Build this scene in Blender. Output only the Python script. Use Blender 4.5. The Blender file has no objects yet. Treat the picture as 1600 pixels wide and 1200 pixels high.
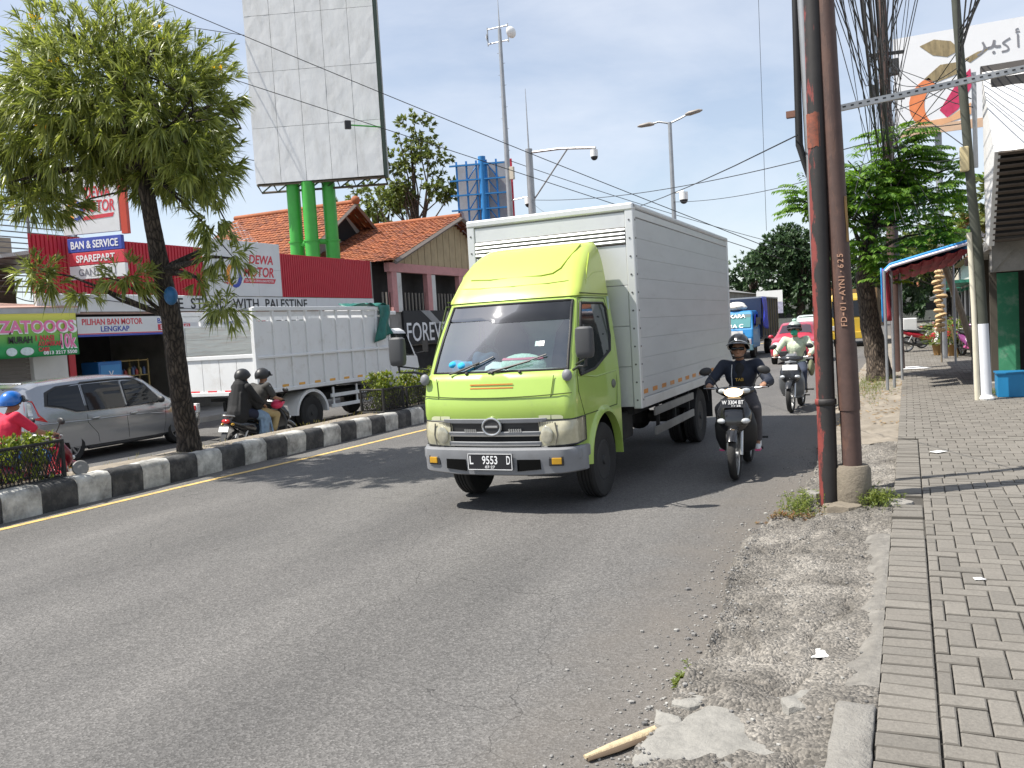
import bpy, bmesh, math, random
from mathutils import Vector, Matrix, Euler, noise
from mathutils.geometry import tessellate_polygon

SC = bpy.context.scene
COL = SC.collection
RND = random.Random(11)
PI = math.pi
rad = math.radians

# ------------------------------------------------------------------ camera
YAW, PITCH, ROLL, CAMH = rad(24.778), rad(3.595), rad(3.4), 1.85
_f = Vector((-math.sin(YAW)*math.cos(PITCH), math.cos(YAW)*math.cos(PITCH), -math.sin(PITCH)))
_r = Vector((math.cos(YAW), math.sin(YAW), 0))
_u = _r.cross(_f)
_r2 = _r*math.cos(ROLL) - _u*math.sin(ROLL)
_u2 = _r*math.sin(ROLL) + _u*math.cos(ROLL)
cam_data = bpy.data.cameras.new('camera')
cam_data.sensor_width = 36.0
cam_data.lens = 1350/1600*36.0
cam_data.clip_start = 0.05
cam_data.clip_end = 3000
cam = bpy.data.objects.new('camera', cam_data)
COL.objects.link(cam)
cam.matrix_world = Matrix(((_r2.x, _u2.x, -_f.x, 0), (_r2.y, _u2.y, -_f.y, 0), (_r2.z, _u2.z, -_f.z, CAMH), (0, 0, 0, 1)))
SC.camera = cam

# ------------------------------------------------------------------ sky and sun
SUN_EL = rad(57)
SUN_H = Vector((0.855, 0.52, 0)).normalized()         # the way shadows fall on the ground
world = bpy.data.worlds.new('World')
SC.world = world
world.use_nodes = True
_nt = world.node_tree
_nt.nodes.clear()
_out = _nt.nodes.new('ShaderNodeOutputWorld')
_bg = _nt.nodes.new('ShaderNodeBackground')
_sky = _nt.nodes.new('ShaderNodeTexSky')
_sky.sky_type = 'NISHITA'
_sky.sun_disc = False
_sky.sun_elevation = SUN_EL
_sky.sun_rotation = math.atan2(-SUN_H.x, -SUN_H.y)
_sky.altitude = 5
_sky.air_density = 1.0
_sky.dust_density = 0.6
_sky.ozone_density = 1.2
_bg.inputs['Strength'].default_value = 0.092
# thin high cloud drifting over the whole sky
_tc = _nt.nodes.new('ShaderNodeTexCoord')
_mp = _nt.nodes.new('ShaderNodeMapping')
_mp.inputs['Scale'].default_value = (1.0, 1.6, 4.2)
_mp.inputs['Rotation'].default_value = (0.25, 0.2, 0.5)
_nz = _nt.nodes.new('ShaderNodeTexNoise')
_nz.inputs['Scale'].default_value = 1.5
_nz.inputs['Detail'].default_value = 7
_nz.inputs['Roughness'].default_value = 0.58
_nz.inputs['Distortion'].default_value = 0.5
_rp = _nt.nodes.new('ShaderNodeValToRGB')
_rp.color_ramp.elements[0].position = 0.36
_rp.color_ramp.elements[0].color = (0.3, 0.3, 0.3, 1)
_rp.color_ramp.elements[1].position = 0.72
_rp.color_ramp.elements[1].color = (0.74, 0.74, 0.74, 1)
_mx = _nt.nodes.new('ShaderNodeMixRGB')
_mx.inputs['Color2'].default_value = (6.6, 6.9, 7.5, 1)
_nt.links.new(_tc.outputs['Generated'], _mp.inputs['Vector'])
_nt.links.new(_mp.outputs['Vector'], _nz.inputs['Vector'])
_nt.links.new(_nz.outputs['Fac'], _rp.inputs['Fac'])
_nt.links.new(_rp.outputs['Color'], _mx.inputs['Fac'])
_nt.links.new(_sky.outputs['Color'], _mx.inputs['Color1'])
_nt.links.new(_mx.outputs['Color'], _bg.inputs['Color'])
_nt.links.new(_bg.outputs['Background'], _out.inputs['Surface'])

sun_data = bpy.data.lights.new('sun', 'SUN')
sun_data.energy = 4.8
sun_data.angle = rad(0.5)
sun_data.color = (1.0, 0.955, 0.88)
sun = bpy.data.objects.new('sun', sun_data)
COL.objects.link(sun)
sun.rotation_euler = (SUN_H*math.cos(SUN_EL) + Vector((0, 0, -math.sin(SUN_EL)))).to_track_quat('-Z', 'Y').to_euler()
sun.location = (-20, -15, 30)

SC.view_settings.view_transform = 'Standard'
SC.view_settings.look = 'None'
SC.view_settings.gamma = 1.0
SC.view_settings.use_curve_mapping = False
SC.view_settings.exposure = 0.72
SC.render.engine = 'CYCLES'
SC.cycles.max_bounces = 8
SC.cycles.transparent_max_bounces = 16
SC.cycles.use_denoising = True

# ------------------------------------------------------------------ materials
_MATS = {}
def _new(name):
    m = bpy.data.materials.new(name); m.use_nodes = True
    nt = m.node_tree
    return m, nt, nt.nodes['Principled BSDF']
def _node(nt, t, **k):
    n = nt.nodes.new(t)
    for a, b in k.items():
        if a in n.inputs: n.inputs[a].default_value = b
        else: setattr(n, a, b)
    return n
def _c4(c): return (c[0], c[1], c[2], 1)
def mat(name, col, rough=0.55, metal=0.0, var=0.12, scale=3.0, bump=0.0, bscale=60.0, dirt=0.0, dcol=(0.12, 0.10, 0.08), dscale=2.0, coat=0.0, spec=0.5, stretch=None, world=False):
    """painted / plain surface: base colour with slow variation, optional grime patches and fine relief"""
    if name in _MATS: return _MATS[name]
    m, nt, b = _new(name)
    tc = _node(nt, 'ShaderNodeTexCoord')
    src = _node(nt, 'ShaderNodeNewGeometry').outputs['Position'] if world else tc.outputs['Object']
    if stretch:
        mp = _node(nt, 'ShaderNodeMapping'); mp.inputs['Scale'].default_value = stretch
        nt.links.new(src, mp.inputs['Vector']); src = mp.outputs['Vector']
    n = _node(nt, 'ShaderNodeTexNoise', Scale=scale, Detail=6.0, Roughness=0.6)
    nt.links.new(src, n.inputs['Vector'])
    mix = _node(nt, 'ShaderNodeMixRGB')
    mix.inputs['Color1'].default_value = _c4([max(0, c*(1-var*1.6)) for c in col])
    mix.inputs['Color2'].default_value = _c4([min(1, c*(1+var*1.6)) for c in col])
    nt.links.new(n.outputs['Fac'], mix.inputs['Fac'])
    out = mix.outputs['Color']
    if dirt > 0:
        n2 = _node(nt, 'ShaderNodeTexNoise', Scale=dscale, Detail=9.0, Roughness=0.7)
        nt.links.new(src, n2.inputs['Vector'])
        rp = _node(nt, 'ShaderNodeValToRGB')
        rp.color_ramp.elements[0].position = 0.62-dirt*0.3
        rp.color_ramp.elements[1].position = 0.80-dirt*0.15
        nt.links.new(n2.outputs['Fac'], rp.inputs['Fac'])
        mu = _node(nt, 'ShaderNodeMath', operation='MULTIPLY'); mu.inputs[1].default_value = min(1, 0.35+dirt*0.6)
        nt.links.new(rp.outputs['Color'], mu.inputs[0])
        m2 = _node(nt, 'ShaderNodeMixRGB'); m2.inputs['Color2'].default_value = _c4(dcol)
        nt.links.new(out, m2.inputs['Color1']); nt.links.new(mu.outputs[0], m2.inputs['Fac'])
        out = m2.outputs['Color']
    nt.links.new(out, b.inputs['Base Color'])
    b.inputs['Roughness'].default_value = rough
    b.inputs['Metallic'].default_value = metal
    b.inputs['Specular IOR Level'].default_value = spec
    if coat: b.inputs['Coat Weight'].default_value = coat; b.inputs['Coat Roughness'].default_value = 0.05
    if bump > 0:
        n3 = _node(nt, 'ShaderNodeTexNoise', Scale=bscale, Detail=5.0, Roughness=0.65)
        nt.links.new(src, n3.inputs['Vector'])
        bp = _node(nt, 'ShaderNodeBump', Strength=bump, Distance=0.02)
        nt.links.new(n3.outputs['Fac'], bp.inputs['Height']); nt.links.new(bp.outputs['Normal'], b.inputs['Normal'])
    _MATS[name] = m
    return m
def mat_glass(name, col=(0.7, 0.8, 0.8), alpha=0.35, rough=0.02, fk=1.0):
    if name in _MATS: return _MATS[name]
    m, nt, b = _new(name)
    nt.nodes.remove(b)
    o = nt.nodes['Material Output']
    tr = _node(nt, 'ShaderNodeBsdfTransparent'); tr.inputs['Color'].default_value = _c4(col)
    gl = _node(nt, 'ShaderNodeBsdfGlossy'); gl.inputs['Roughness'].default_value = rough
    fr = _node(nt, 'ShaderNodeFresnel', IOR=1.5)
    ad = _node(nt, 'ShaderNodeMath', operation='MULTIPLY_ADD'); ad.inputs[1].default_value = fk; ad.inputs[2].default_value = alpha
    mx = _node(nt, 'ShaderNodeMixShader')
    nt.links.new(fr.outputs[0], ad.inputs[0]); nt.links.new(ad.outputs[0], mx.inputs[0])
    nt.links.new(tr.outputs[0], mx.inputs[1]); nt.links.new(gl.outputs[0], mx.inputs[2])
    nt.links.new(mx.outputs[0], o.inputs['Surface'])
    _MATS[name] = m
    return m
def mat_emit(name, col, strength):
    if name in _MATS: return _MATS[name]
    m, nt, b = _new(name)
    b.inputs['Base Color'].default_value = _c4(col)
    b.inputs['Emission Color'].default_value = _c4(col); b.inputs['Emission Strength'].default_value = strength
    _MATS[name] = m
    return m
def mat_leaf(name, c1, c2, trans=0.35, rough=0.45, yellow=None):
    """leaf blade: each leaf its own tone, some light passing through"""
    if name in _MATS: return _MATS[name]
    m, nt, b = _new(name)
    g = _node(nt, 'ShaderNodeNewGeometry')
    rp = _node(nt, 'ShaderNodeValToRGB')
    rp.color_ramp.elements[0].color = _c4(c1); rp.color_ramp.elements[1].color = _c4(c2)
    if yellow:
        e = rp.color_ramp.elements.new(0.965); e.color = _c4(c2)
        rp.color_ramp.elements[-1].color = _c4(yellow)
    nt.links.new(g.outputs['Random Per Island'], rp.inputs['Fac'])
    nt.links.new(rp.outputs['Color'], b.inputs['Base Color'])
    b.inputs['Roughness'].default_value = rough
    b.inputs['Specular IOR Level'].default_value = 0.45
    t = _node(nt, 'ShaderNodeBsdfTranslucent')
    hs = _node(nt, 'ShaderNodeHueSaturation', Saturation=1.15, Value=1.7)
    nt.links.new(rp.outputs['Color'], hs.inputs['Color']); nt.links.new(hs.outputs['Color'], t.inputs['Color'])
    mx = _node(nt, 'ShaderNodeMixShader'); mx.inputs[0].default_value = trans
    o = nt.nodes['Material Output']
    nt.links.new(b.outputs[0], mx.inputs[1]); nt.links.new(t.outputs[0], mx.inputs[2]); nt.links.new(mx.outputs[0], o.inputs['Surface'])
    _MATS[name] = m
    return m
def mat_rand(name, cols, rough=0.8, bump=0.3, bscale=80, stain=0.25, sscale=1.2, stain_col=(0.09, 0.085, 0.08)):
    """piece material: every object takes its own tone; stains run on in place across the pieces"""
    if name in _MATS: return _MATS[name]
    m, nt, b = _new(name)
    oi = _node(nt, 'ShaderNodeObjectInfo'); g = _node(nt, 'ShaderNodeNewGeometry')
    sm = _node(nt, 'ShaderNodeMath', operation='ADD'); nt.links.new(oi.outputs['Random'], sm.inputs[0]); nt.links.new(g.outputs['Random Per Island'], sm.inputs[1])
    frc = _node(nt, 'ShaderNodeMath', operation='FRACT'); nt.links.new(sm.outputs[0], frc.inputs[0])
    rp = _node(nt, 'ShaderNodeValToRGB')
    rp.color_ramp.elements[0].color = _c4(cols[0]); rp.color_ramp.elements[1].color = _c4(cols[-1])
    for i, c in enumerate(cols[1:-1]):
        e = rp.color_ramp.elements.new((i+1)/(len(cols)-1)); e.color = _c4(c)
    nt.links.new(frc.outputs[0], rp.inputs['Fac'])
    n = _node(nt, 'ShaderNodeTexNoise', Scale=sscale, Detail=9.0, Roughness=0.68); nt.links.new(g.outputs['Position'], n.inputs['Vector'])
    r2 = _node(nt, 'ShaderNodeValToRGB'); r2.color_ramp.elements[0].position = 0.42; r2.color_ramp.elements[1].position = 0.75
    nt.links.new(n.outputs['Fac'], r2.inputs['Fac'])
    mu = _node(nt, 'ShaderNodeMath', operation='MULTIPLY'); mu.inputs[1].default_value = stain; nt.links.new(r2.outputs['Color'], mu.inputs[0])
    mx = _node(nt, 'ShaderNodeMixRGB'); mx.inputs['Color2'].default_value = _c4(stain_col)
    nt.links.new(mu.outputs[0], mx.inputs['Fac']); nt.links.new(rp.outputs['Color'], mx.inputs['Color1'])
    n4 = _node(nt, 'ShaderNodeTexNoise', Scale=bscale, Detail=4.0, Roughness=0.7); nt.links.new(g.outputs['Position'], n4.inputs['Vector'])
    m5 = _node(nt, 'ShaderNodeMixRGB', blend_type='MULTIPLY'); m5.inputs['Fac'].default_value = 0.55
    r5 = _node(nt, 'ShaderNodeValToRGB'); r5.color_ramp.elements[0].position = 0.3; r5.color_ramp.elements[0].color = (0.55, 0.55, 0.55, 1); r5.color_ramp.elements[1].position = 0.65; r5.color_ramp.elements[1].color = (1.15, 1.15, 1.15, 1)
    nt.links.new(n4.outputs['Fac'], r5.inputs['Fac']); nt.links.new(mx.outputs['Color'], m5.inputs['Color1']); nt.links.new(r5.outputs['Color'], m5.inputs['Color2'])
    nt.links.new(m5.outputs['Color'], b.inputs['Base Color'])
    b.inputs['Roughness'].default_value = rough
    bp = _node(nt, 'ShaderNodeBump', Strength=bump, Distance=0.01); nt.links.new(n4.outputs['Fac'], bp.inputs['Height']); nt.links.new(bp.outputs['Normal'], b.inputs['Normal'])
    _MATS[name] = m
    return m

# ------------------------------------------------------------------ mesh builder
class MB:
    def __init__(s): s.v = []; s.f = []; s.mi = []; s.cur = 0
    def add(s, vs, fs):
        o = len(s.v); s.v += [tuple(p) for p in vs]
        for f in fs: s.f.append(tuple(i+o for i in f)); s.mi.append(s.cur)
        return s
    def box(s, c, d, rz=0.0, M=None):
        x, y, z = d[0]/2, d[1]/2, d[2]/2
        vs = [Vector(p) for p in ((-x,-y,-z),(x,-y,-z),(x,y,-z),(-x,y,-z),(-x,-y,z),(x,-y,z),(x,y,z),(-x,y,z))]
        R = M if M is not None else Matrix.Rotation(rz, 3, 'Z')
        c = Vector(c)
        return s.add([R @ p + c for p in vs], [(3,2,1,0),(4,5,6,7),(0,1,5,4),(1,2,6,5),(2,3,7,6),(3,0,4,7)])
    def span(s, a, b):
        return s.box([(a[i]+b[i])/2 for i in range(3)], [abs(b[i]-a[i]) for i in range(3)])
    def ring(s, c, R, r, n, r2=None):
        r2 = r if r2 is None else r2
        return [c + R @ Vector((r*math.cos(2*PI*i/n), r2*math.sin(2*PI*i/n), 0)) for i in range(n)]
    def cyl(s, p0, p1, r0, r1=None, n=12, cap=True):
        p0, p1 = Vector(p0), Vector(p1); r1 = r0 if r1 is None else r1
        d = (p1-p0)
        if d.length < 1e-6: return s
        R = d.to_track_quat('Z', 'Y').to_matrix()
        vs = s.ring(p0, R, r0, n) + s.ring(p1, R, r1, n)
        fs = [(i, (i+1) % n, n+(i+1) % n, n+i) for i in range(n)]
        if cap: fs += [tuple(range(n-1, -1, -1)), tuple(range(n, 2*n))]
        return s.add(vs, fs)
    def loft(s, rings, closed=True, caps=True):
        n = len(rings[0]); vs = [p for r in rings for p in r]; fs = []
        m = n if closed else n-1
        for k in range(len(rings)-1):
            for i in range(m):
                a, b = k*n+i, k*n+(i+1) % n
                fs.append((a, b, b+n, a+n))
        if caps and closed:
            fs.append(tuple(range(n-1, -1, -1))); fs.append(tuple(range((len(rings)-1)*n, len(rings)*n)))
        return s.add(vs, fs)
    def tube(s, pts, r, n=8, cap=True):
        pts = [Vector(p) for p in pts]; k = len(pts)
        rs = r if isinstance(r, (list, tuple)) else [r]*k
        rings = []; up = None
        for i in range(k):
            d = (pts[min(i+1, k-1)]-pts[max(i-1, 0)])
            if d.length < 1e-9: d = Vector((0, 0, 1))
            d.normalize()
            if up is None:
                up = Vector((0, 0, 1)) if abs(d.z) < 0.9 else Vector((1, 0, 0))
            a = d.cross(up)
            if a.length < 1e-6: a = d.orthogonal()
            a.normalize(); up = a.cross(d); b = up
            rings.append([pts[i] + a*(rs[i]*math.cos(2*PI*j/n)) + b*(rs[i]*math.sin(2*PI*j/n)) for j in range(n)])
        return s.loft(rings, True, cap)
    def sweep(s, secs, n=18, p=2.0, up=(0, 0, 1)):
        """secs: list of (centre, half width, half height); superellipse sections"""
        pts = [Vector(q[0]) for q in secs]; k = len(pts); up = Vector(up); rings = []
        for i in range(k):
            d = (pts[min(i+1, k-1)]-pts[max(i-1, 0)]).normalized()
            a = d.cross(up)
            if a.length < 1e-4: a = Vector((1, 0, 0))
            a.normalize(); b = a.cross(d)
            rg = []
            for j in range(n):
                t = 2*PI*j/n; ct, st = math.cos(t), math.sin(t)
                rg.append(pts[i] + a*(secs[i][1]*math.copysign(abs(ct)**(2/p), ct)) + b*(secs[i][2]*math.copysign(abs(st)**(2/p), st)))
            rings.append(rg)
        return s.loft(rings)
    def lathe(s, prof, c=(0, 0, 0), axis=(1, 0, 0), n=24, closed=False):
        R = Vector(axis).to_track_quat('Z', 'Y').to_matrix(); c = Vector(c); k = len(prof)
        vs = []; fs = []
        for r, h in prof:
            for j in range(n):
                t = 2*PI*j/n; vs.append(c + R @ Vector((r*math.cos(t), r*math.sin(t), h)))
        for i in range(k if closed else k-1):
            a = i; b = (i+1) % k
            for j in range(n): fs.append((a*n+j, a*n+(j+1) % n, b*n+(j+1) % n, b*n+j))
        if not closed:
            if prof[0][0] > 1e-6: fs.append(tuple(range(n-1, -1, -1)))
            if prof[-1][0] > 1e-6: fs.append(tuple(range((k-1)*n, k*n)))
        return s.add(vs, fs)
    def sphere(s, c, r, n=12, m=8, R=None):
        r = (r, r, r) if not isinstance(r, (list, tuple)) else r; c = Vector(c); R = R or Matrix.Identity(3)
        vs = [c + R @ Vector((0, 0, -r[2]))]
        for i in range(1, m):
            a = -PI/2 + PI*i/m
            for j in range(n):
                t = 2*PI*j/n
                vs.append(c + R @ Vector((r[0]*math.cos(a)*math.cos(t), r[1]*math.cos(a)*math.sin(t), r[2]*math.sin(a))))
        vs.append(c + R @ Vector((0, 0, r[2]))); fs = []
        for j in range(n): fs.append((0, 1+(j+1) % n, 1+j))
        for i in range(m-2):
            for j in range(n):
                a, b = 1+i*n+j, 1+i*n+(j+1) % n; fs.append((a, b, b+n, a+n))
        t = len(vs)-1
        for j in range(n): fs.append((t-n+j, t-n+(j+1) % n, t))
        return s.add(vs, fs)
    def caps(s, p0, p1, r0, r1):
        """tapered capsule for remeshed bodies"""
        return s.cyl(p0, p1, r0, r1, 12).sphere(p0, r0).sphere(p1, r1)
    def prism(s, poly, plane, a, b):
        """poly: 2D outline; plane 'yz' (extruded along x), 'xz' (along y) or 'xy' (along z)"""
        def P(q, h): return {'yz': (h, q[0], q[1]), 'xz': (q[0], h, q[1]), 'xy': (q[0], q[1], h)}[plane]
        n = len(poly)
        tris = tessellate_polygon([[Vector((q[0], q[1], 0)) for q in poly]])
        vs = [P(q, a) for q in poly] + [P(q, b) for q in poly]
        fs = [(i, (i+1) % n, n+(i+1) % n, n+i) for i in range(n)]
        fs += [tuple(t) for t in tris] + [tuple(n+i for i in reversed(t)) for t in tris]
        return s.add(vs, fs)
    def sheet(s, nu, nv, fn):
        vs = [fn(i/nu, j/nv) for j in range(nv+1) for i in range(nu+1)]
        fs = [(j*(nu+1)+i, j*(nu+1)+i+1, (j+1)*(nu+1)+i+1, (j+1)*(nu+1)+i) for j in range(nv) for i in range(nu)]
        return s.add(vs, fs)
    def mesh(s, name, mats, smooth=None, fix=True):
        me = bpy.data.meshes.new(name)
        me.from_pydata(s.v, [], s.f)
        for m in (mats if isinstance(mats, (list, tuple)) else [mats]): me.materials.append(m)
        if any(s.mi): me.polygons.foreach_set('material_index', s.mi)
        if fix:
            bm = bmesh.new(); bm.from_mesh(me); bmesh.ops.recalc_face_normals(bm, faces=bm.faces); bm.to_mesh(me); bm.free()
        if smooth is not None:
            me.shade_smooth(); me.set_sharp_from_angle(angle=rad(smooth))
        me.update()
        return me
    def build(s, name, mats, parent=None, smooth=None, bevel=0, loc=None, seg=2, fix=True, solid=0):
        o = link(name, s.mesh(name, mats, smooth, fix), parent)
        if loc is not None: o.location = loc
        if solid:
            sd = o.modifiers.new('thickness', 'SOLIDIFY'); sd.thickness = solid; sd.offset = 0
        if bevel:
            b = o.modifiers.new('bevel', 'BEVEL'); b.width = bevel; b.segments = seg; b.limit_method = 'ANGLE'; b.angle_limit = rad(40); b.harden_normals = False
        return o
def link(name, me, parent=None):
    o = bpy.data.objects.new(name, me); COL.objects.link(o)
    if parent is not None: o.parent = parent
    return o
def thing(name, label, cat, loc=(0, 0, 0), rz=0.0, group=None):
    o = bpy.data.objects.new(name, None); COL.objects.link(o)
    o.empty_display_size = 0.2; o.location = loc; o.rotation_euler = (0, 0, rz)
    o['label'] = label; o['category'] = cat
    if group: o['group'] = group
    return o
def part(name, parent, loc=(0, 0, 0), rot=(0, 0, 0)):
    o = bpy.data.objects.new(name, None); COL.objects.link(o); o.parent = parent; o.location = loc; o.rotation_euler = rot
    o.empty_display_size = 0.1
    return o
def tag(o, label=None, cat=None, group=None, kind=None):
    if label: o['label'] = label
    if cat: o['category'] = cat
    if group: o['group'] = group
    if kind: o['kind'] = kind
    return o
def struct(o): o['kind'] = 'structure'; return o
def stuff(o): o['kind'] = 'stuff'; return o
def copy_tree(o, parent=None):
    c = o.copy(); COL.objects.link(c)
    if parent is not None: c.parent = parent
    for ch in list(o.children): copy_tree(ch, c)
    return c
def baked(o, mods):
    """apply temporary modifiers to a mesh object; returns it with the resulting mesh"""
    for fn in mods: fn(o)
    dg = bpy.context.evaluated_depsgraph_get()
    me = bpy.data.meshes.new_from_object(o.evaluated_get(dg))
    o.modifiers.clear(); o.data = me
    return o
def blob(name, mb, mats, parent, voxel=0.015, smooth=4, fac=0.5):
    """union of overlapping closed shapes as one continuous skin"""
    o = link(name, mb.mesh(name, mats, None))
    def m1(o):
        r = o.modifiers.new('r', 'REMESH'); r.mode = 'VOXEL'; r.voxel_size = voxel; r.use_smooth_shade = True
        if smooth:
            q = o.modifiers.new('s', 'SMOOTH'); q.factor = fac; q.iterations = smooth
    baked(o, [m1])
    o.data.materials.clear()
    for m in (mats if isinstance(mats, (list, tuple)) else [mats]): o.data.materials.append(m)
    o.data.name = name; o.data.shade_smooth()
    if parent is not None: o.parent = parent
    return o
def cut(o, cutters):
    """boolean difference with a list of MB cutters"""
    tmp = []
    for mb in cutters:
        c = link('cutter', mb.mesh('cutter', o.data.materials[-1])); tmp.append(c)
        b = o.modifiers.new('b', 'BOOLEAN'); b.object = c; b.operation = 'DIFFERENCE'; b.solver = 'EXACT'
        b.material_mode = 'TRANSFER'
    bpy.context.view_layer.update()
    baked(o, [])
    for c in tmp: bpy.data.objects.remove(c)
    o.data.shade_smooth(); o.data.set_sharp_from_angle(angle=rad(35))
    return o
def text(s, name, parent, m, loc, rot, width=None, height=0.2, ext=0.002, bold=0.0, shear=0.0, spacing=1.0):
    """printed or cut lettering: text centred on loc, its cap height and width in metres"""
    cu = bpy.data.curves.new(name, 'FONT'); cu.body = s; cu.size = 1.0; cu.align_x = 'CENTER'; cu.align_y = 'CENTER'
    cu.resolution_u = 3; cu.offset = bold; cu.shear = shear; cu.space_character = spacing; cu.extrude = 0.001
    o = bpy.data.objects.new(name, cu); COL.objects.link(o)
    dg = bpy.context.evaluated_depsgraph_get()
    me = bpy.data.meshes.new_from_object(o.evaluated_get(dg)); bpy.data.objects.remove(o)
    if not me.vertices: return None
    xs = [v.co.x for v in me.vertices]; ys = [v.co.y for v in me.vertices]
    cx, cy = (min(xs)+max(xs))/2, (min(ys)+max(ys))/2
    sy = height/max(1e-6, max(ys)-min(ys)); sx = sy if width is None else width/max(1e-6, max(xs)-min(xs))
    for v in me.vertices: v.co = ((v.co.x-cx)*sx, (v.co.y-cy)*sy, v.co.z/0.001*ext)
    me.materials.clear(); me.materials.append(m)
    q = link(name, me, parent); q.location = loc; q.rotation_euler = rot
    return q
FACE_S = (PI/2, 0, 0)            # print that faces -y
FACE_E = (PI/2, 0, PI/2)         # print that faces +x
def wheel(parent, loc, R, w, side, rimr=0.6, rim_m=None, spokes=0, hub_m=None, tyre_m=None):
    """wheel turning about x; side = +1 when its outer face looks to +x"""
    p = part('wheel', parent, loc)
    tm = tyre_m or mat('tyre_rubber', (0.022, 0.021, 0.02), 0.85, var=0.3, bump=0.25, bscale=40)
    rm = rim_m or mat('rim_dark', (0.05, 0.05, 0.05), 0.55, 0.3)
    r0 = R*rimr; h = w/2; t = MB()
    prof = [(r0, -h*0.8), (r0+(R-r0)*0.35, -h), (R*0.95, -h*0.93), (R, -h*0.72)]
    for g in (-0.36, 0, 0.36):
        prof += [(R, h*(g-0.07)), (R-0.012*R/0.4, h*(g-0.06)), (R-0.012*R/0.4, h*(g+0.06)), (R, h*(g+0.07))]
    prof += [(R, h*0.72), (R*0.95, h*0.93), (r0+(R-r0)*0.35, h), (r0, h*0.8)]
    t.lathe(prof, n=30, closed=True); t.build('tyre', tm, p, smooth=40)
    r = MB()
    if spokes:
        r.lathe([(r0*1.0, side*h*0.82), (r0*0.9, side*h*0.8), (r0*0.88, side*h*0.2), (r0*1.0, side*h*0.2)], n=30, closed=True)
        r.cyl((side*h*0.3, 0, 0), (side*h*0.8, 0, 0), r0*0.2, r0*0.17, 14)
        for i in range(spokes):
            a = 2*PI*i/spokes; M = Matrix.Rotation(a, 3, 'X')
            r.box(M @ Vector((side*h*0.66, 0, r0*0.55)), (h*0.22, r0*0.17, r0*0.78), M=M)
        r.build('rim', rm, p, smooth=35)
        b = MB(); b.lathe([(0.001, side*h*0.1), (r0*0.9, side*h*0.1), (r0*0.9, side*h*0.02), (0.001, side*h*0.02)], n=20)
        b.build('brake_disc', mat('brake_grey', (0.09, 0.09, 0.09), 0.5, 0.6), p)
    else:
        r.lathe([(r0, side*h*0.8), (r0*0.93, side*h*0.84), (r0*0.86, side*h*0.5), (r0*0.55, side*h*0.35), (r0*0.45, side*h*0.62), (r0*0.28, side*h*0.66), (r0*0.22, side*h*0.98), (0.001, side*h*1.0)], n=26)
        for i in range(6):
            a = 2*PI*i/6; q = Vector((0, r0*0.36*math.cos(a), r0*0.36*math.sin(a)))
            r.cyl(q+Vector((side*h*0.6, 0, 0)), q+Vector((side*h*0.78, 0, 0)), r0*0.045, n=6)
        r.build('rim', rm, p, smooth=35)
    return p
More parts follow.
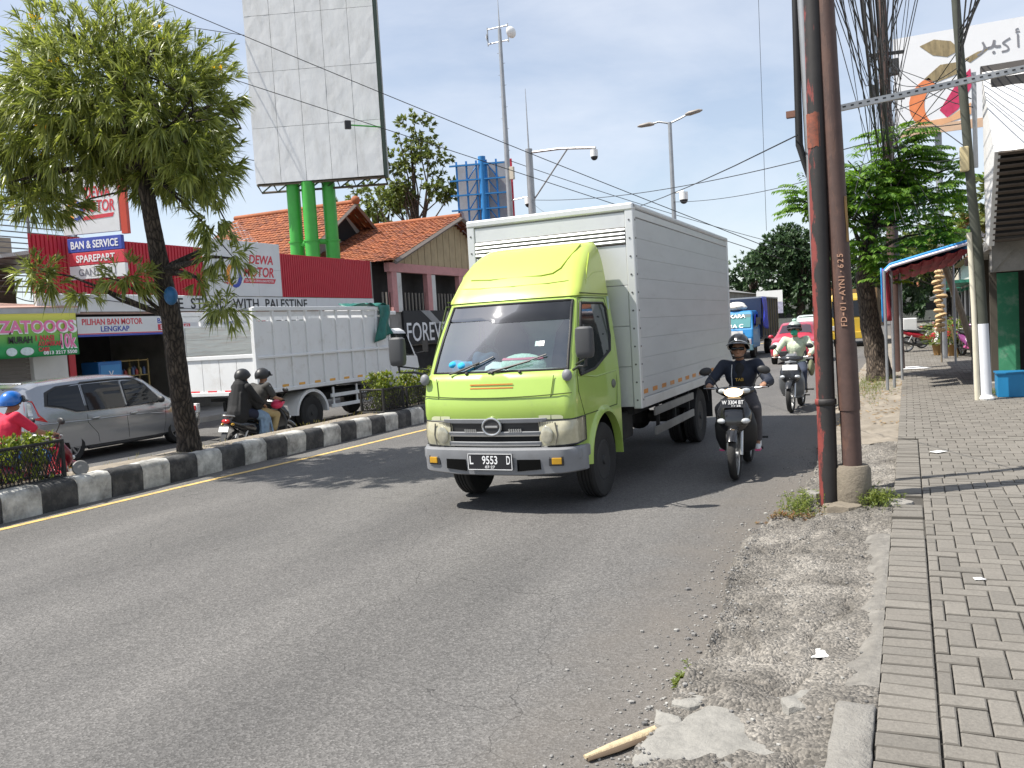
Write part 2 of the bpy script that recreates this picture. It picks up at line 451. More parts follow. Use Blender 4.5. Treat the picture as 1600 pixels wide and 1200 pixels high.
# ------------------------------------------------------------------ ground, roads, median, pavement
def fbm(x, y, s=1.0, o=4, z=0.0):
    v = 0; a = 0.5
    for i in range(o): v += a*noise.noise(Vector((x*s, y*s, z+i*7.3))); s *= 2.03; a *= 0.5
    return v
def mat_asphalt(name, base=0.085, tint=(1.02, 0.985, 0.95), patch=0.2, dust=None):
    m, nt, b = _new(name)
    g = _node(nt, 'ShaderNodeNewGeometry'); pos = g.outputs['Position']
    v = _node(nt, 'ShaderNodeTexVoronoi', Scale=95.0); v.feature = 'F1'
    nt.links.new(pos, v.inputs['Vector'])
    hs = _node(nt, 'ShaderNodeSeparateColor'); nt.links.new(v.outputs['Color'], hs.inputs[0])
    r1 = _node(nt, 'ShaderNodeValToRGB')
    r1.color_ramp.elements[0].color = _c4([base*0.66*t for t in tint]); r1.color_ramp.elements[1].color = _c4([base*1.55*t for t in tint])
    e = r1.color_ramp.elements.new(0.45); e.color = _c4([base*0.95*t for t in tint])
    e = r1.color_ramp.elements.new(0.86); e.color = _c4([base*1.25*t for t in tint])
    nt.links.new(hs.outputs[0], r1.inputs['Fac'])
    mp = _node(nt, 'ShaderNodeMapping'); mp.inputs['Scale'].default_value = (1.0, 0.22, 1.0); nt.links.new(pos, mp.inputs['Vector'])
    n1 = _node(nt, 'ShaderNodeTexNoise', Scale=0.9, Detail=8.0, Roughness=0.62); nt.links.new(mp.outputs['Vector'], n1.inputs['Vector'])
    r2 = _node(nt, 'ShaderNodeValToRGB'); r2.color_ramp.elements[0].position = 0.32; r2.color_ramp.elements[0].color = (1-patch, 1-patch, 1-patch, 1)
    r2.color_ramp.elements[1].position = 0.7; r2.color_ramp.elements[1].color = (1.18, 1.17, 1.15, 1)
    nt.links.new(n1.outputs['Fac'], r2.inputs['Fac'])
    mu = _node(nt, 'ShaderNodeMixRGB', blend_type='MULTIPLY'); mu.inputs['Fac'].default_value = 1
    nt.links.new(r1.outputs['Color'], mu.inputs['Color1']); nt.links.new(r2.outputs['Color'], mu.inputs['Color2'])
    # hairline cracks
    wn = _node(nt, 'ShaderNodeTexNoise', Scale=1.6, Detail=6.0); nt.links.new(pos, wn.inputs['Vector'])
    wm = _node(nt, 'ShaderNodeMixRGB', blend_type='ADD'); wm.inputs['Fac'].default_value = 0.55
    nt.links.new(pos, wm.inputs['Color1']); nt.links.new(wn.outputs['Color'], wm.inputs['Color2'])
    vc = _node(nt, 'ShaderNodeTexVoronoi', Scale=0.42); vc.feature = 'DISTANCE_TO_EDGE'; nt.links.new(wm.outputs['Color'], vc.inputs['Vector'])
    lt = _node(nt, 'ShaderNodeMath', operation='LESS_THAN'); lt.inputs[1].default_value = 0.0011; nt.links.new(vc.outputs['Distance'], lt.inputs[0])
    m3 = _node(nt, 'ShaderNodeMixRGB'); m3.inputs['Color2'].default_value = (0.03, 0.029, 0.028, 1)
    ml = _node(nt, 'ShaderNodeMath', operation='MULTIPLY'); ml.inputs[1].default_value = 0.6; nt.links.new(lt.outputs[0], ml.inputs[0])
    nt.links.new(ml.outputs[0], m3.inputs['Fac']); nt.links.new(mu.outputs['Color'], m3.inputs['Color1'])
    last = m3.outputs['Color']
    # wheel tracks polished along the lanes and a few oil drips
    sy = _node(nt, 'ShaderNodeSeparateXYZ'); nt.links.new(pos, sy.inputs[0])
    wv = _node(nt, 'ShaderNodeMath', operation='MULTIPLY_ADD'); wv.inputs[1].default_value = 3.5; nt.links.new(sy.outputs['X'], wv.inputs[0])
    wn2 = _node(nt, 'ShaderNodeTexNoise', Scale=.5, Detail=6.0, Roughness=.6); nt.links.new(mp.outputs['Vector'], wn2.inputs['Vector'])
    wk = _node(nt, 'ShaderNodeMath', operation='MULTIPLY'); wk.inputs[1].default_value = 5.0; nt.links.new(wn2.outputs['Fac'], wk.inputs[0]); nt.links.new(wk.outputs[0], wv.inputs[2])
    sn = _node(nt, 'ShaderNodeMath', operation='SINE'); nt.links.new(wv.outputs[0], sn.inputs[0])
    tr = _node(nt, 'ShaderNodeMapRange'); tr.inputs['From Min'].default_value = -1; tr.inputs['To Min'].default_value = .945; tr.inputs['To Max'].default_value = 1.035; nt.links.new(sn.outputs[0], tr.inputs['Value'])
    on = _node(nt, 'ShaderNodeTexNoise', Scale=2.3, Detail=7.0, Roughness=.62); nt.links.new(pos, on.inputs['Vector'])
    orp = _node(nt, 'ShaderNodeValToRGB'); orp.color_ramp.elements[0].position = .66; orp.color_ramp.elements[0].color = (1, 1, 1, 1); orp.color_ramp.elements[1].position = .76; orp.color_ramp.elements[1].color = (.62, .61, .6, 1); nt.links.new(on.outputs['Fac'], orp.inputs[0])
    mt = _node(nt, 'ShaderNodeMixRGB', blend_type='MULTIPLY'); mt.inputs['Fac'].default_value = 1; nt.links.new(last, mt.inputs['Color1']); nt.links.new(orp.outputs[0], mt.inputs['Color2'])
    mt2 = _node(nt, 'ShaderNodeMixRGB', blend_type='MULTIPLY'); mt2.inputs['Fac'].default_value = 1; nt.links.new(mt.outputs[0], mt2.inputs['Color1']); nt.links.new(tr.outputs[0], mt2.inputs['Color2']); last = mt2.outputs[0]
    if dust:
        sx = _node(nt, 'ShaderNodeSeparateXYZ'); nt.links.new(pos, sx.inputs[0])
        dn = _node(nt, 'ShaderNodeTexNoise', Scale=1.3, Detail=9.0, Roughness=0.66); nt.links.new(pos, dn.inputs['Vector'])
        ma = _node(nt, 'ShaderNodeMath', operation='MULTIPLY_ADD'); ma.inputs[1].default_value = 1.5; nt.links.new(dn.outputs['Fac'], ma.inputs[0]); nt.links.new(sx.outputs['X'], ma.inputs[2])
        mr = _node(nt, 'ShaderNodeMapRange'); mr.inputs['From Min'].default_value = dust[0]+.75; mr.inputs['From Max'].default_value = dust[1]+.75; mr.inputs['To Max'].default_value = .6; nt.links.new(ma.outputs[0], mr.inputs['Value'])
        m6 = _node(nt, 'ShaderNodeMixRGB'); m6.inputs['Color2'].default_value = (.15, .132, .112, 1); nt.links.new(mr.outputs[0], m6.inputs['Fac']); nt.links.new(last, m6.inputs['Color1']); last = m6.outputs['Color']
    nt.links.new(last, b.inputs['Base Color'])
    b.inputs['Roughness'].default_value = 0.82; b.inputs['Specular IOR Level'].default_value = 0.35
    bp = _node(nt, 'ShaderNodeBump', Strength=0.5, Distance=0.005); nt.links.new(v.outputs['Distance'], bp.inputs['Height']); nt.links.new(bp.outputs['Normal'], b.inputs['Normal'])
    return m
ASPH = mat_asphalt('asphalt_near', 0.116, dust=(-1.95, -1.15))
ASPH2 = mat_asphalt('asphalt_far', 0.11)
EARTH = mat('earth', (0.15, 0.14, 0.12), 0.95, var=0.3, scale=2, bump=0.5, bscale=25)

g = MB(); g.sheet(4, 4, lambda u, v: (-700+1400*u, -500+1500*v, -0.42)); struct(g.build('ground', EARTH))
g = MB(); g.sheet(2, 12, lambda u, v: (-9.5+9.45*u, -25+325*v, 0.0)); struct(g.build('road_near', ASPH))
g = MB(); g.sheet(2, 12, lambda u, v: (-18.5+8.1*u, -25+325*v, -0.28)); struct(g.build('road_far', ASPH2))
# yellow line along the median
YP = [(-30, -9.16), (3, -9.13), (6.1, -9.08), (8.8, -8.95), (11.3, -8.75), (14.5, -8.62), (20, -8.62), (120, -8.62)]
def lerp_tab(tab, t):
    for (a, x), (b, y) in zip(tab, tab[1:]):
        if t <= b: return x+(y-x)*(t-a)/(b-a)
    return tab[-1][1]
PAINT_Y = mat('line_paint_yellow', (0.62, 0.42, 0.14), 0.7, var=0.2, scale=6, dirt=0.55, dcol=(0.13, 0.12, 0.11), dscale=9)
PAINT_W = mat('line_paint_white', (0.68, 0.68, 0.66), 0.7, var=0.15, scale=6, dirt=0.6, dcol=(0.13, 0.12, 0.12), dscale=8)
g = MB(); g.sheet(1, 260, lambda u, v: (lerp_tab(YP, -20+130*v)-0.055+0.11*u, -20+130*v, 0.004)); struct(g.build('yellow_line', PAINT_Y))
g = MB(); g.sheet(1, 60, lambda u, v: (-10.95-0.12*u, -20+130*v, -0.276)); struct(g.build('white_line', PAINT_W))
for k in range(8):
    g = MB(); g.sheet(1, 1, lambda u, v: (-5.3+0.12*u, 22+9*k+3.5*v, 0.004)); struct(g.build('lane_dash', PAINT_W))
g = MB(); g.span((-20.3, -20, -0.4), (-18.5, 140, -0.13)); struct(g.build('far_pavement', mat('far_pavement_concrete', (0.3, 0.29, 0.27), 0.9, var=0.2, bump=0.3)))

# ---- median with black and white kerb blocks
KX, KH = -9.38, 0.34
med = MB()
med.sheet(10, 300, lambda u, v: (KX-0.2-0.75*u, -10+110*v, KH-0.05+0.035*math.sin(PI*u)+0.03*fbm(u*3, v*110, 1.5)))
med.span((KX-1.0, -10, -0.33), (KX-0.15, 100, KH-0.075))
medo = struct(med.build('median', mat('median_soil', (0.25, 0.215, 0.17), 0.95, var=0.35, scale=6, bump=0.7, bscale=30, dirt=0.4, dcol=(0.1, 0.09, 0.07)), smooth=60))
KW = mat('kerb_white', (0.62, 0.61, 0.57), 0.75, var=0.22, scale=5, bump=0.5, bscale=28, dirt=0.9, dcol=(0.12, 0.115, 0.105), dscale=3.2, world=True)
KB = mat('kerb_black', (0.035, 0.035, 0.036), 0.75, var=0.3, scale=5, bump=0.5, bscale=28, dirt=0.55, dcol=(0.16, 0.155, 0.145), dscale=4.5, world=True)
def kerb_mesh(nm, m, seed):
    r = random.Random(seed); pf = [(0.0, -0.02), (0.012, KH*0.75), (-0.012, KH-0.03), (-0.045, KH), (-0.235, KH+0.004), (-0.25, KH-0.02), (-0.25, -0.02)]
    rings = []
    for i in range(7):
        y = 0.002+0.49*i/6; rings.append([(x+(r.uniform(-.006, .006)), y, z+(r.uniform(-.006, .006) if z > 0.05 else 0)) for x, z in pf])
    b = MB(); b.loft(rings); return b.mesh(nm, m, smooth=50)
kw = [kerb_mesh('kerb_block', KW, s) for s in (1, 2, 3)]; kb = [kerb_mesh('kerb_block', KB, s) for s in (4, 5, 6)]
for i in range(120):
    o = link('kerb_block', (kw if i % 2 == 0 else kb)[RND.randrange(3)], medo)
    o.location = (KX+RND.uniform(-.012, .012), 6.36-0.495*10+0.495*i, RND.uniform(-.01, .01)); o.rotation_euler = (RND.uniform(-.008, .008), RND.uniform(-.03, .03), RND.uniform(-.015, .015))
for i in range(55):
    o = link('kerb_block', (kw if i % 2 == 0 else kb)[RND.randrange(3)], medo)
    o.location = (KX-1.06, 6.36-0.495*10+0.99*i+0.49, -0.1); o.rotation_euler = (0, 0, PI); o.scale = (1, 2, 1)

# ---- broken shoulder between road and pavement
EDGE = [(-5, -1.15), (2.5, -1.2), (3.4, -1.12), (4.87, -1.07), (5.7, -1.17), (6.85, -1.27), (8.57, -1.05), (10.1, -1.02), (12.9, -1.2), (18, -1.3), (30, -1.35), (70, -1.4)]
def shoulder_z(x, y):
    e = lerp_tab(EDGE, y)+0.05*fbm(1.3, y, 4.0)
    t = (x-e)/(-0.17-e)
    z = 0.036+0.075*max(0, min(1, t))**1.2 + 0.06*fbm(x, y, 2.0, 3)+0.04*fbm(x, y, 8.0, 4, 5)
    cr = abs(fbm(x*.8, y*.5, 2.4, 3, 11)); z -= .035*max(0, 1-cr/.035)
    if 3.9 < y < 9.8: z += 0.02
    k = min(1, max(0, (x-e)/0.022)); z += .016*max(0, 1-(x-e)/.12); z = -0.012+(z+0.012)*k
    return min(z, 0.16 if y > 4 else 0.14)
def mat_shoulder():
    m, nt, b = _new('broken_concrete')
    g = _node(nt, 'ShaderNodeNewGeometry'); pos = g.outputs['Position']
    n1 = _node(nt, 'ShaderNodeTexNoise', Scale=2.2, Detail=10.0, Roughness=0.68); nt.links.new(pos, n1.inputs['Vector'])
    r1 = _node(nt, 'ShaderNodeValToRGB'); r1.color_ramp.elements[0].position = 0.36; r1.color_ramp.elements[0].color = (0.12, 0.111, 0.098, 1)
    r1.color_ramp.elements[1].position = 0.68; r1.color_ramp.elements[1].color = (0.3, 0.281, 0.252, 1)
    e = r1.color_ramp.elements.new(0.5); e.color = (0.195, 0.181, 0.161, 1)
    nt.links.new(n1.outputs['Fac'], r1.inputs['Fac'])
    v = _node(nt, 'ShaderNodeTexVoronoi', Scale=70.0); nt.links.new(pos, v.inputs['Vector'])
    sp = _node(nt, 'ShaderNodeSeparateColor'); nt.links.new(v.outputs['Color'], sp.inputs[0])
    r2 = _node(nt, 'ShaderNodeValToRGB'); r2.color_ramp.elements[0].color = (0.5, 0.5, 0.5, 1); r2.color_ramp.elements[1].color = (1.35, 1.33, 1.3, 1)
    nt.links.new(sp.outputs[0], r2.inputs['Fac'])
    mu = _node(nt, 'ShaderNodeMixRGB', blend_type='MULTIPLY'); mu.inputs['Fac'].default_value = 1
    nt.links.new(r1.outputs['Color'], mu.inputs['Color1']); nt.links.new(r2.outputs['Color'], mu.inputs['Color2'])
    nt.links.new(mu.outputs['Color'], b.inputs['Base Color']); b.inputs['Roughness'].default_value = 0.93
    n2 = _node(nt, 'ShaderNodeTexNoise', Scale=45.0, Detail=6.0, Roughness=0.7); nt.links.new(pos, n2.inputs['Vector'])
    sm = _node(nt, 'ShaderNodeMath', operation='MULTIPLY_ADD'); sm.inputs[1].default_value = -.9; nt.links.new(v.outputs['Distance'], sm.inputs[0]); nt.links.new(n2.outputs['Fac'], sm.inputs[2])
    bp = _node(nt, 'ShaderNodeBump', Strength=0.8, Distance=0.02); nt.links.new(sm.outputs[0], bp.inputs['Height']); nt.links.new(bp.outputs['Normal'], b.inputs['Normal'])
    return m
SHOULD = mat_shoulder()
def sh_pt(u, v, y0, y1):
    y = y0+(y1-y0)*v; e = lerp_tab(EDGE, y)+0.05*fbm(1.3, y, 4.0)-0.03
    x = e+(-0.165-e)*u
    return (x, y, shoulder_z(x, y))
g = MB(); g.sheet(36, 330, lambda u, v: sh_pt(u, v, 2.2, 12.2)); struct(g.build('road_shoulder', SHOULD, smooth=70))
g = MB(); g.sheet(12, 160, lambda u, v: sh_pt(u, v, 12.2, 60)); struct(g.build('dirt_verge', mat('verge_dirt', (0.24, 0.21, 0.17), 0.95, var=0.35, scale=3, bump=0.7, bscale=22, dirt=0.4, dcol=(0.11, 0.09, 0.06)), smooth=70))
# pale cracked concrete slabs at the near edge
SLAB = mat('pale_concrete', (0.26, 0.25, 0.226), 0.9, var=0.2, scale=7, bump=0.5, bscale=35, dirt=0.55, dcol=(0.13, 0.125, 0.115), dscale=11)
def slab(cx, cy, rx, ry, seed, z0=0.0, h=0.06, rot=0.0):
    r = random.Random(seed); n = 11; pl = []
    for i in range(n):
        a = 2*PI*i/n; q = 1+r.uniform(-.25, .2); x, y = rx*q*math.cos(a), ry*q*math.sin(a)
        pl.append((x*math.cos(rot)-y*math.sin(rot), x*math.sin(rot)+y*math.cos(rot)))
    fine = []
    for i in range(n*5):
        a, f = pl[i//5], (i % 5)/5; c = pl[(i//5+1) % n]; x, y = a[0]+(c[0]-a[0])*f, a[1]+(c[1]-a[1])*f; k = 1+.16*fbm(x*9+seed, y*9, 1.3); fine.append((x*k, y*k))
    b = MB(); rg = [[(cx+x*1.05, cy+y*1.05, z0-0.02) for x, y in fine]]
    for k, lift in ((1.0, -.012), (.965, 0), (.85, .006), (.7, .008), (.5, .009), (.3, .009), (.06, .01)): rg.append([(cx+x*k, cy+y*k, z0+h+lift+.02*fbm((cx+x*k)*9, (cy+y*k)*9, 1.0, 4, seed)) for x, y in fine])
    b.loft(rg); return b
for i, (cx, cy, rx, ry, h, lab) in enumerate([(-0.82, 3.5, 0.25, 0.42, 0.05, 'large pale cracked concrete slab at the near road edge'), (-0.98, 3.93, 0.085, 0.06, 0.05, 'small pale concrete fragment farthest up the road edge by the stick'),
        (-1.05, 3.72, 0.06, 0.09, 0.045, 'small pale concrete fragment left of the large slab'), (-0.47, 3.98, 0.13, 0.09, 0.1, 'rounded pale concrete lump beside the kerb stone')]):
    tag(slab(cx, cy, rx, ry, 20+i, 0.0, h, 0.3*i).build('concrete_slab', SLAB, smooth=25), lab, 'rubble')
# pale mortar haunch along the edge bricks
q = MB(); q.sheet(10, 110, lambda u, v: (lambda y: (lambda w: (-0.164-w*(1-u), y, (shoulder_z(-0.164-w*(1-u), y)-.01)*(1-min(1, u*1.5))+.146*min(1, u*1.5)+.004*fbm(u*3, y*4, 1.5)))(max(.03, .13+.26*fbm(.3, y, 1.7, 5)))) (4.0+3.0*v)); struct(q.build('mortar_haunch', mat('worn_mortar', (.2, .188, .168), .93, var=.3, scale=9, bump=.7, bscale=40, dirt=.6, dcol=(.13, .122, .11), dscale=14), smooth=70))
# ---- pavement
pave = MB(); pave.span((-0.165, -4, -0.3), (6.5, 75, 0.128))
pav = struct(pave.build('pavement', mat('joint_sand', (0.06, 0.055, 0.047), 0.95, var=0.3, bump=0.4)))
PAVE = mat_rand('paver_concrete', [(0.172, 0.158, 0.136), (0.194, 0.178, 0.154), (0.157, 0.145, 0.126), (0.207, 0.191, 0.166), (0.18, 0.165, 0.143)], bump=0.5, bscale=70, stain=0.35, sscale=1.4, stain_col=(0.12, 0.11, 0.095))
def paver_verts(x0, y0, x1, y1, z, g=0.0035, tilt=(0, 0)):
    x0 += g; y0 += g; x1 -= g; y1 -= g; c = 0.007
    dz = lambda x, y: tilt[0]*(x-(x0+x1)/2)+tilt[1]*(y-(y0+y1)/2)
    lo = [(x0, y0), (x1, y0), (x1, y1), (x0, y1)]; hi = [(x0+c, y0+c), (x1-c, y0+c), (x1-c, y1-c), (x0+c, y1-c)]
    vs = [(x, y, 0.122) for x, y in lo]+[(x, y, z-0.005+dz(x, y)) for x, y in lo]+[(x, y, z+dz(x, y)) for x, y in hi]
    fs = [(0, 1, 5, 4), (1, 2, 6, 5), (2, 3, 7, 6), (3, 0, 4, 7), (4, 5, 9, 8), (5, 6, 10, 9), (6, 7, 11, 10), (7, 4, 8, 11), (8, 9, 10, 11)]
    return vs, fs
bricks = []
GRIME = mat('joint_grime', (.095, .087, .075), .95, var=.3)
def paver_mb(vs, fs): b = MB().add(vs, fs); b.mi = [1]*4+[1, 0, 1, 0, 0]; return b
A = 0.121
BX1 = 0.075
def clipadd(x0, y0, x1, y1, ymax=9.35):
    x0 = max(x0, BX1); y1 = min(y1, ymax)
    if x1-x0 < 0.025 or y1-y0 < 0.025 or x0 > 2.6 or y0 < 1.5: return
    bricks.append((x0, y0, x1, y1))
for p in range(-70, 120):
    for q in range(-50, 60):
        ox, oy = (p-2*q)*A+0.02, (p+2*q)*A+0.6
        if -0.4 < ox < 3 and 1 < oy < 10: clipadd(ox, oy, ox+2*A, oy+A); clipadd(ox, oy+A, ox+A, oy+3*A)
y = 9.35; k = 0
while y < 46:
    x = -0.165 if y > 12 else BX1; x -= 0.105*(k % 2)
    while x < 3.2:
        x0 = max(x, BX1 if y < 12 else -0.165)
        if x+0.21-x0 > 0.03: bricks.append((x0, y, x+0.21, y+0.2))
        x += 0.21
    y += 0.2; k += 1
def in_view(b): return b[0] < 0.108*b[1]+0.03 and b[1] > 2.9
seen = sorted([b for b in bricks if in_view(b)], key=lambda b: b[1])[:300]
seen_set = set(seen)
def zt(x, y): return 0.15+0.006*fbm(x, y, 0.9, 3)
rest = MB()
for b in bricks:
    t = (RND.gauss(0, .012), RND.gauss(0, .012)); z = zt(b[0], b[1])+RND.gauss(0, .0016)
    vs, fs = paver_verts(*b, z, tilt=t)
    if b in seen_set: paver_mb(vs, fs).build('paver', [PAVE, GRIME], pav, fix=False)
    else: rest.add(vs, fs); rest.mi[-9:] = [1]*4+[1, 0, 1, 0, 0]
stuff(rest.build('paver_field', [PAVE, GRIME], pav, fix=False))
y = 1.6; r2 = MB()
while y < 12:
    h = 0.122+RND.uniform(-.005, .005)
    if not (8.05 < y < 8.35):
        vs, fs = paver_verts(-0.165+RND.uniform(-.004, .004), y, BX1-0.004, y+h, zt(0, y)+RND.gauss(0, .002)-(0.012 if 6.9 < y < 7.5 else 0), tilt=(RND.gauss(0, .012), RND.gauss(0, .02)))
        (paver_mb(vs, fs).build('border_brick', [PAVE, GRIME], pav, fix=False) if y > 2.9 else r2.add(vs, fs))
    y += h
stuff(r2.build('border_brick_row', PAVE, pav, fix=False))
kst = MB(); rg = []
for i in range(61):
    yy = 2.2+1.75*i/60; e_ = .02*max(0, (i-57)/3); pf_ = [(-.33, -.1), (-.332, .06), (-.331, .146), (-.324, .154), (-.28, .156), (-.22, .156), (-.178, .155), (-.171, .147), (-.172, -.1)]
    rg.append([(x+.012*fbm(x*9, yy*6, 1.4, 4, z), yy, z-e_+.012*fbm(x*12, yy*8, 1.3, 4) if z > 0 else z) for x, z in pf_])
kst.loft(rg)
tag(kst.build('kerb_stone', mat('worn_kerb', (.27, .257, .233), .92, var=.3, scale=8, bump=.8, bscale=45, dirt=.7, dcol=(.12, .112, .1), dscale=8), smooth=50), 'pale weathered kerb stone at the near edge of the pavement', 'kerb stone')

# ---- loose gravel, litter, stick, weeds
rk = MB()
for i in range(1700):
    y = 2.9+RND.random()**1.6*9.5; x = lerp_tab(EDGE, y)-abs(RND.gauss(0, .24))+0.12
    r = RND.uniform(.002, .009)*(2.2 if RND.random() < .05 else 1); z = max(0.0, shoulder_z(x, y))
    rk.sphere((x, y, z+r*0.4), (r*RND.uniform(.8, 1.5), r, r*.7), 5, 3, Matrix.Rotation(RND.random()*6, 3, 'Z'))
for i in range(420):
    y = 3+RND.random()*8; x = RND.uniform(lerp_tab(EDGE, y), -0.2); r = RND.uniform(.003, .011)
    rk.sphere((x, y, shoulder_z(x, y)+r*.4), (r*1.2, r, r*.7), 5, 3)
stuff(tag(rk.build('gravel', mat_rand('gravel_stone', [(0.1, 0.098, 0.095), (0.3, 0.29, 0.27), (0.17, 0.165, 0.16), (0.4, 0.39, 0.36)], bump=0.2), fix=False), 'loose gravel along the broken road edge', 'gravel'))
st = MB(); st.sweep([((-1.3, 3.33, .02), .012, .008), ((-1.22, 3.45, .022), .022, .012), ((-1.12, 3.6, .024), .024, .012), ((-1.05, 3.74, .02), .012, .008)], n=8)
st_o = tag(st.build('wooden_stick', mat('split_wood', (0.5, 0.4, 0.25), 0.8, var=0.3, scale=20, bump=0.4), smooth=40), 'pale splintered stick lying on the asphalt near the pavement', 'stick')
b_ = MB(); b_.sweep([((-1.285, 3.325, .014), .012, .008), ((-1.2, 3.44, .016), .024, .01), ((-1.1, 3.6, .016), .026, .01), ((-1.03, 3.735, .014), .012, .007)], n=8); b_.build('bark_strip', mat('stick_bark', (.1, .07, .045), .9, var=.3), st_o, smooth=40)
def litter(nm, x, y, w, l, col, lab, cat, rz=0.3, z=None):
    z = shoulder_z(x, y) if z is None else z
    b = MB(); b.sheet(6, 6, lambda u, v: ((u-.5)*w*(1-.3*v), (v-.5)*l, 0.008+0.007*fbm(u*3, v*3+x, 1.3)))
    o = b.build(nm, mat(nm+'_skin_%02d' % (int(col[0]*20)), col, .7, var=.1), smooth=60, solid=.001); o.location = (x, y, z); o.rotation_euler = (0, 0, rz); tag(o, lab, cat)
litter('paper_scrap', -0.47, 4.6, 0.11, 0.12, (0.75, 0.75, 0.73), 'crumpled white paper scrap on the broken shoulder', 'litter')
litter('cigarette_stub', -1.2, 4.55, 0.012, 0.075, (0.7, 0.68, 0.62), 'small white stub on the asphalt by the shoulder crack', 'litter', 1.1)
litter('plastic_scrap', 0.35, 5.9, 0.07, 0.05, (0.7, 0.7, 0.7), 'small white plastic scrap lying on the near pavers', 'litter', 0.4, 0.15)
litter('paper_scrap', 0.27, 11.0, 0.2, 0.12, (0.75, 0.75, 0.75), 'white paper scrap lying on the pavers beyond the pole shadows', 'litter', 0.9, 0.152)
litter('plastic_bag', 0.1, 26.0, 0.7, 1.0, (0.8, 0.8, 0.8), 'white plastic sheet lying on the pavement under the tent', 'litter', 0.2, 0.16)

def leaf_quad(mb, base, d, up, L, W, fold=0.25, segs=2, droop=0.0):
    """one leaf blade, folded along its midrib"""
    d = d.normalized(); s = d.cross(up)
    if s.length < 1e-4: s = d.orthogonal()
    s.normalize(); n = s.cross(d)
    vs = [base]; o = len(mb.v)
    m1 = base+d*(L*.45)+Vector((0, 0, -droop*L*.2)); tip = base+d*L+Vector((0, 0, -droop*L))
    mb.add([base, m1+s*W/2+n*(W*fold), m1, m1-s*W/2+n*(W*fold), tip], [(0, 2, 1), (0, 3, 2), (1, 2, 4), (2, 3, 4)])
WEED = mat_leaf('weed_leaf', (0.08, 0.12, 0.025), (0.2, 0.23, 0.05), 0.3)
WEEDR = mat_leaf('weed_leaf_red', (0.12, 0.13, 0.03), (0.26, 0.12, 0.07), 0.3)
def weeds(name, x, y, rx, ry, h, n, lab, m=WEED, zf=shoulder_z, z=None):
    b = MB()
    for i in range(n):
        px, py = x+RND.gauss(0, rx*.5), y+RND.gauss(0, ry*.5); pz = (zf(px, py) if z is None else z); hh = h*RND.uniform(.4, 1)
        lean = Vector((RND.gauss(0, .3), RND.gauss(0, .3), 1)).normalized(); p0 = Vector((px, py, pz)); p1 = p0+lean*hh
        b.cyl(p0, p1, .0018, .001, 3, cap=False)
        for k in range(6):
            t = RND.uniform(.2, 1); a = RND.random()*2*PI
            leaf_quad(b, p0+(p1-p0)*t, Vector((math.cos(a), math.sin(a), RND.uniform(0, .8))), Vector((0, 0, 1)), RND.uniform(.02, .05), RND.uniform(.008, .018))
    return tag(b.build(name, m, fix=False), lab, 'weeds')
weeds('weed_clump', -0.93, 8.15, .16, .42, .17, 130, 'weeds growing at the road side of the two steel poles')
weeds('weed_clump', -0.28, 8.2, .16, .28, .16, 150, 'bushy weeds at the pavement side of the pole footing')
weeds('weed_clump', -0.95, 7.75, .2, .16, .06, 60, 'low reddish weeds in front of the steel poles', WEEDR)
weeds('weed_clump', -1.1, 4.22, .03, .07, .07, 26, 'tiny weed tuft in the road edge crack')
weeds('weed_clump', -0.8, 20.5, .5, 3.2, .22, 260, 'weeds along the verge by the pavement tree', z=.08)
mg = MB()
for i in range(700):
    y = 5+RND.random()*22; x = KX-RND.uniform(.28, .95); a = RND.random()*6.28; dens = fbm(x, y, .9)
    if dens < -0.02: continue
    leaf_quad(mg, Vector((x, y, KH-.03)), Vector((math.cos(a)*.5, math.sin(a)*.5, 1)), Vector((1, 0, 0)), RND.uniform(.03, .11), .008)
stuff(tag(mg.build('median_grass', mat_leaf('dry_grass', (0.18, 0.17, 0.05), (0.34, 0.3, 0.1), .3), fix=False), 'sparse dry grass on the median soil', 'grass'))
fl = MB()
for i in range(420):
    y = 14+RND.random()*14; x = RND.uniform(-1.3, -0.15); a = RND.random()*6.28
    leaf_quad(fl, Vector((x, y, shoulder_z(x, y)+.012)), Vector((math.cos(a), math.sin(a), .1)), Vector((0, 0, 1)), RND.uniform(.05, .11), .035)
stuff(tag(fl.build('fallen_leaves', mat_leaf('fallen_leaf', (0.2, 0.12, 0.05), (0.42, 0.28, 0.12), .1), fix=False), 'fallen brown leaves on the dirt verge', 'leaves'))
# ------------------------------------------------------------------ lime green box truck (faces -y in the world; local +y is its front)
LIME = mat('lime_paint', (0.36, 0.51, 0.10), 0.32, var=0.05, scale=1.5, coat=0.5, dirt=0.22, dcol=(0.27, 0.33, 0.12), dscale=5)
LIME2 = mat('lime_fairing_paint', (0.46, 0.56, 0.105), 0.36, var=0.05, scale=1.5, coat=0.35)
BLACKP = mat('black_plastic', (0.025, 0.025, 0.026), 0.5, var=0.2)
GREYP = mat('bumper_grey', (0.2, 0.205, 0.215), 0.5, var=0.12, scale=5, bump=0.1, bscale=120, dirt=0.25, dcol=(0.12, 0.11, 0.1))
CHROME = mat('worn_chrome', (0.55, 0.55, 0.54), 0.28, 0.9, var=0.1)
RUBBER = mat('black_rubber', (0.015, 0.015, 0.015), 0.6, var=0.1)
CHASSIS = mat('chassis_black', (0.02, 0.02, 0.02), 0.75, var=0.4, dirt=0.3, dcol=(0.07, 0.06, 0.05))
ALU = mat('aluminium_panel', (0.55, 0.565, 0.57), 0.45, 0.25, var=0.07, scale=1.2, stretch=(1, 1, 5), dirt=0.22, dcol=(0.4, 0.4, 0.39), dscale=2.2)
ALU2 = mat('aluminium_trim', (0.66, 0.67, 0.67), 0.4, 0.35, var=0.06, dirt=0.2, dcol=(0.4, 0.39, 0.37))
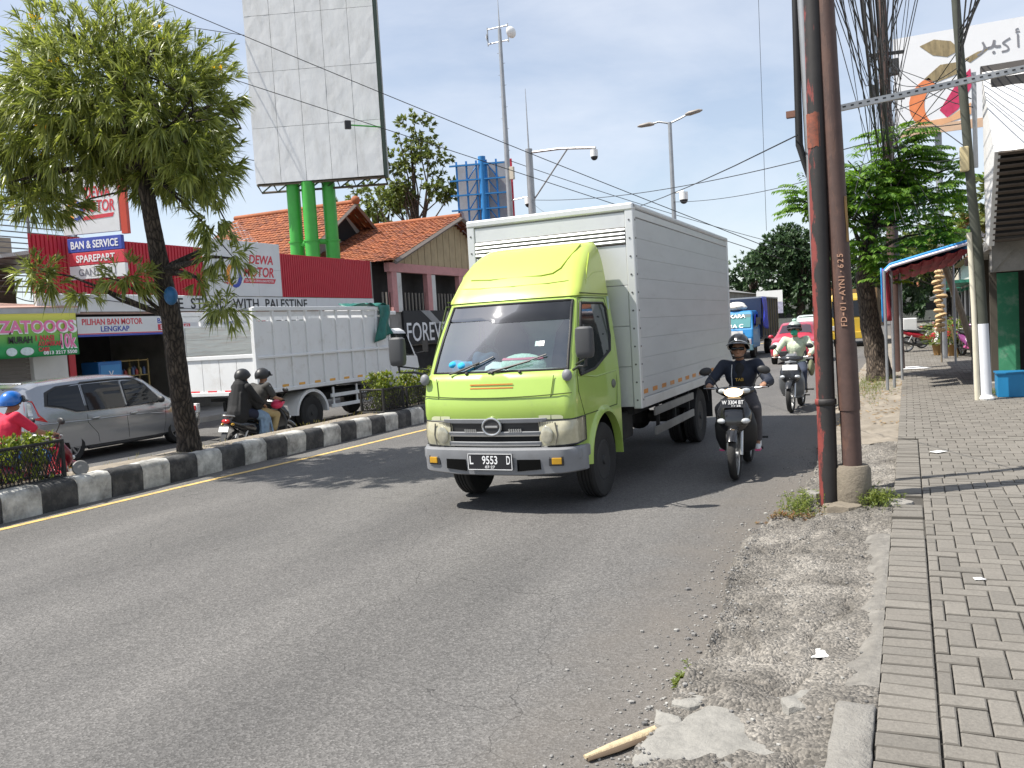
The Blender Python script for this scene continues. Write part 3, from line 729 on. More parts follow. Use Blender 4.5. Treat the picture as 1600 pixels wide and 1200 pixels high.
LAMP = mat('yellowed_lens', (0.46, 0.43, 0.3), 0.12, var=0.3, scale=7, coat=0.8)
AMBER = mat('amber_lens', (0.5, 0.27, 0.015), 0.2, var=0.15, scale=10, coat=0.5)
WHITEP = mat('white_paint', (0.78, 0.78, 0.76), 0.45, var=0.05)
WINDSCREEN = mat_glass('windscreen_glass', (0.78, 0.9, 0.88), 0.25, fk=.25)
DARKGLASS = mat_glass('tinted_glass', (0.10, 0.115, 0.12), 0.06)
TEXTW = mat('print_white', (0.8, 0.8, 0.8), 0.5, var=0.02)
TEXTK = mat('print_black', (0.02, 0.02, 0.022), 0.5, var=0.02)
TX, TY = -3.84, 8.78
trk = thing('box_truck', 'lime green cab box truck with grey aluminium cargo box driving towards the camera', 'truck', (TX, TY, 0), PI)

def plan_ring(z, front, w, rear, r=0.16, bow=0.09, nf=14, inward=0.0):
    """cab outline at one height: left rear -> left side -> front -> right side"""
    pts = [(-w, rear, z), (-w, rear*0.6+(front-r)*0.4, z), (-w, rear*0.25+(front-r-bow)*0.75, z)]
    cx = w-r
    fy = lambda x: front-bow*(x/w)**2
    for i in range(7):
        a = PI/2*i/6; e = 0.8
        pts.append((-cx-r*math.cos(a)**e, fy(cx)-r+r*math.sin(a)**e, z))
    for i in range(1, nf):
        x = -cx+2*cx*i/nf; pts.append((x, fy(x), z))
    return pts + [(-p[0], p[1], p[2]) for p in reversed(pts[:10])]
NF = 14
# rings: z, front, half width, rear, corner radius, bow
CAB = [(0.93, 0.98, 0.85, -0.62, 0.14, 0.10), (1.0, 1.0, 0.852, -0.62, 0.14, 0.10), (1.16, 1.0, 0.852, -0.62, 0.14, 0.10), (1.19, 0.985, 0.85, -0.62, 0.14, 0.10), (1.34, 0.965, 0.845, -0.62, 0.15, 0.10),
       (1.405, 0.93, 0.84, -0.62, 0.16, 0.11), (1.43, 0.885, 0.838, -0.62, 0.16, 0.11), (1.6, 0.80, 0.825, -0.62, 0.16, 0.11), (1.8, 0.68, 0.805, -0.62, 0.15, 0.11), (2.0, 0.55, 0.782, -0.62, 0.15, 0.11), (2.12, 0.465, 0.768, -0.62, 0.15, 0.11), (2.17, 0.42, 0.762, -0.62, 0.15, 0.10), (2.23, 0.30, 0.735, -0.6, 0.15, 0.09)]
rings = [plan_ring(z, f, w, re, r, b) for z, f, w, re, r, b in CAB]
N = len(rings[0]); cab = MB(); glass = MB(); ws_lo, ws_hi = 6, 10; gi0, gi1 = 7, N-9
vs = [p for r in rings for p in r]; fs = []; gf = []
for k in range(len(rings)-1):
    for i in range(N-1):
        q = (k*N+i, k*N+i+1, (k+1)*N+i+1, (k+1)*N+i)
        (gf if ws_lo <= k < ws_hi and gi0 <= i < gi1 else fs).append(q)
    fs.append((k*N+N-1, k*N, (k+1)*N, (k+1)*N+N-1))
fs.append(tuple(range((len(rings)-1)*N, len(rings)*N)))
cab.add(vs, fs)
cabo = cab.build('cab_body', LIME, trk, smooth=32)
_u = sorted({i for f in gf for i in f}); _ix = {j: k for k, j in enumerate(_u)}; glass.add([vs[i] for i in _u], [tuple(_ix[i] for i in f) for f in gf])
g = glass.build('windscreen', WINDSCREEN, trk, smooth=60, fix=False)
for v in g.data.vertices: v.co.y += 0.0
hole = [rings[ws_lo][i] for i in range(gi0, gi1+1)] + [rings[k][gi1] for k in range(ws_lo+1, ws_hi)] + [rings[ws_hi][i] for i in range(gi1, gi0-1, -1)] + [rings[k][gi0] for k in range(ws_hi-1, ws_lo, -1)]
b = MB(); b.tube(hole+[hole[0]], 0.016, 6); b.build('windscreen_seal', RUBBER, trk, smooth=60)
# tinted visor band on the glass and the inspection sticker
def cab_ring(z): return plan_ring(z, *[lerp_tab([(c[0], c[j]) for c in CAB], z) for j in (1, 2, 3, 4, 5)])
vz = [1.925, 1.96, 2.0, 2.04, 2.08, 2.117]; vr = [[(p[0], p[1]+.004, p[2]) for p in cab_ring(z)[gi0:gi1+1]] for z in vz]
for i in range(len(vr[0])): vr[0][i] = (vr[0][i][0], vr[0][i][1]-(.022 if vr[0][i][0] > .12 else 0), vr[0][i][2]+(.035 if vr[0][i][0] > .12 else 0))
b = MB(); b.loft(vr, closed=False); b.build('sun_visor_band', mat_glass('visor_film', (0.1, 0.09, 0.11), 0.05, fk=.4), g, smooth=60, fix=False)
b = MB(); b.sheet(1, 1, lambda u, v: (-.5+.1*u, .695+.03*(1-v), 1.72-.05*(1-v))); b.build('sticker', WHITEP, g)
# cabin interior
inn = MB()
inn.span((-.78, -.58, 1.2), (.78, -.54, 2.16)); inn.span((-.8, -.58, 1.1), (.8, .8, 1.14))
inn.build('cabin_lining', mat('cabin_grey', (0.42, 0.52, 0.5), 0.8, var=.2), trk)
b = MB(); b.sweep([((-.78, .62, 1.3), .2, .12), ((-.4, .68, 1.32), .2, .13), ((.4, .68, 1.32), .2, .13), ((.78, .62, 1.3), .2, .12)], n=14, p=3); b.build('dashboard', mat('dash_grey', (0.33, 0.37, 0.36), 0.7), trk, smooth=45)
for sx in (-.38, .38):
    s = MB(); s.sweep([((sx, -.3, 1.2), .24, .1), ((sx, -.38, 1.5), .24, .08), ((sx, -.44, 1.78), .2, .07), ((sx, -.46, 1.92), .1, .05)], n=14, p=3.2, up=(0, 1, 0)); s.build('seat', mat('seat_cloth', (0.07, 0.08, 0.085), 0.9, var=.2), trk, smooth=50)
b = MB(); M = Matrix.Rotation(rad(-55), 3, 'X')
b.tube([Vector((.38, .36, 1.52))+M @ Vector((.2*math.cos(2*PI*i/24), .2*math.sin(2*PI*i/24), 0)) for i in range(25)], .016, 6); b.cyl((.38, .36, 1.52), (.38, .6, 1.32), .03)
b.build('steering_wheel', BLACKP, trk, smooth=50)
# things lying on the dashboard (seen through the glass)
def lump(nm, x, y, z, rx, ry, rz, m, lab, cat, seed):
    b = MB(); r = random.Random(seed)
    for i in range(6): b.sphere((r.uniform(-rx, rx)*.6, r.uniform(-ry, ry)*.6, r.uniform(0, rz)*.6), (rx*.6, ry*.6, rz*.55), 10, 7, Matrix.Rotation(r.random()*3, 3, 'Z'))
    o = blob(nm, b, m, None, .018, 2); o.location = (TX-x, TY-y, z); tag(o, lab, cat)
lump('folded_cloth', .45, .68, 1.45, .2, .12, .1, mat('blue_cloth', (0.02, 0.35, 0.62), .8, var=.3, scale=10), 'bright blue folded cloth on the dashboard of the green truck', 'cloth', 3)
lump('folded_cloth', .22, .62, 1.47, .15, .1, .16, mat('dark_teal_cloth', (0.02, 0.06, 0.11), .8, var=.3, scale=10), 'dark navy bundle on the dashboard of the green truck', 'cloth', 4)
b = MB(); b.sphere((0, 0, 0), (.26, .12, .13), 20, 10); o = b.build('straw_hat', mat('green_woven', (0.5, 0.68, 0.58), .8, var=.35, scale=40, bump=.4, bscale=60), smooth=60)
o.location = (TX+.22, TY-.64, 1.47); tag(o, 'pale green woven hat behind the windscreen of the green truck', 'hat')
b2 = MB(); b2.lathe([(.215, -.02), (.235, 0), (.215, .02)], axis=(0, 0, 1), n=24, closed=True); hb = b2.build('hat_band', mat('pink_cloth', (0.7, 0.18, 0.28), .8), o, smooth=50); hb.location = (0, 0, .07); hb.scale = (1, .45, 1)
b = MB(); b.sheet(4, 4, lambda u, v: ((u-.5)*.3, (v-.5)*.16, .03*math.sin(u*5))); o = b.build('paper_sheet', mat('paper', (0.72, 0.78, 0.8), .8), smooth=60, solid=.002); o.location = (TX-.02, TY-.7, 1.47); o.rotation_euler = (rad(25), 0, .3); tag(o, 'white papers on the dashboard of the green truck', 'paper')

# lower front: nose panel, grille, lamps, bumper
def bowed(z0, z1, y0, y1, x0, x1, t=0.05, bow=.10, w=.85, n=16):
    """panel following the bowed front between two heights"""
    q = MB(); rg = []
    for i in range(n+1):
        x = x0+(x1-x0)*i/n; o = -bow*(x/w)**2
        rg.append([(x, y0+o, z0), (x, y1+o, z1), (x, y1+o-t, z1), (x, y0+o-t, z0)])
    q.loft(rg); return q
bowed(.66, .965, .955, .985, -.70, .70, .3).build('nose_backing', BLACKP, trk, smooth=40)
bowed(.915, .965, .995, 1.005, -.58, .58, .06).build('grille_top_bar', GREYP, trk, smooth=40, bevel=.008)
for z, t in ((.815, .03), (.715, .028)):
    bowed(z-t, z+t*.6, 1.0, 1.012, -.52, .52, .03).build('grille_bar', GREYP, trk, smooth=40, bevel=.008)
    bowed(z-t, z-t+.014, 1.004, 1.006, -.5, .5, .01).build('grille_chrome_strip', CHROME, trk, smooth=40)
for z in (.765, .865):
    bowed(z-.028, z+.028, .968, .972, -.5, .5, .02).build('grille_mesh', mat('grille_black', (0.012, 0.012, 0.013), .7, bump=.8, bscale=150), trk, smooth=40)
for s in (-1, 1):
    for i in range(6):
        q = MB(); x = s*(.19+.024*i); q.box((x, 1.005-.1*(x/.85)**2, .845), (.014, .012, .034), M=Matrix.Rotation(.25, 3, 'Y')); q.build('grille_badge_bar', CHROME, trk)
# round emblem: ring with a bar through it
em = part('emblem', trk, (0, 1.012, .885))
q = MB(); q.tube([(.1*math.cos(2*PI*i/24), 0, .084*math.sin(2*PI*i/24)) for i in range(25)], .013, 8); q.build('emblem_ring', CHROME, em, smooth=40)
q = MB(); q.span((-.07, -.008, -.011), (.07, .012, .011)); q.build('emblem_bar', CHROME, em, bevel=.003)
q = MB(); q.lathe([(.001, .0), (.085, 0), (.085, -.03), (.001, -.03)], axis=(0, 1, 0), n=24); q.build('emblem_plate', BLACKP, em)
for s in (-1, 1):
    # headlamp wraps round the corner
    hl = MB(); rg = []
    for i in range(15):
        t = i/14; x = .50+.352*min(1, t*1.25); y = .99-.1*(x/.85)**2 if t < .8 else .87-.28*(t-.8)/.2
        if .55 < t < .8: y -= .06*((t-.55)/.25)**2
        zt, zb = .935+.012*t, .672+.03*t; k = .03*math.sin(PI*min(1, t*1.0))
        rg.append([(s*x, y+k*.3, zb), (s*x, y+.012+k, (zb+zt)/2-.05), (s*x, y+.012+k, (zb+zt)/2+.06), (s*x, y+k*.2, zt), (s*(x-.05), y-.08, zt), (s*(x-.05), y-.08, zb)])
    hl.loft(rg); h = hl.build('headlight', LAMP, trk, smooth=50)
    q = MB(); q.lathe([(.001, .012), (.06, .0), (.085, -.025)], (s*.6, .962, .80), (0, 1, 0), 18); q.build('reflector', CHROME, h, smooth=60)
    q = MB(); q.sphere((s*.585, .984, .80), (.065, .014, .09), 16, 10); q.build('bulb_bowl', mat('lens_bowl', (.44, .42, .33), .15, .3, var=.35, scale=16, coat=.8), h, smooth=60)
    q = MB(); q.sphere((s*.765, .885, .80), (.05, .03, .1), 14, 10, Matrix.Rotation(-s*.6, 3, 'Z')); q.build('indicator_bowl', mat('indicator_lens', (.5, .4, .24), .15, .2, var=.35, scale=18, coat=.8), h, smooth=60)
    for k_ in range(9): q = MB(); q.box((s*(.5+.017*k_), .992-.1*((.5+.017*k_)/.85)**2+.004, .905), (.006, .02, .04)); q.build('lens_rib', mat('lens_rim', (0.16, 0.15, 0.12), .4), h)
    q = MB(); q.tube([(s*.665, .972, .695), (s*.69, .966, .80), (s*.672, .97, .92)], .008, 5); q.build('lens_divider', mat('lens_rim', (0.16, 0.15, 0.12), .4), h)
    q = MB(); q.tube([rg[i][0] for i in range(0, 15)]+[rg[i][3] for i in range(14, -1, -1)]+[rg[0][0]], .009, 5); q.build('lens_seal', BLACKP, h)
    for rr_, zz in (): q = MB(); q.tube([(s*.585+rr_*math.cos(a)*s, .992-.012, zz+rr_*math.sin(a)) for a in [2*PI*i/20 for i in range(21)]], .006, 5); q.build('lens_ring', mat('lens_rim', (0, 0, 0)), h)
    bowed(.95, 1.0, .995, .998, min(s*.5, s*.74), max(s*.5, s*.74), .05).build('headlight_brow', mat('brow_cream', (0.6, 0.62, 0.4), .4), trk, smooth=40)
# bumper with openings
bm = [(.395, 1.03), (.41, 1.065), (.535, 1.075), (.575, 1.085), (.655, 1.08), (.672, 1.05)]
q = MB(); rg = []
for i in range(31):
    x = -.9+1.8*i/30; ax = abs(x); o = -.1*(x/.85)**2-(.16*max(0, (ax-.74)/.16)**2)
    rise = .03*max(0, (ax-.4)/.5)
    rg.append([(x, y+o, z+rise*(1 if z < .45 else 0)) for z, y in bm]+[(x, .95+o, .672), (x, .95+o, .395+rise)])
q.loft(rg); bo = q.build('front_bumper', GREYP, trk, smooth=40)
for s in (-1, 1):
    q = MB(); rg = []
    for i in range(9):
        x = s*(.285+.24*i/8); y = 1.078-.1*(x/.85)**2
        rg.append([(x, y+.004, .445+.02*(i/8)), (x, y+.004, .565), (x, y-.03, .565), (x, y-.03, .445+.02*(i/8))])
    q.loft(rg); q.build('bumper_opening', mat('opening_black', (0.004, 0.004, 0.004), .95, spec=.1), bo)
    q = MB(); x = s*.68; q.box((x, 1.068-.1*(x/.85)**2, .545), (.15, .03, .095), rz=-s*.2); fo = q.build('fog_light_housing', BLACKP, bo, bevel=.008)
    q = MB(); q.box((x+s*.01, 1.082-.1*(x/.85)**2, .545), (.1, .02, .065), rz=-s*.2); q.build('fog_light', AMBER, bo, bevel=.006)
    q = MB(); q.box((s*.86, .72, .6), (.06, .3, .12)); q.build('bumper_end', GREYP, bo, bevel=.02)
# registration plate
pl = MB(); pl.box((.0, 1.095, .545), (.5, .012, .165)); plo = pl.build('number_plate', mat('plate_black', (0.015, 0.015, 0.018), .4), trk, bevel=.004)
FN = (PI/2, 0, PI)
q = MB()
for a, c in (((0, .079), (.49, .006)), ((0, -.079), (.49, .006)), ((.243, 0), (.006, .16)), ((-.243, 0), (.006, .16))): q.box((a[0], 1.103, .545+a[1]), (c[0], .003, c[1]))
q.build('plate_rim', TEXTW, plo)
for t, x, z, w, h in (('L', .205, .562, .04, .085), ('9553', 0, .562, .17, .085), ('D', -.205, .562, .04, .085), ('07·27', 0, .492, .11, .028)):
    text(t, 'plate_lettering', plo, TEXTW, (x, 1.1015, z), FN, w, h, .002, .012)
# orange pinstripes on the nose
for z in (1.268, 1.305):
    q = bowed(z, z+.011, .977, .977, -.24, .24, .003); q.build('orange_stripe', mat('orange_stripe_paint', (0.75, 0.22, 0.05), .4), trk)
# nose seam lines
q = MB(); q.tube([(x, 1.003-.1*(x/.85)**2, 1.175+.03*(x/.85)**2) for x in [-.84+1.68*i/20 for i in range(21)]], .006, 5); q.build('nose_seam', mat('seam_dark', (0.07, 0.1, 0.02), .7), trk)
for s in (-1, 1):
    q = MB(); q.tube([(s*.62, .995-.1*(.62/.85)**2, .95), (s*.63, .995-.1*(.63/.85)**2, 1.17), (s*.66, .965-.1*(.66/.85)**2, 1.38)], .004, 5); q.build('nose_seam', _MATS['seam_dark'], trk)
# wipers
for s, x0, x1 in ((1, .05, -.55), (1, .5, 0.02)):
    y0 = .93; q = MB(); q.tube([(x0, .915, 1.425), (x0-.06, .92-.09*(x0/.85)**2, 1.44), (x1+.15, .865, 1.53)], .012, 6)
    q.tube([(x0-.18, .895, 1.455), (x1, .80-.09*(x1/.85)**2+.03, 1.585)], .008, 5); q.build('wiper', BLACKP, trk, smooth=50)
for x in (-.3, .3, .0):
    q = MB(); q.sphere((x, .925-.11*(x/.84)**2, 1.425), (.02, .02, .016), 8, 6); q.build('washer_nozzle', BLACKP, trk, smooth=60)
# cab sides below the belt with the wheel arch cut out
for s in (-1, 1):
    arch = [(.0+.5*math.cos(a), .42+.5*math.sin(a)) for a in [rad(d) for d in range(8, 188, 12)]]
    poly = [(.86, .60), (.88, .94), (-.62, .94), (-.62, .62), (-.56, .62)]
    poly = [(.80, .93), (-.618, .93), (-.618, .55), (-.50, .5)] + [p for p in reversed(arch)] + [(.55, .5), (.80, .56)]
    q = MB(); q.prism(poly, 'yz', s*.80, s*.851); q.build('side_skirt', LIME, trk, smooth=30)
    q = MB(); rg = []
    for d in range(2, 184, 10):
        a = rad(d); cy, cz = .0+.5*math.cos(a), .42+.5*math.sin(a); oy, oz = math.cos(a), math.sin(a)
        rg.append([(s*.80, cy, cz), (s*.885, cy, cz), (s*.885, cy+oy*.025, cz+oz*.025), (s*.848, cy+oy*.075, cz+oz*.075)])
    q.loft(rg, True); q.build('wheel_arch', LIME, trk, smooth=40)
    q = MB(); q.span((s*.45, -.5, .42), (s*.8, .52, .88)); 
    fl = MB(); fl.prism([(.5, .42)]+[(.49*math.cos(rad(d)), .42+.49*math.sin(rad(d))) for d in range(0, 181, 15)]+[(-.5, .42)], 'yz', s*.42, s*.5); fl.build('wheel_well', CHASSIS, trk)
    # door: side glass, seams, handle, mirror
    def sx(z): return s*(.852 if z < 1.2 else lerp_tab([(1.2, .85), (1.34, .845), (1.43, .838), (1.6, .825), (1.8, .805), (2.0, .782), (2.17, .762), (2.3, .74)], z))
    win = [(.34, 2.085), (-.36, 2.085), (-.42, 2.03), (-.43, 1.72), (-.36, 1.56), (.18, 1.40), (.66, 1.36), (.68, 1.42)]
    def band(poly, off): return [(sx(z)+s*off, y, z) for y, z in poly]
    q = MB(); t = tessellate_polygon([[Vector((y, z, 0)) for y, z in win]]); q.add(band(win, .006), [tuple(f) for f in t])
    dg = mat('side_glass', (0.03, 0.037, 0.038), 0.04, var=.3, scale=2, spec=.8)
    d = q.build('door_window', dg, trk)
    q = MB(); bb = band(win, .006); q.tube(bb+[bb[0]], .015, 6); q.build('window_seal', RUBBER, d, smooth=50)
    door = [(.40, 2.14), (-.44, 2.14), (-.50, 2.0), (-.51, 1.2), (-.46, .95), (.60, .95), (.74, 1.2), (.74, 1.36)]
    q = MB(); bb = band(door, .0); q.tube(bb+[bb[0]], .006, 5); q.build('door_seam', _MATS['seam_dark'], trk)
    q = MB(); bb = band([(.70, 1.36), (.2, 1.31), (-.5, 1.33)], .0); q.tube(bb, .009, 5); q.build('belt_crease', LIME, trk)
    q = MB(); q.sphere((s*.852, -.38, 1.19), (.018, .07, .05), 12, 8); q.build('door_handle', mat('handle_grey', (0.14, 0.15, 0.12), .5), trk, smooth=60)
    mi = part('side_mirror', trk)
    mx = s*(1.01 if s < 0 else 1.10)
    q = MB(); q.tube([(s*.83, .80, 1.42), (s*.93, .90, 1.46), (mx, .92, 1.46), (mx, .92, 1.86)], .013, 8); q.tube([(s*.84, .74, 1.47), (mx, .92, 1.53)], .01, 6); q.build('mirror_arm', BLACKP, mi, smooth=50)
    q = MB(); rg = []
    for zz, ww, tt in ((1.535, .06, .03), (1.55, .082, .045), (1.6, .09, .055), (1.76, .09, .055), (1.82, .085, .05), (1.84, .06, .03)):
        rg.append([(mx+ww*math.copysign(abs(math.cos(a))**.5, math.cos(a)), .93+tt*math.copysign(abs(math.sin(a))**.6, math.sin(a)), zz) for a in [2*PI*i/16 for i in range(16)]])
    q.loft(rg); q.build('mirror_housing', mat('mirror_grey', (0.055, 0.057, 0.06), .55), mi, smooth=40)
    q = MB(); q.sphere((s*.80, .905, 1.375), (.055, .04, .06), 10, 8); q.build('mirror_bracket', GREYP, mi, smooth=60)

# roof fairing
FR = [(2.165, .44, .775, .15, .10), (2.2, .42, .775, .15, .10), (2.26, .36, .768, .16, .10), (2.36, .27, .758, .18, .10), (2.46, .165, .745, .2, .09), (2.56, .045, .728, .22, .08), (2.64, -.07, .708, .24, .07), (2.71, -.19, .682, .26, .06), (2.755, -.29, .655, .26, .05), (2.78, -.38, .62, .24, .03)]
fr = [plan_ring(z, f, w, -.56, r, b) for z, f, w, r, b in FR]
q = MB(); n = len(fr[0]); vv = [p for r in fr for p in r]; ff = []
for k in range(len(fr)-1):
    for i in range(n-1): ff.append((k*n+i, k*n+i+1, (k+1)*n+i+1, (k+1)*n+i))
    ff.append((k*n+n-1, k*n, (k+1)*n, (k+1)*n+n-1))
ff.append(tuple(range((len(fr)-1)*n, len(fr)*n))); q.add(vv, ff)
fo = q.build('roof_fairing', LIME2, trk, smooth=50)
def ff_y(x, z):
    f, w, bw = [lerp_tab([(a[0], a[j]) for a in FR], z) for j in (1, 2, 4)]
    return f-bw*(x/w)**2
cr = [(.56, 2.42), (.3, 2.405), (-.3, 2.405), (-.42, 2.42), (-.49, 2.47), (-.53, 2.58), (-.57, 2.68), (-.58, 2.74)]
q = MB(); q.tube([(x, ff_y(x, z)+.004, z) for x, z in cr], .009, 6); q.build('fairing_crease', mat('fairing_crease_tone', (0.33, 0.42, 0.04), .5), fo, smooth=60)
cr = [(.66, 2.33), (.4, 2.315), (0, 2.31), (-.4, 2.315), (-.62, 2.33)]
q = MB(); q.tube([(x, ff_y(x, z)+.003, z) for x, z in cr], .006, 6); q.build('fairing_crease', LIME2, fo, smooth=60)
for s in (-1, 1):
    q = MB(); q.tube([(s*.755, .1, 2.33), (s*.745, -.2, 2.42), (s*.742, -.5, 2.45)], .01, 6); q.build('side_crease', LIME2, fo, smooth=60)
    q = MB(); q.tube([(s*.76, .12, 2.28), (s*.742, -.02, 2.48), (s*.70, -.22, 2.63), (s*.67, -.5, 2.68)], .007, 6); q.build('side_crease', _MATS['fairing_crease_tone'], fo, smooth=60)
    q = MB(); q.tube([(s*.775, .35, 2.19), (s*.776, -.1, 2.185), (s*.776, -.55, 2.185)], .007, 6); q.build('side_crease', _MATS['seam_dark'], fo)

# cargo box
bx = part('cargo_box', trk)
B0, B1, BZ0, BZ1, BW = -.78, -6.42, .86, 3.2, 1.04
q = MB(); q.span((-BW+.03, B1+.03, BZ0+.05), (BW-.03, B0-.03, BZ1-.04)); q.build('box_core', ALU, bx)
np_ = 9; hgt = (BZ1-.16-BZ0-.12)/np_
for s in (-1, 1):
    for i in range(np_):
        z0 = BZ0+.12+hgt*i
        q = MB(); q.span((s*(BW-.04), B1+.06, z0+.001), (s*BW, B0-.09, z0+hgt-.001)); q.build('side_panel', ALU, bx, bevel=.002, seg=1)
    q = MB(); q.span((s*(BW-.05), B1, BZ0), (s*(BW+.012), B0, BZ0+.115)); q.build('bottom_rail', ALU2, bx, bevel=.006)
    q = MB(); q.span((s*(BW-.05), B1, BZ1-.155), (s*(BW+.008), B0, BZ1-.07)); q.build('top_rail', ALU2, bx, bevel=.006)
    q = MB(); q.span((s*(BW-.08), B1-.01, BZ1-.065), (s*(BW+.02), B0+.02, BZ1)); q.build('roof_edge', ALU2, bx, bevel=.02)
    q = MB(); q.span((s*(BW-.085), B0-.085, BZ0), (s*(BW+.016), B0+.016, BZ1-.03)); c = q.build('corner_post', ALU2, bx, bevel=.012)
    q = MB(); q.span((s*(BW-.06), B1-.016, BZ0), (s*(BW+.014), B1+.07, BZ1-.03)); q.build('corner_post', ALU2, bx, bevel=.01)
    rv = MB()
    for i in range(11): z = BZ0+.1+.205*i; rv.cyl((s*(BW-.035), B0+.016, z), (s*(BW-.035), B0+.022, z), .011, n=8); rv.cyl((s*(BW+.016), B0-.05, z), (s*(BW+.021), B0-.05, z), .011, n=8)
    stuff(rv.build('rivet', mat('rivet_dark', (0.12, 0.12, 0.12), .5, .5), c))
    for i in range(13):
        q = MB(); y = B0-.2-.42*i; q.box((s*(BW+.0025), y, BZ0+.185), (.004, .2, .05)); q.build('reflector_sticker', mat('orange_reflector', (0.62, 0.25, 0.05), .5, var=.3, scale=14, dirt=.35, dcol=(.45, .4, .35), dscale=12), bx)
fz = BZ0+.02
for i, h in enumerate((.465, .465, .465, .465)):
    q = MB(); q.span((-BW+.087, B0-.02, fz+.003), (BW-.087, B0+.004, fz+h-.003)); q.build('front_panel', ALU2, bx, bevel=.004, seg=1); fz += h
for i in range(4):
    z = fz+.03+.045*i
    q = MB(); q.box((0, B0+.004, z), (2*BW-.18, .03, .03), M=Matrix.Rotation(.5, 3, 'X')); q.build('louvre', ALU2, bx, bevel=.004)
q = MB(); q.span((-BW+.087, B0-.02, fz), (BW-.087, B0-.012, fz+.19)); q.build('louvre_backing', mat('louvre_brown', (0.16, 0.10, 0.085), .8), bx)
q = MB(); q.span((-BW+.087, B0-.02, fz+.193), (BW-.087, B0+.004, BZ1-.1)); q.build('front_panel', ALU2, bx, bevel=.004, seg=1)
q = MB(); q.span((-BW-.02, B0-.07, BZ1-.085), (BW+.02, B0+.024, BZ1+.003)); q.build('roof_edge', ALU2, bx, bevel=.02)
q = MB(); q.span((-BW+.06, B1+.02, BZ1-.03), (BW-.06, B0-.05, BZ1-.008)); q.build('roof_sheet', ALU2, bx)
q = MB(); q.span((-BW+.06, B1-.01, BZ0+.02), (BW-.06, B1+.025, BZ1-.06)); q.build('rear_door', ALU, bx)
# running gear
wr = mat('truck_rim', (0.04, 0.04, 0.04), .6, .2, var=.3)
for s in (-1, 1):
    wheel(trk, (s*.74, 0, .40), .40, .21, s, .54, wr)
    wheel(trk, (s*.88, -4.15, .40), .40, .20, s, .54, wr); wheel(trk, (s*.64, -4.15, .40), .40, .20, s, .54, wr)
    q = MB(); q.span((s*.3, -6.3, .6), (s*.42, .7, .78)); q.build('chassis_rail', CHASSIS, trk)
    for z, h in ((.70, .1), (.46, .1)):
        q = MB(); q.span((s*(BW-.06), -3.55, z), (s*(BW-.03), -1.5, z+h)); q.build('side_guard', mat('guard_grey', (0.3, 0.29, 0.27), .6, .2, var=.2, dirt=.3), trk, bevel=.006)
    for y in (-1.75, -2.6, -3.4):
        q = MB(); q.span((s*(BW-.1), y-.025, .46), (s*(BW-.062), y+.025, .86)); q.build('guard_post', CHASSIS, trk)
    q = MB(); q.span((s*.5, -4.85, .3), (s*1.0, -4.83, .82)); q.build('mud_flap', RUBBER, trk)
    q = MB(); q.prism([(-4.15+.52*math.cos(rad(d)), .4+.5*math.sin(rad(d))) for d in range(20, 161, 14)]+[(-4.15+.49*math.cos(rad(d)), .4+.47*math.sin(rad(d))) for d in range(160, 19, -14)], 'yz', s*.5, s*1.0); q.build('rear_mudguard', CHASSIS, trk)
q = MB(); q.cyl((-.75, 0, .38), (.75, 0, .38), .07); q.build('front_axle', CHASSIS, trk)
q = MB(); q.cyl((-.7, -4.15, .4), (.7, -4.15, .4), .09); q.sphere((0, -4.15, .4), .2); q.build('rear_axle', CHASSIS, trk)
q = MB(); q.span((-.25, -1.2, .45), (.25, .5, 1.05)); q.build('engine', CHASSIS, trk)
q = MB(); q.span((.5, -2.3, .42), (.85, -1.5, .74)); q.build('fuel_tank', CHASSIS, trk, bevel=.05)
q = MB(); q.span((-.82, -1.15, .5), (-.5, -.72, .82)); q.build('battery_box', CHASSIS, trk, bevel=.02)
for y in (-1, -2, -3, -5, -6):
    q = MB(); q.span((-.9, y-.04, .78), (.9, y+.04, .86)); q.build('cross_member', CHASSIS, trk)
for s in (-1, 1): q = MB(); q.span((s*.84, -.6, .5), (s*.5, -.52, .92)); q.build('rear_splash_guard', CHASSIS, trk)
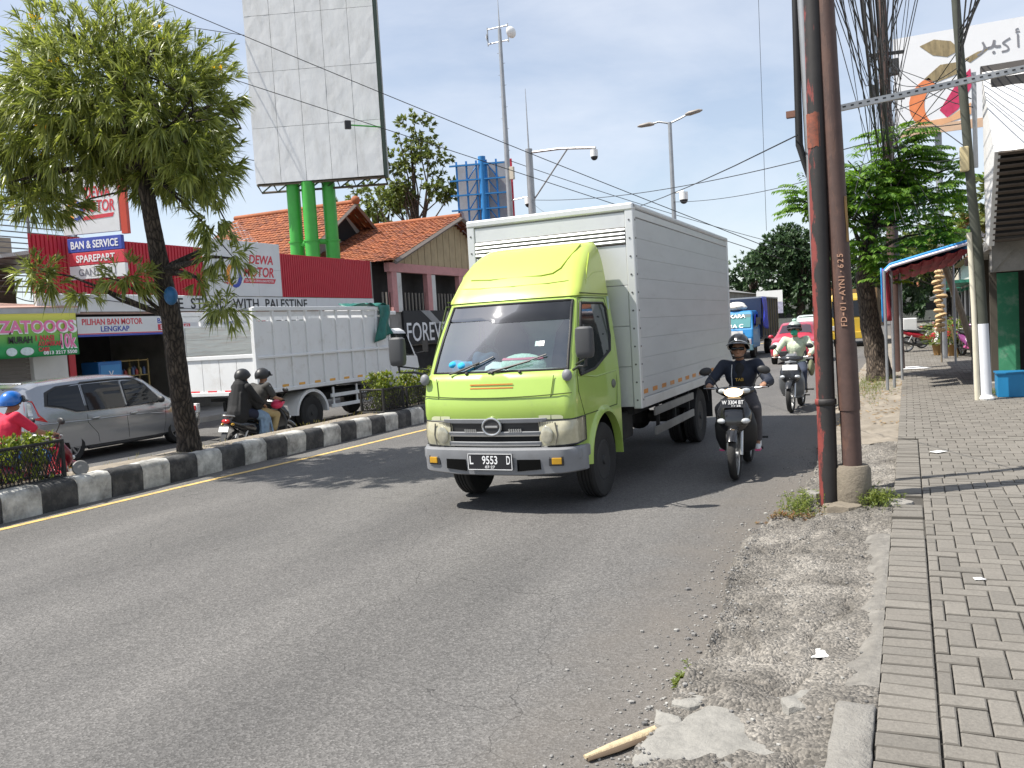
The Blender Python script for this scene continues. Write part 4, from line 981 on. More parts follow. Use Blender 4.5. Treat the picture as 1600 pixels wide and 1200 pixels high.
# ------------------------------------------------------------------ passenger cars
def car_section(st):
    y, zb, zbelt, zt, wl, wb, wr = st
    zt = max(zt, zbelt+.03)
    h = [(wl*.88, zb), (wl*.985, zb+.07), (wl*1.01, zb+(zbelt-zb)*.45), (wl*1.0, zb+(zbelt-zb)*.72), (wb, zbelt), (wb*.45+wr*.55, zbelt+(zt-zbelt)*.52), (wr, zt-min(.07, (zt-zbelt)*.5)), (wr*.86, zt-.018), (wr*.5, zt-.003)]
    return h
class Car:
    def __init__(s, stations): s.st = stations
    def at(s, y):
        S = s.st
        if y <= S[0][0]: return S[0]
        for a, b in zip(S, S[1:]):
            if y <= b[0]:
                t = (y-a[0])/(b[0]-a[0]); return tuple(a[i]+(b[i]-a[i])*t for i in range(7))
        return S[-1]
    def x(s, y, z):
        h = car_section(s.at(y))
        for (x0, z0), (x1, z1) in zip(h, h[1:]):
            if z <= z1: return x0+(x1-x0)*max(0, z-z0)/max(1e-6, z1-z0)
        return h[-1][0]
    def top(s, y): return s.at(y)[3]
    def body(s, fine=0.08):
        ys = [s.st[0][0]]
        for a, b in zip(s.st, s.st[1:]):
            n = max(1, int((b[0]-a[0])/fine)); ys += [a[0]+(b[0]-a[0])*(i+1)/n for i in range(n)]
        rings = []
        for y in ys:
            h = car_section(s.at(y)); zt = max(s.at(y)[3], s.at(y)[2]+.03)
            rings.append([(x, y, z) for x, z in h]+[(0, y, zt)]+[(-x, y, z) for x, z in reversed(h)])
        q = MB(); q.loft(rings); return q
    def patch(s, poly, side, off=.008):
        pts = []
        for (a, b), (c, d) in zip(poly, poly[1:]+poly[:1]):
            for k in range(6): t = k/6; pts.append((a+(c-a)*t, b+(d-b)*t))
        ys = [p[0] for p in pts]; zs = [p[1] for p in pts]; q = MB()
        t = tessellate_polygon([[Vector((p[0], p[1], 0)) for p in pts]])
        q.add([(side*(s.x(y, z)+off), y, z) for y, z in pts], [tuple(f) for f in t])
        return q, [(side*(s.x(y, z)+off), y, z) for y, z in pts]
    def seam(s, line, side, r=.005):
        pts = []
        for (a, b), (c, d) in zip(line, line[1:]):
            for k in range(5): pts.append((a+(c-a)*k/5, b+(d-b)*k/5))
        pts.append(line[-1]); q = MB(); q.tube([(side*(s.x(y, z)), y, z) for y, z in pts], r, 5); return q
SEAM = mat('car_seam', (0.03, 0.03, 0.03), .7)
CARGLASS = mat('car_glass', (0.01, 0.011, 0.012), .03, var=.2, spec=.5)
REDLENS = mat('red_lens', (0.55, 0.02, 0.02), .15, var=.15, scale=14, coat=.6)
CLEARLENS = mat('clear_lens', (0.6, 0.62, 0.63), .1, .3, var=.2, scale=14, coat=.6)
SILVER = mat('silver_grey_paint', (0.34, 0.35, 0.365), .22, .6, var=.03, coat=.9)
def make_mpv(label, loc, rz, paint, group=None):
    t = thing('passenger_van', label, 'car', loc, rz, group)
    st = [(-2.40, .52, .72, .78, .60, .58, .52), (-2.36, .36, .82, .92, .76, .72, .62), (-2.30, .3, .94, 1.08, .84, .8, .66), (-2.2, .27, .97, 1.33, .865, .84, .64), (-2.1, .25, .98, 1.56, .87, .855, .64), (-1.85, .24, .97, 1.64, .875, .865, .65), (-1.0, .22, .955, 1.69, .875, .87, .66), (-.2, .21, .945, 1.695, .875, .87, .665), (.4, .21, .94, 1.65, .875, .868, .65), (.72, .21, .94, 1.54, .875, .865, .63), (1.05, .22, .94, 1.33, .874, .86, .62), (1.35, .23, .93, 1.09, .872, .852, .65), (1.5, .24, .92, 1.03, .87, .845, .66), (1.85, .25, .88, .97, .85, .81, .6), (2.08, .28, .8, .88, .8, .74, .55), (2.2, .34, .68, .76, .7, .64, .45), (2.25, .42, .6, .66, .56, .5, .4)]
    c = Car(st)
    b = c.body().build('body', [paint, CHASSIS], t, smooth=40)
    arches = []
    for y in (-1.39, 1.39):
        for s in (-1, 1): q = MB(); q.cyl((s*.58, y, .335), (s*1.1, y, .335), .375, n=28); arches.append(q)
    cut(b, arches)
    for s in (-1, 1):
        wins = [[(.96, 1.0), (.05, .985), (.05, 1.53), (.42, 1.52), (.64, 1.4)], [(-.03, .985), (-.92, .99), (-.92, 1.53), (-.03, 1.54)], [(-1.0, 1.0), (-1.2, 1.02), (-1.48, 1.13), (-1.78, 1.19), (-1.7, 1.42), (-1.5, 1.5), (-1.0, 1.53)]]
        c.patch([(1.02, .99), (.0, .972), (-1.2, .99), (-1.5, 1.1), (-1.84, 1.17), (-1.76, 1.44), (-1.5, 1.54), (-.5, 1.575), (.42, 1.55), (.68, 1.42)], s, .014)[0].build('window_surround', BLACKP, t)
        for w in wins:
            q, pts = c.patch(w, s, .022); q.build('side_window', CARGLASS, t)
        q = c.seam([(1.02, .985), (.0, .965), (-1.2, .985), (-1.5, 1.1), (-1.82, 1.165)], s, .012); q.build('chrome_strip', CHROME, t)
        q = MB(); q.tube([(s*(c.x(y, z)+.012), y, z) for y, z in [(.5, 1.56), (.0, 1.575), (-.5, 1.575), (-.94, 1.565)]], .022, 6); q.build('rain_visor', BLACKP, t)
        for ln in ([(.0, 1.55), (.0, .6), (.02, .32)], [(-.96, 1.55), (-.96, .75), (-.75, .5), (-.72, .32)], [(1.05, .98), (1.02, .6), (.96, .32)]):
            c.seam(ln, s).build('door_seam', SEAM, t)
        c.seam([(-2.0, .83), (-.9, .8), (.2, .79), (1.0, .74)], s, .011).build('body_crease', paint, t)
        for y in (-.75, .2):
            q = MB(); q.sphere((s*(c.x(y, .82)+.018), y-.02, .83), (.016, .1, .018), 12, 8); q.build('door_handle', CHROME, t, smooth=60)
        q = MB(); q.tube([(s*c.x(y, .24), y, .23) for y in [-.95, -.5, 0, .5, .95]], .035, 6); q.build('sill_trim', BLACKP, t)
        q, _ = c.patch([(-2.27, .98), (-1.85, .86), (-2.0, 1.02), (-2.05, 1.3), (-2.17, 1.3)], s, .01); q.build('tail_light', REDLENS, t)
        q, _ = c.patch([(-2.21, 1.02), (-2.13, 1.02), (-2.1, 1.26), (-2.15, 1.26)], s, .014); q.build('tail_light_clear', CLEARLENS, t)
        q, _ = c.patch([(1.75, .72), (2.1, .66), (2.06, .8), (1.8, .86)], s, .01); q.build('headlight', CLEARLENS, t)
        m = part('side_mirror', t)
        q = MB(); q.sphere((s*1.0, .82, 1.05), (.1, .055, .075), 12, 8); q.build('mirror_shell', BLACKP, m, smooth=60)
        q = MB(); q.tube([(s*.86, .84, 1.0), (s*.95, .83, 1.03)], .02); q.build('mirror_foot', BLACKP, m)
        for y in (-1.39, 1.39):
            wheel(t, (s*.775, y, .335), .335, .2, s, .66, mat('alloy_grey', (0.3, 0.3, 0.31), .35, .7), 10)
    q = MB(); q.sheet(8, 4, lambda u, v: ((u-.5)*(1.06+.16*(1-v)), .60+.62*(1-v)+.0, 1.60-.42*(1-v)-.03*(u-.5)**2*4+.012)); q.build('windscreen', CARGLASS, t, smooth=60)
    q = MB(); q.sheet(8, 4, lambda u, v: ((u-.5)*(1.1+.12*(1-v)), -2.22+.12*v-.012+.06*abs(u-.5), 1.14+.4*v)); q.build('rear_window', CARGLASS, t, smooth=60)
    q = MB(); q.sweep([((-.56, -2.1, 1.64), .02, .02), ((0, -2.2, 1.66), .12, .022), ((.56, -2.1, 1.64), .02, .02)], n=10); q.build('roof_spoiler', paint, t, smooth=50)
    q = MB(); q.box((0, -2.38, .62), (.46, .02, .14)); q.build('number_plate', mat('plate_black', (0, 0, 0)), t)
    return t
make_mpv('silver grey people carrier passing behind the median tree', (-16.1, 13.3, -.276), rad(-1.0), SILVER)

def make_hatch(label, loc, rz, paint):
    t = thing('hatchback_car', label, 'car', loc, rz)
    st = [(-1.8, .45, .8, .9, .6, .58, .5), (-1.74, .3, .92, 1.1, .78, .74, .58), (-1.5, .25, .96, 1.42, .82, .8, .58), (-.8, .22, .94, 1.5, .83, .82, .6), (0, .21, .92, 1.5, .83, .82, .6), (.35, .21, .92, 1.43, .83, .82, .58), (.85, .21, .92, 1.16, .83, .81, .57), (1.1, .22, .9, 1.0, .83, .8, .6), (1.5, .24, .82, .92, .82, .76, .58), (1.75, .27, .7, .8, .74, .66, .5), (1.86, .34, .55, .64, .6, .5, .4)]
    c = Car(st); b = c.body().build('body', [paint, CHASSIS], t, smooth=40); ar = []
    for y in (-1.17, 1.17):
        for s in (-1, 1): q = MB(); q.cyl((s*.55, y, .3), (s*1.1, y, .3), .34, n=24); ar.append(q)
    cut(b, ar)
    for s in (-1, 1):
        for w in ([(.78, .98), (.02, .97), (.02, 1.36), (.3, 1.34)], [(-.04, .97), (-.95, .98), (-.85, 1.35), (-.04, 1.37)]): c.patch(w, s)[0].build('side_window', CARGLASS, t)
        q, _ = c.patch([(1.25, .66), (1.72, .56), (1.7, .68), (1.3, .84)], s, .012); q.build('headlight', CLEARLENS, t)
        q = MB(); q.sphere((s*.6, 1.56, .72), (.15, .24, .1), 14, 10, Matrix.Rotation(s*.35, 3, 'Z')); q.build('headlight_lens', CLEARLENS, t, smooth=60)
        q = MB(); q.sphere((s*.92, .55, 1.0), (.1, .06, .07), 12, 8); q.build('side_mirror', paint, t, smooth=60)
        q = MB(); q.box((s*.55, 1.78, .42), (.2, .06, .12), rz=-s*.5); q.build('fog_light_recess', BLACKP, t, bevel=.02)
        for y in (-1.17, 1.17): wheel(t, (s*.73, y, .3), .3, .18, s, .64, mat('alloy_grey', (0, 0, 0)), 8)
    q = MB(); q.sheet(8, 4, lambda u, v: ((u-.5)*(1.0+.16*(1-v)), .40+.50*(1-v)+.012, 1.40-.29*(1-v)-.03*(u-.5)**2*4+.02)); q.build('windscreen', mat_glass('pale_windscreen', (.3, .33, .36), .18), t, smooth=60)
    q = MB(); q.box((0, 1.85, .40), (.95, .08, .2)); q.build('lower_grille', BLACKP, t, bevel=.03)
    q = MB(); q.box((0, 1.84, .62), (.5, .04, .06)); q.build('upper_grille', BLACKP, t, bevel=.02)
    q = MB(); q.box((0, 1.895, .5), (.4, .012, .12)); q.build('number_plate', mat('plate_black', (0, 0, 0)), t)
    return t
make_hatch('pinkish red hatchback following the scooter rider', (-3.8, 34.3, 0), PI, mat('pinkish_red_paint', (0.4, 0.016, 0.04), .3, var=.04, coat=.6))
make_mpv('pale green people carrier far up the road behind the red hatchback', (-5.2, 53, 0), PI, mat('pale_green_paint', (0.5, 0.58, 0.54), .4, coat=.4))

# ------------------------------------------------------------------ white stake truck
WT = mat('truck_white', (0.74, 0.745, 0.74), .5, var=.05, scale=2, dirt=.3, dcol=(.5, .47, .42), dscale=3.5)
wtk = thing('stake_truck', 'white high sided stake truck with green tarpaulin driving away on the far carriageway', 'truck', (-14.05, 16.75, -.276), 0)
W2, Y0, Y1, ZB, ZM, ZT = 1.05, -1.85, 3.5, 1.06, 1.84, 2.94
for s in (-1, 1):
    sd = part('cargo_side', wtk)
    nb = 9; dy = (Y1-Y0)/nb
    for i in range(nb+1):
        y = Y0+dy*i; q = MB(); q.span((s*(W2-.02), y-.035, ZB-.02), (s*(W2+.045), y+.035, ZT-.03)); q.build('stake', WT, sd, bevel=.006)
        if i < nb:
            for z0, z1 in ((ZB+.05, ZM-.02), (ZM+.03, ZT-(.26 if i > 2 else .3))):
                q = MB(); q.span((s*(W2-.015), y+.04, z0), (s*(W2+.004), y+dy-.04, z1)); q.build('side_panel', WT, sd)
            q = MB(); q.span((s*(W2-.01), y+.04, ZT-.2), (s*(W2+.006), y+dy-.04, ZT-.09)); q.build('top_slat', WT, sd)
            q = MB(); q.box((s*(W2+.008), y+dy*.5, ZB+.1), (.006, .22, .055)); q.build('reflector_sticker', mat('orange_sticker', (.7, .36, .06), .5, var=.2), sd)
    for z, h in ((ZB-.03, .09), (ZM-.03, .06), (ZT-.07, .09)):
        q = MB(); q.span((s*(W2-.03), Y0-.03, z), (s*(W2+.06), Y1+.03, z+h)); q.build('side_rail', WT, sd, bevel=.012)
    q = MB(); q.span((s*(W2-.05), Y0-.08, ZB-.05), (s*(W2+.05), Y0-.02, ZT)); q.build('rear_post', WT, sd, bevel=.01)
    # rear wheel arch and gear
    q = MB(); rg = []
    for d in range(0, 181, 12): a = rad(d); rg.append([(s*.5, .62*math.cos(a), .42+.58*math.sin(a)), (s*1.05, .62*math.cos(a), .42+.58*math.sin(a)), (s*1.05, .55*math.cos(a), .42+.51*math.sin(a)), (s*.5, .55*math.cos(a), .42+.51*math.sin(a))])
    q.loft(rg); q.build('mudguard', WT, wtk, smooth=40)
    wheel(wtk, (s*.92, 0, .42), .42, .22, s, .5, wr); wheel(wtk, (s*.66, 0, .42), .42, .22, s, .5, wr); wheel(wtk, (s*.8, 4.15, .42), .42, .22, s, .5, wr)
    for z in (.72, .46):
        q = MB(); q.span((s*(W2-.04), .75, z), (s*W2, 3.1, z+.09)); q.build('side_guard', WT, wtk, bevel=.006)
    for y in (.9, 1.9, 2.9):
        q = MB(); q.span((s*(W2-.07), y-.03, .46), (s*(W2-.042), y+.03, .97)); q.build('guard_post', WT, wtk)
    q = MB(); q.span((s*.34, -1.4, .62), (s*.44, 4.6, .84)); q.build('chassis_rail', CHASSIS, wtk)
    q = MB(); q.box((s*.8, Y0-.12, .78), (.34, .1, .2)); l = q.build('tail_light_box', WT, wtk, bevel=.01)
    for k, m in enumerate((AMBER, REDLENS)):
        q = MB(); q.box((s*(.88-.16*k), Y0-.178, .78), (.12, .03, .11)); q.build('tail_light', m, l, bevel=.008)
INNER = mat('streaked_board', (.62, .64, .6), .7, var=.25, scale=2.5, stretch=(.6, .6, 9), dirt=.5, dcol=(.45, .33, .26), dscale=2.2)
for i in range(5):
    q = MB(); q.span((-W2+.02, Y0+.05, ZB+.06+.3*i), (-W2+.035, Y1-.05, ZB+.345+.3*i)); q.build('inner_board', INNER, wtk)
tg = part('tailgate', wtk)
for i in range(4):
    q = MB(); q.span((-1.0+.502*i, Y0-.04, ZB), (-.51+.502*i, Y0, 1.86)); q.build('gate_panel', WT, tg, bevel=.006)
    q = MB(); q.box((-.76+.502*i, Y0-.043, 1.12), (.26, .006, .05)); q.build('red_reflector', mat('red_reflector_tape', (.62, .04, .05), .5), tg)
for z in (ZB-.04, 1.84):
    q = MB(); q.span((-1.03, Y0-.07, z), (1.03, Y0+.02, z+.09)); q.build('gate_rail', WT, tg, bevel=.01)
q = MB(); q.span((-1.0, Y0, ZB-.06), (1.0, Y1, ZB+.02)); q.build('bed_floor', CHASSIS, wtk)
q = MB(); q.span((-1.03, Y1, ZB), (1.03, Y1+.05, ZT+.05)); q.build('headboard', WT, wtk)
for y in (-1.2, -.2, 1.0, 2.2): q = MB(); q.span((-.95, y-.04, .84), (.95, y+.04, .92)); q.build('cross_member', CHASSIS, wtk)
# cab
cb = part('cab', wtk, (0, .25, 0))
CB = [(.75, 4.95, .95), (1.1, 4.98, .97), (1.5, 4.88, .97), (1.6, 4.8, .96), (2.15, 4.5, .9), (2.28, 4.42, .86), (2.36, 4.3, .78)]
rg = [[(x, (3.42 if k < 2 else f) if True else 0, z) for x, k in ((-w, 0), (w, 1), (w, 2), (-w, 3))] for z, f, w in CB]
q = MB(); q.loft(rg); q.build('cab_shell', WT, cb, bevel=.05)
for s in (-1, 1):
    q = MB(); pl = [(3.55, 1.6), (4.68, 1.55), (4.4, 2.2), (3.55, 2.22)]
    q.add([(s*(.972 if z < 1.7 else .91), y, z) for y, z in pl], [(0, 1, 2, 3)]); q.build('door_window', CARGLASS, cb)
    q = MB(); q.tube([(s*.96, 4.75, 1.6), (s*1.2, 4.95, 1.65), (s*1.2, 4.95, 1.95)], .014); q.box((s*1.2, 4.95, 1.8), (.16, .06, .34)); q.build('side_mirror', BLACKP, cb)
    q = MB(); q.box((s*.975, 3.75, 1.35), (.02, .06, .18)); q.build('door_handle', BLACKP, cb)
q = MB(); q.sheet(2, 2, lambda u, v: ((u-.5)*1.7, 4.83-.3*v, 1.62+.53*v)); q.build('windscreen', CARGLASS, cb)
q = MB(); q.span((-.95, 4.9, .45), (.95, 5.08, .78)); q.build('front_bumper', WT, cb, bevel=.03)
q = MB(); q.span((-1.03, Y1+.06, ZT-.2), (1.03, Y1+.5, ZT-.1)); q.build('cab_rack', WT, wtk, bevel=.02)
# tarpaulin knotted over the front corner
tp = MB()
def tarp(u, v):
    a = v; x = 1.13-.0+.05*math.sin(u*9+v*4)*(.3+v); y = 2.95+.55*u+(-.35*(1-u))*v*v*.9+.05*math.sin(v*7); z = 3.0-.95*v*(.82+.25*(1-u)); return (x+.04*v, y, z)
tp.sheet(14, 14, tarp)
tp.sheet(14, 6, lambda u, v: (1.13-.9*v, 2.45+1.1*u+.1*math.sin(v*6), 3.01+.05*math.sin(u*11+v*7)+.04*v))
o = tp.build('tarpaulin', mat('tarp_green', (0.01, 0.13, 0.105), .5, var=.35, scale=7), smooth=70, solid=.006); o.location = (-14.05, 16.75, -.276)
tag(o, 'dark green tarpaulin hanging over the front corner of the white stake truck', 'tarpaulin')

# ------------------------------------------------------------------ blue truck far up the road
BL = mat('truck_blue', (0.02, 0.22, 0.5), .4, var=.08, coat=.3)
BLD = mat('truck_navy', (0.015, 0.03, 0.07), .6)
bt = thing('cargo_truck', 'blue truck with white lettering on its windscreen behind the riders', 'truck', (-7.0, 38.9, 0), PI)
q = MB(); q.loft([[(-w, f, z), (w, f, z), (w, -1.0, z), (-w, -1.0, z)] for z, f, w in ((.5, 1.0, .95), (1.05, 1.02, .97), (1.4, .95, .97), (1.5, .88, .96), (2.15, .55, .9), (2.3, .45, .84))]); q.build('cab', BL, bt, bevel=.06)
q = MB(); q.sheet(2, 2, lambda u, v: ((u-.5)*1.7, .92-.33*v, 1.5+.6*v)); q.build('windscreen', mat('teal_glass', (0.10, 0.26, 0.27), .08), bt)
q = MB(); q.sheet(2, 1, lambda u, v: ((u-.5)*1.7, .66-.08*v, 1.98+.15*v)); q.build('sun_strip', mat('strip_teal', (.04, .1, .11), .5), bt)
text('ANGKARA', 'windscreen_lettering', bt, TEXTW, (0, .66, 2.05), (PI/2-.48, 0, PI), 1.25, .2, .004, .02)
text('PUTRA C', 'windscreen_lettering', bt, TEXTW, (0, .88, 1.58), (PI/2-.48, 0, PI), 1.1, .2, .004, .02)
for s in (-1, 1):
    q = MB(); q.box((s*.7, 1.0, .82), (.4, .08, .3)); q.build('headlight', CLEARLENS, bt, bevel=.04)
    q = MB(); q.add([(s*.975, y, z) for y, z in ((.75, 1.5), (-.4, 1.5), (-.4, 2.1), (.5, 2.1))], [(0, 1, 2, 3)]); q.build('door_window', CARGLASS, bt)
    q = MB(); q.tube([(s*.95, .8, 1.5), (s*1.2, .95, 1.6)], .015); q.box((s*1.2, .95, 1.78), (.18, .06, .34)); q.build('side_mirror', BLACKP, bt)
    wheel(bt, (s*.8, 0, .4), .4, .22, s, .5); wheel(bt, (s*.85, -4, .4), .4, .3, s, .5)
    for i in range(7):
        q = MB(); y = -1.3-.8*i; q.span((s*1.03, y-.04, 1.0), (s*1.1, y+.04, 2.95)); q.build('stake', mat('stake_tan', (.2, .17, .11), .7, var=.3), bt)
    q = MB(); q.span((s*1.0, -6.2, .95), (s*1.04, -1.2, 2.9)); q.build('cargo_side', BLD, bt)
bt.scale = (1, 1, .9)
q = MB(); q.box((0, 1.03, 1.2), (1.1, .03, .3)); q.build('nose_panel', WHITEP, bt)
q = MB(); q.span((-.97, .9, .4), (.97, 1.12, .68)); q.build('front_bumper', mat('bumper_teal', (.1, .2, .24), .5), bt, bevel=.03)
q = MB(); q.span((-1.0, -6.2, .85), (1.0, -1.15, .97)); q.build('bed', BLD, bt); q = MB(); q.span((-1.03, -1.2, 1.0), (1.03, -1.1, 2.9)); q.build('headboard', BLD, bt)
q = MB(); q.span((-1.1, -6.2, 2.9), (1.1, -1.1, 2.97)); q.build('roof_frame', mat('frame_grey', (.25, .27, .3), .5), bt)
s_ = MB()
for i in range(10): s_.sphere((RND.uniform(-.7, .7), RND.uniform(-.55, .3), 2.5+RND.uniform(-.05, .1)), (.4, .35, .16), 10, 7)
o = blob('cargo_sack', s_, mat('sack_white', (.72, .71, .66), .8, var=.2, scale=3, bump=.5, bscale=8), None, .05, 3); o.location = (-7.0, 38.9, 0); o.rotation_euler = (0, 0, PI); o.scale = (1, 1, .9); tag(o, 'white sheeted load on the roof of the blue truck', 'load')
q = MB(); q.sheet(10, 12, lambda u, v: (-1.14-.08*math.sin(u*8+v*3)*v-.1*v, -.55-1.0*u+.25*v, 2.95-1.6*v*(.7+.3*math.sin(u*3)))); o = q.build('tarpaulin', mat('tarp_blue', (.03, .05, .45), .5, var=.3, scale=4), smooth=70, solid=.01); o.location = (-7.0, 38.9, 0); o.rotation_euler = (0, 0, PI); o.scale = (1, 1.3, .9); tag(o, 'royal blue tarpaulin draped on the side of the blue truck', 'tarpaulin')
# yellow truck beyond the steel poles
yt = thing('cargo_truck', 'yellow fronted truck half hidden behind the steel poles and pavement tree', 'truck', (-2.5, 47, 0), PI)
YL = mat('truck_yellow', (.5, .33, .03), .5)
q = MB(); q.loft([[(-w, f, z), (w, f, z), (w, -1.2, z), (-w, -1.2, z)] for z, f, w in ((.5, 1.0, 1.05), (1.4, 1.0, 1.08), (2.4, .75, 1.02), (2.65, .6, .95))]); q.build('cab', YL, yt, bevel=.06)
q = MB(); q.sheet(2, 2, lambda u, v: ((u-.5)*1.9, 1.015-.22*v, 1.5+.8*v)); q.build('windscreen', CARGLASS, yt)
q = MB(); q.span((-1.1, .95, .4), (1.1, 1.15, .75)); q.build('front_bumper', YL, yt, bevel=.03)
q = MB(); q.span((-1.1, -6.5, .9), (1.1, -1.25, 2.9)); q.build('cargo_body', mat('cargo_brown', (.16, .1, .05), .7), yt)
for s in (-1, 1):
    wheel(yt, (s*.85, 0, .45), .45, .24, s, .5); wheel(yt, (s*.85, -4, .45), .45, .3, s, .5)
    q = MB(); q.box((s*.75, 1.03, .95), (.4, .08, .25)); q.build('headlight', CLEARLENS, yt, bevel=.03)
# ------------------------------------------------------------------ motorcycles and riders
SPOKE = mat('wheel_silver', (.5, .5, .5), .35, .8)
ENGINE = mat('engine_grey', (.1, .1, .1), .5, .5, var=.3)
EXH = mat('exhaust_black', (.05, .05, .052), .45, .5)
SKIN = mat('skin', (.33, .17, .1), .55, var=.08, scale=20)
HEADON = mat_emit('headlamp_on', (1.0, .72, .42), 3.2)
def make_bike(name, label, loc, rz, paint, accent=None, scooter=True, lit=False, plate=None, rim=None, plate_m=None, front_plate=True, group=None, big=True, steer=0.0):
    t = thing(name, label, 'motorcycle', loc, rz, group)
    accent = accent or paint; R = .285
    for nm, y in (('front', .63), ('rear', -.62)):
        p = part('wheel', t, (0, y, R)); w = .045 if nm == 'front' else .05
        q = MB(); q.lathe([(R-.05, -w*.7), (R-.025, -w), (R-.008, -w*.6), (R, 0), (R-.008, w*.6), (R-.025, w), (R-.05, w*.7)], n=30, closed=True); q.build('tyre', mat('tyre_rubber', (0, 0, 0)), p, smooth=50)
        q = MB(); q.lathe([(R-.048, -.028), (R-.066, -.02), (R-.066, .02), (R-.048, .028)], n=30, closed=True); q.cyl((-.045, 0, 0), (.045, 0, 0), .045, n=14)
        for i in range(6):
            M = Matrix.Rotation(2*PI*i/6, 3, 'X'); q.box(M @ Vector((0, 0, .13)), (.022, .03, .19), M=M)
        q.build('rim', rim or SPOKE, p, smooth=35)
        q = MB(); q.lathe([(.001, .05), (.1, .05), (.1, .045), (.001, .045)], n=20); q.build('brake_disc', SPOKE, p)
    for s in (-1, 1):
        q = MB(); q.tube([(s*.075, .63, R), (s*.075, .55, .55), (s*.07, .47, .80)], [.019, .024, .024], 10); q.build('fork_leg', SPOKE, t, smooth=50)
    q = MB(); rg = []
    for d in range(35, 176, 10):
        a = rad(d); c = Vector((0, .63+.325*math.cos(a), R+.325*math.sin(a))); wd = .065*(1-.25*abs(d-90)/90)
        n_ = Vector((0, math.cos(a), math.sin(a)))
        rg.append([c+Vector((wd*math.sin(b), 0, 0))+n_*(.03*math.cos(b)-.02) for b in [rad(x) for x in (-95, -60, -25, 0, 25, 60, 95)]]+[c+Vector((wd*.85*math.sin(b), 0, 0))+n_*(.02*math.cos(b)-.02) for b in [rad(x) for x in (95, 0, -95)]])
    q.loft(rg); q.build('front_fender', paint, t, smooth=50)
    # front cowl and leg shield
    q = MB(); q.sweep([((0, .60, .52), .05, .03), ((0, .59, .58), .13, .06), ((0, .57, .66), .185, .085), ((0, .53, .76), .195, .09), ((0, .48, .86), .15, .08), ((0, .44, .92), .1, .06)], n=22, p=2.3, up=(0, 1, 0)); q.build('front_cowl', paint, t, smooth=50)
    q = MB(); q.sweep([((0, .30, .28), .13, .02), ((0, .36, .33), .2, .028), ((0, .42, .45), .235, .03), ((0, .45, .6), .24, .035), ((0, .43, .74), .2, .04), ((0, .4, .85), .12, .04)], n=20, p=3, up=(0, 1, 0)); q.build('leg_shield', accent, t, smooth=50)
    for s in (-1, 1):
        q = MB(); q.sphere((s*.135, .625, .67), (.055, .035, .032), 12, 8, Matrix.Rotation(-s*.6, 3, 'Z')); q.build('turn_signal' if lit else 'headlight', CLEARLENS, t, smooth=60)
    # handlebar cowl
    q = MB(); q.sweep([((-.2, .36, 1.0), .03, .03), ((-.12, .42, .99), .06, .055), ((0, .45, .985), .08, .07), ((.12, .42, .99), .06, .055), ((.2, .36, 1.0), .03, .03)], n=14, up=(0, 0, 1)); q.build('handlebar_cowl', paint, t, smooth=50)
    if lit:
        q = MB(); q.sphere((0, .515, .985), (.105, .035, .052), 18, 10); hl = q.build('headlamp', HEADON, t, smooth=60)
        for s in (-1, 1):
            q = MB(); q.sphere((s*.135, .48, 1.0), (.055, .02, .03), 12, 8, Matrix.Rotation(-s*.5, 3, 'Z')); q.build('headlamp_wing', CLEARLENS, hl, smooth=60)
    else:
        q = MB(); q.add([(-.13, .40, 1.02), (.13, .40, 1.02), (.07, .36, 1.09), (0, .52, .99), (-.07, .36, 1.09), (0, .56, .93), (.1, .5, .93), (-.1, .5, .93)], [(0, 3, 4), (3, 1, 2), (3, 2, 4), (0, 7, 5, 3), (1, 3, 5, 6), (0, 4, 2, 1), (0, 1, 6, 5, 7)]); q.build('nose_visor', accent, t)
        q = MB(); q.tube([(-.16, .55, .72), (0, .645, .64), (.16, .55, .72)], .008, 6); q.build('cowl_trim', SPOKE, t)
    hb = part('handlebar', t)
    q = MB(); q.tube([(-.36, .27, 1.03), (-.2, .33, 1.02), (0, .36, 1.0), (.2, .33, 1.02), (.36, .27, 1.03)], .012, 8); q.build('bar', SPOKE, hb, smooth=50)
    for s in (-1, 1):
        q = MB(); q.cyl((s*.245, .31, 1.022), (s*.37, .266, 1.031), .018, n=10); q.build('grip', RUBBER, hb, smooth=50)
        q = MB(); q.tube([(s*.22, .35, 1.02), (s*.3, .37, 1.03), (s*.36, .345, 1.025)], .006, 6); q.build('brake_lever', SPOKE, hb)
        m = part('mirror', t)
        q = MB(); q.tube([(s*.2, .34, 1.03), (s*.24, .37, 1.12), (s*.31, .36, 1.2)], .007, 6); q.build('mirror_stalk', BLACKP, m, smooth=50)
        q = MB(); q.sphere((s*.33, .365, 1.225), (.075, .025, .048), 14, 8, Matrix.Rotation(s*.25, 3, 'Y')); q.build('mirror_head', BLACKP, m, smooth=60)
    # floor, seat, rear bodywork
    if scooter:
        q = MB(); q.sweep([((0, .34, .3), .16, .05), ((0, .1, .29), .17, .05), ((0, -.12, .3), .16, .06)], n=14, p=3); q.build('footboard', accent, t, smooth=45)
        q = MB(); q.sweep([((0, .0, .36), .12, .08), ((0, -.08, .48), .15, .12), ((0, -.3, .56), .165, .14), ((0, -.6, .64), .15, .11), ((0, -.86, .74), .08, .05)], n=18, p=2.5); q.build('rear_body', paint, t, smooth=50)
    else:
        q = MB(); q.sweep([((0, .42, .62), .07, .08), ((0, .2, .48), .075, .08), ((0, .0, .5), .08, .09), ((0, -.15, .58), .1, .09)], n=16, p=2.5); q.build('centre_spine', paint, t, smooth=50)
        q = MB(); q.sweep([((0, .0, .56), .09, .07), ((0, -.2, .6), .13, .1), ((0, -.55, .68), .12, .08), ((0, -.84, .78), .06, .04)], n=18, p=2.5); q.build('rear_body', paint, t, smooth=50)
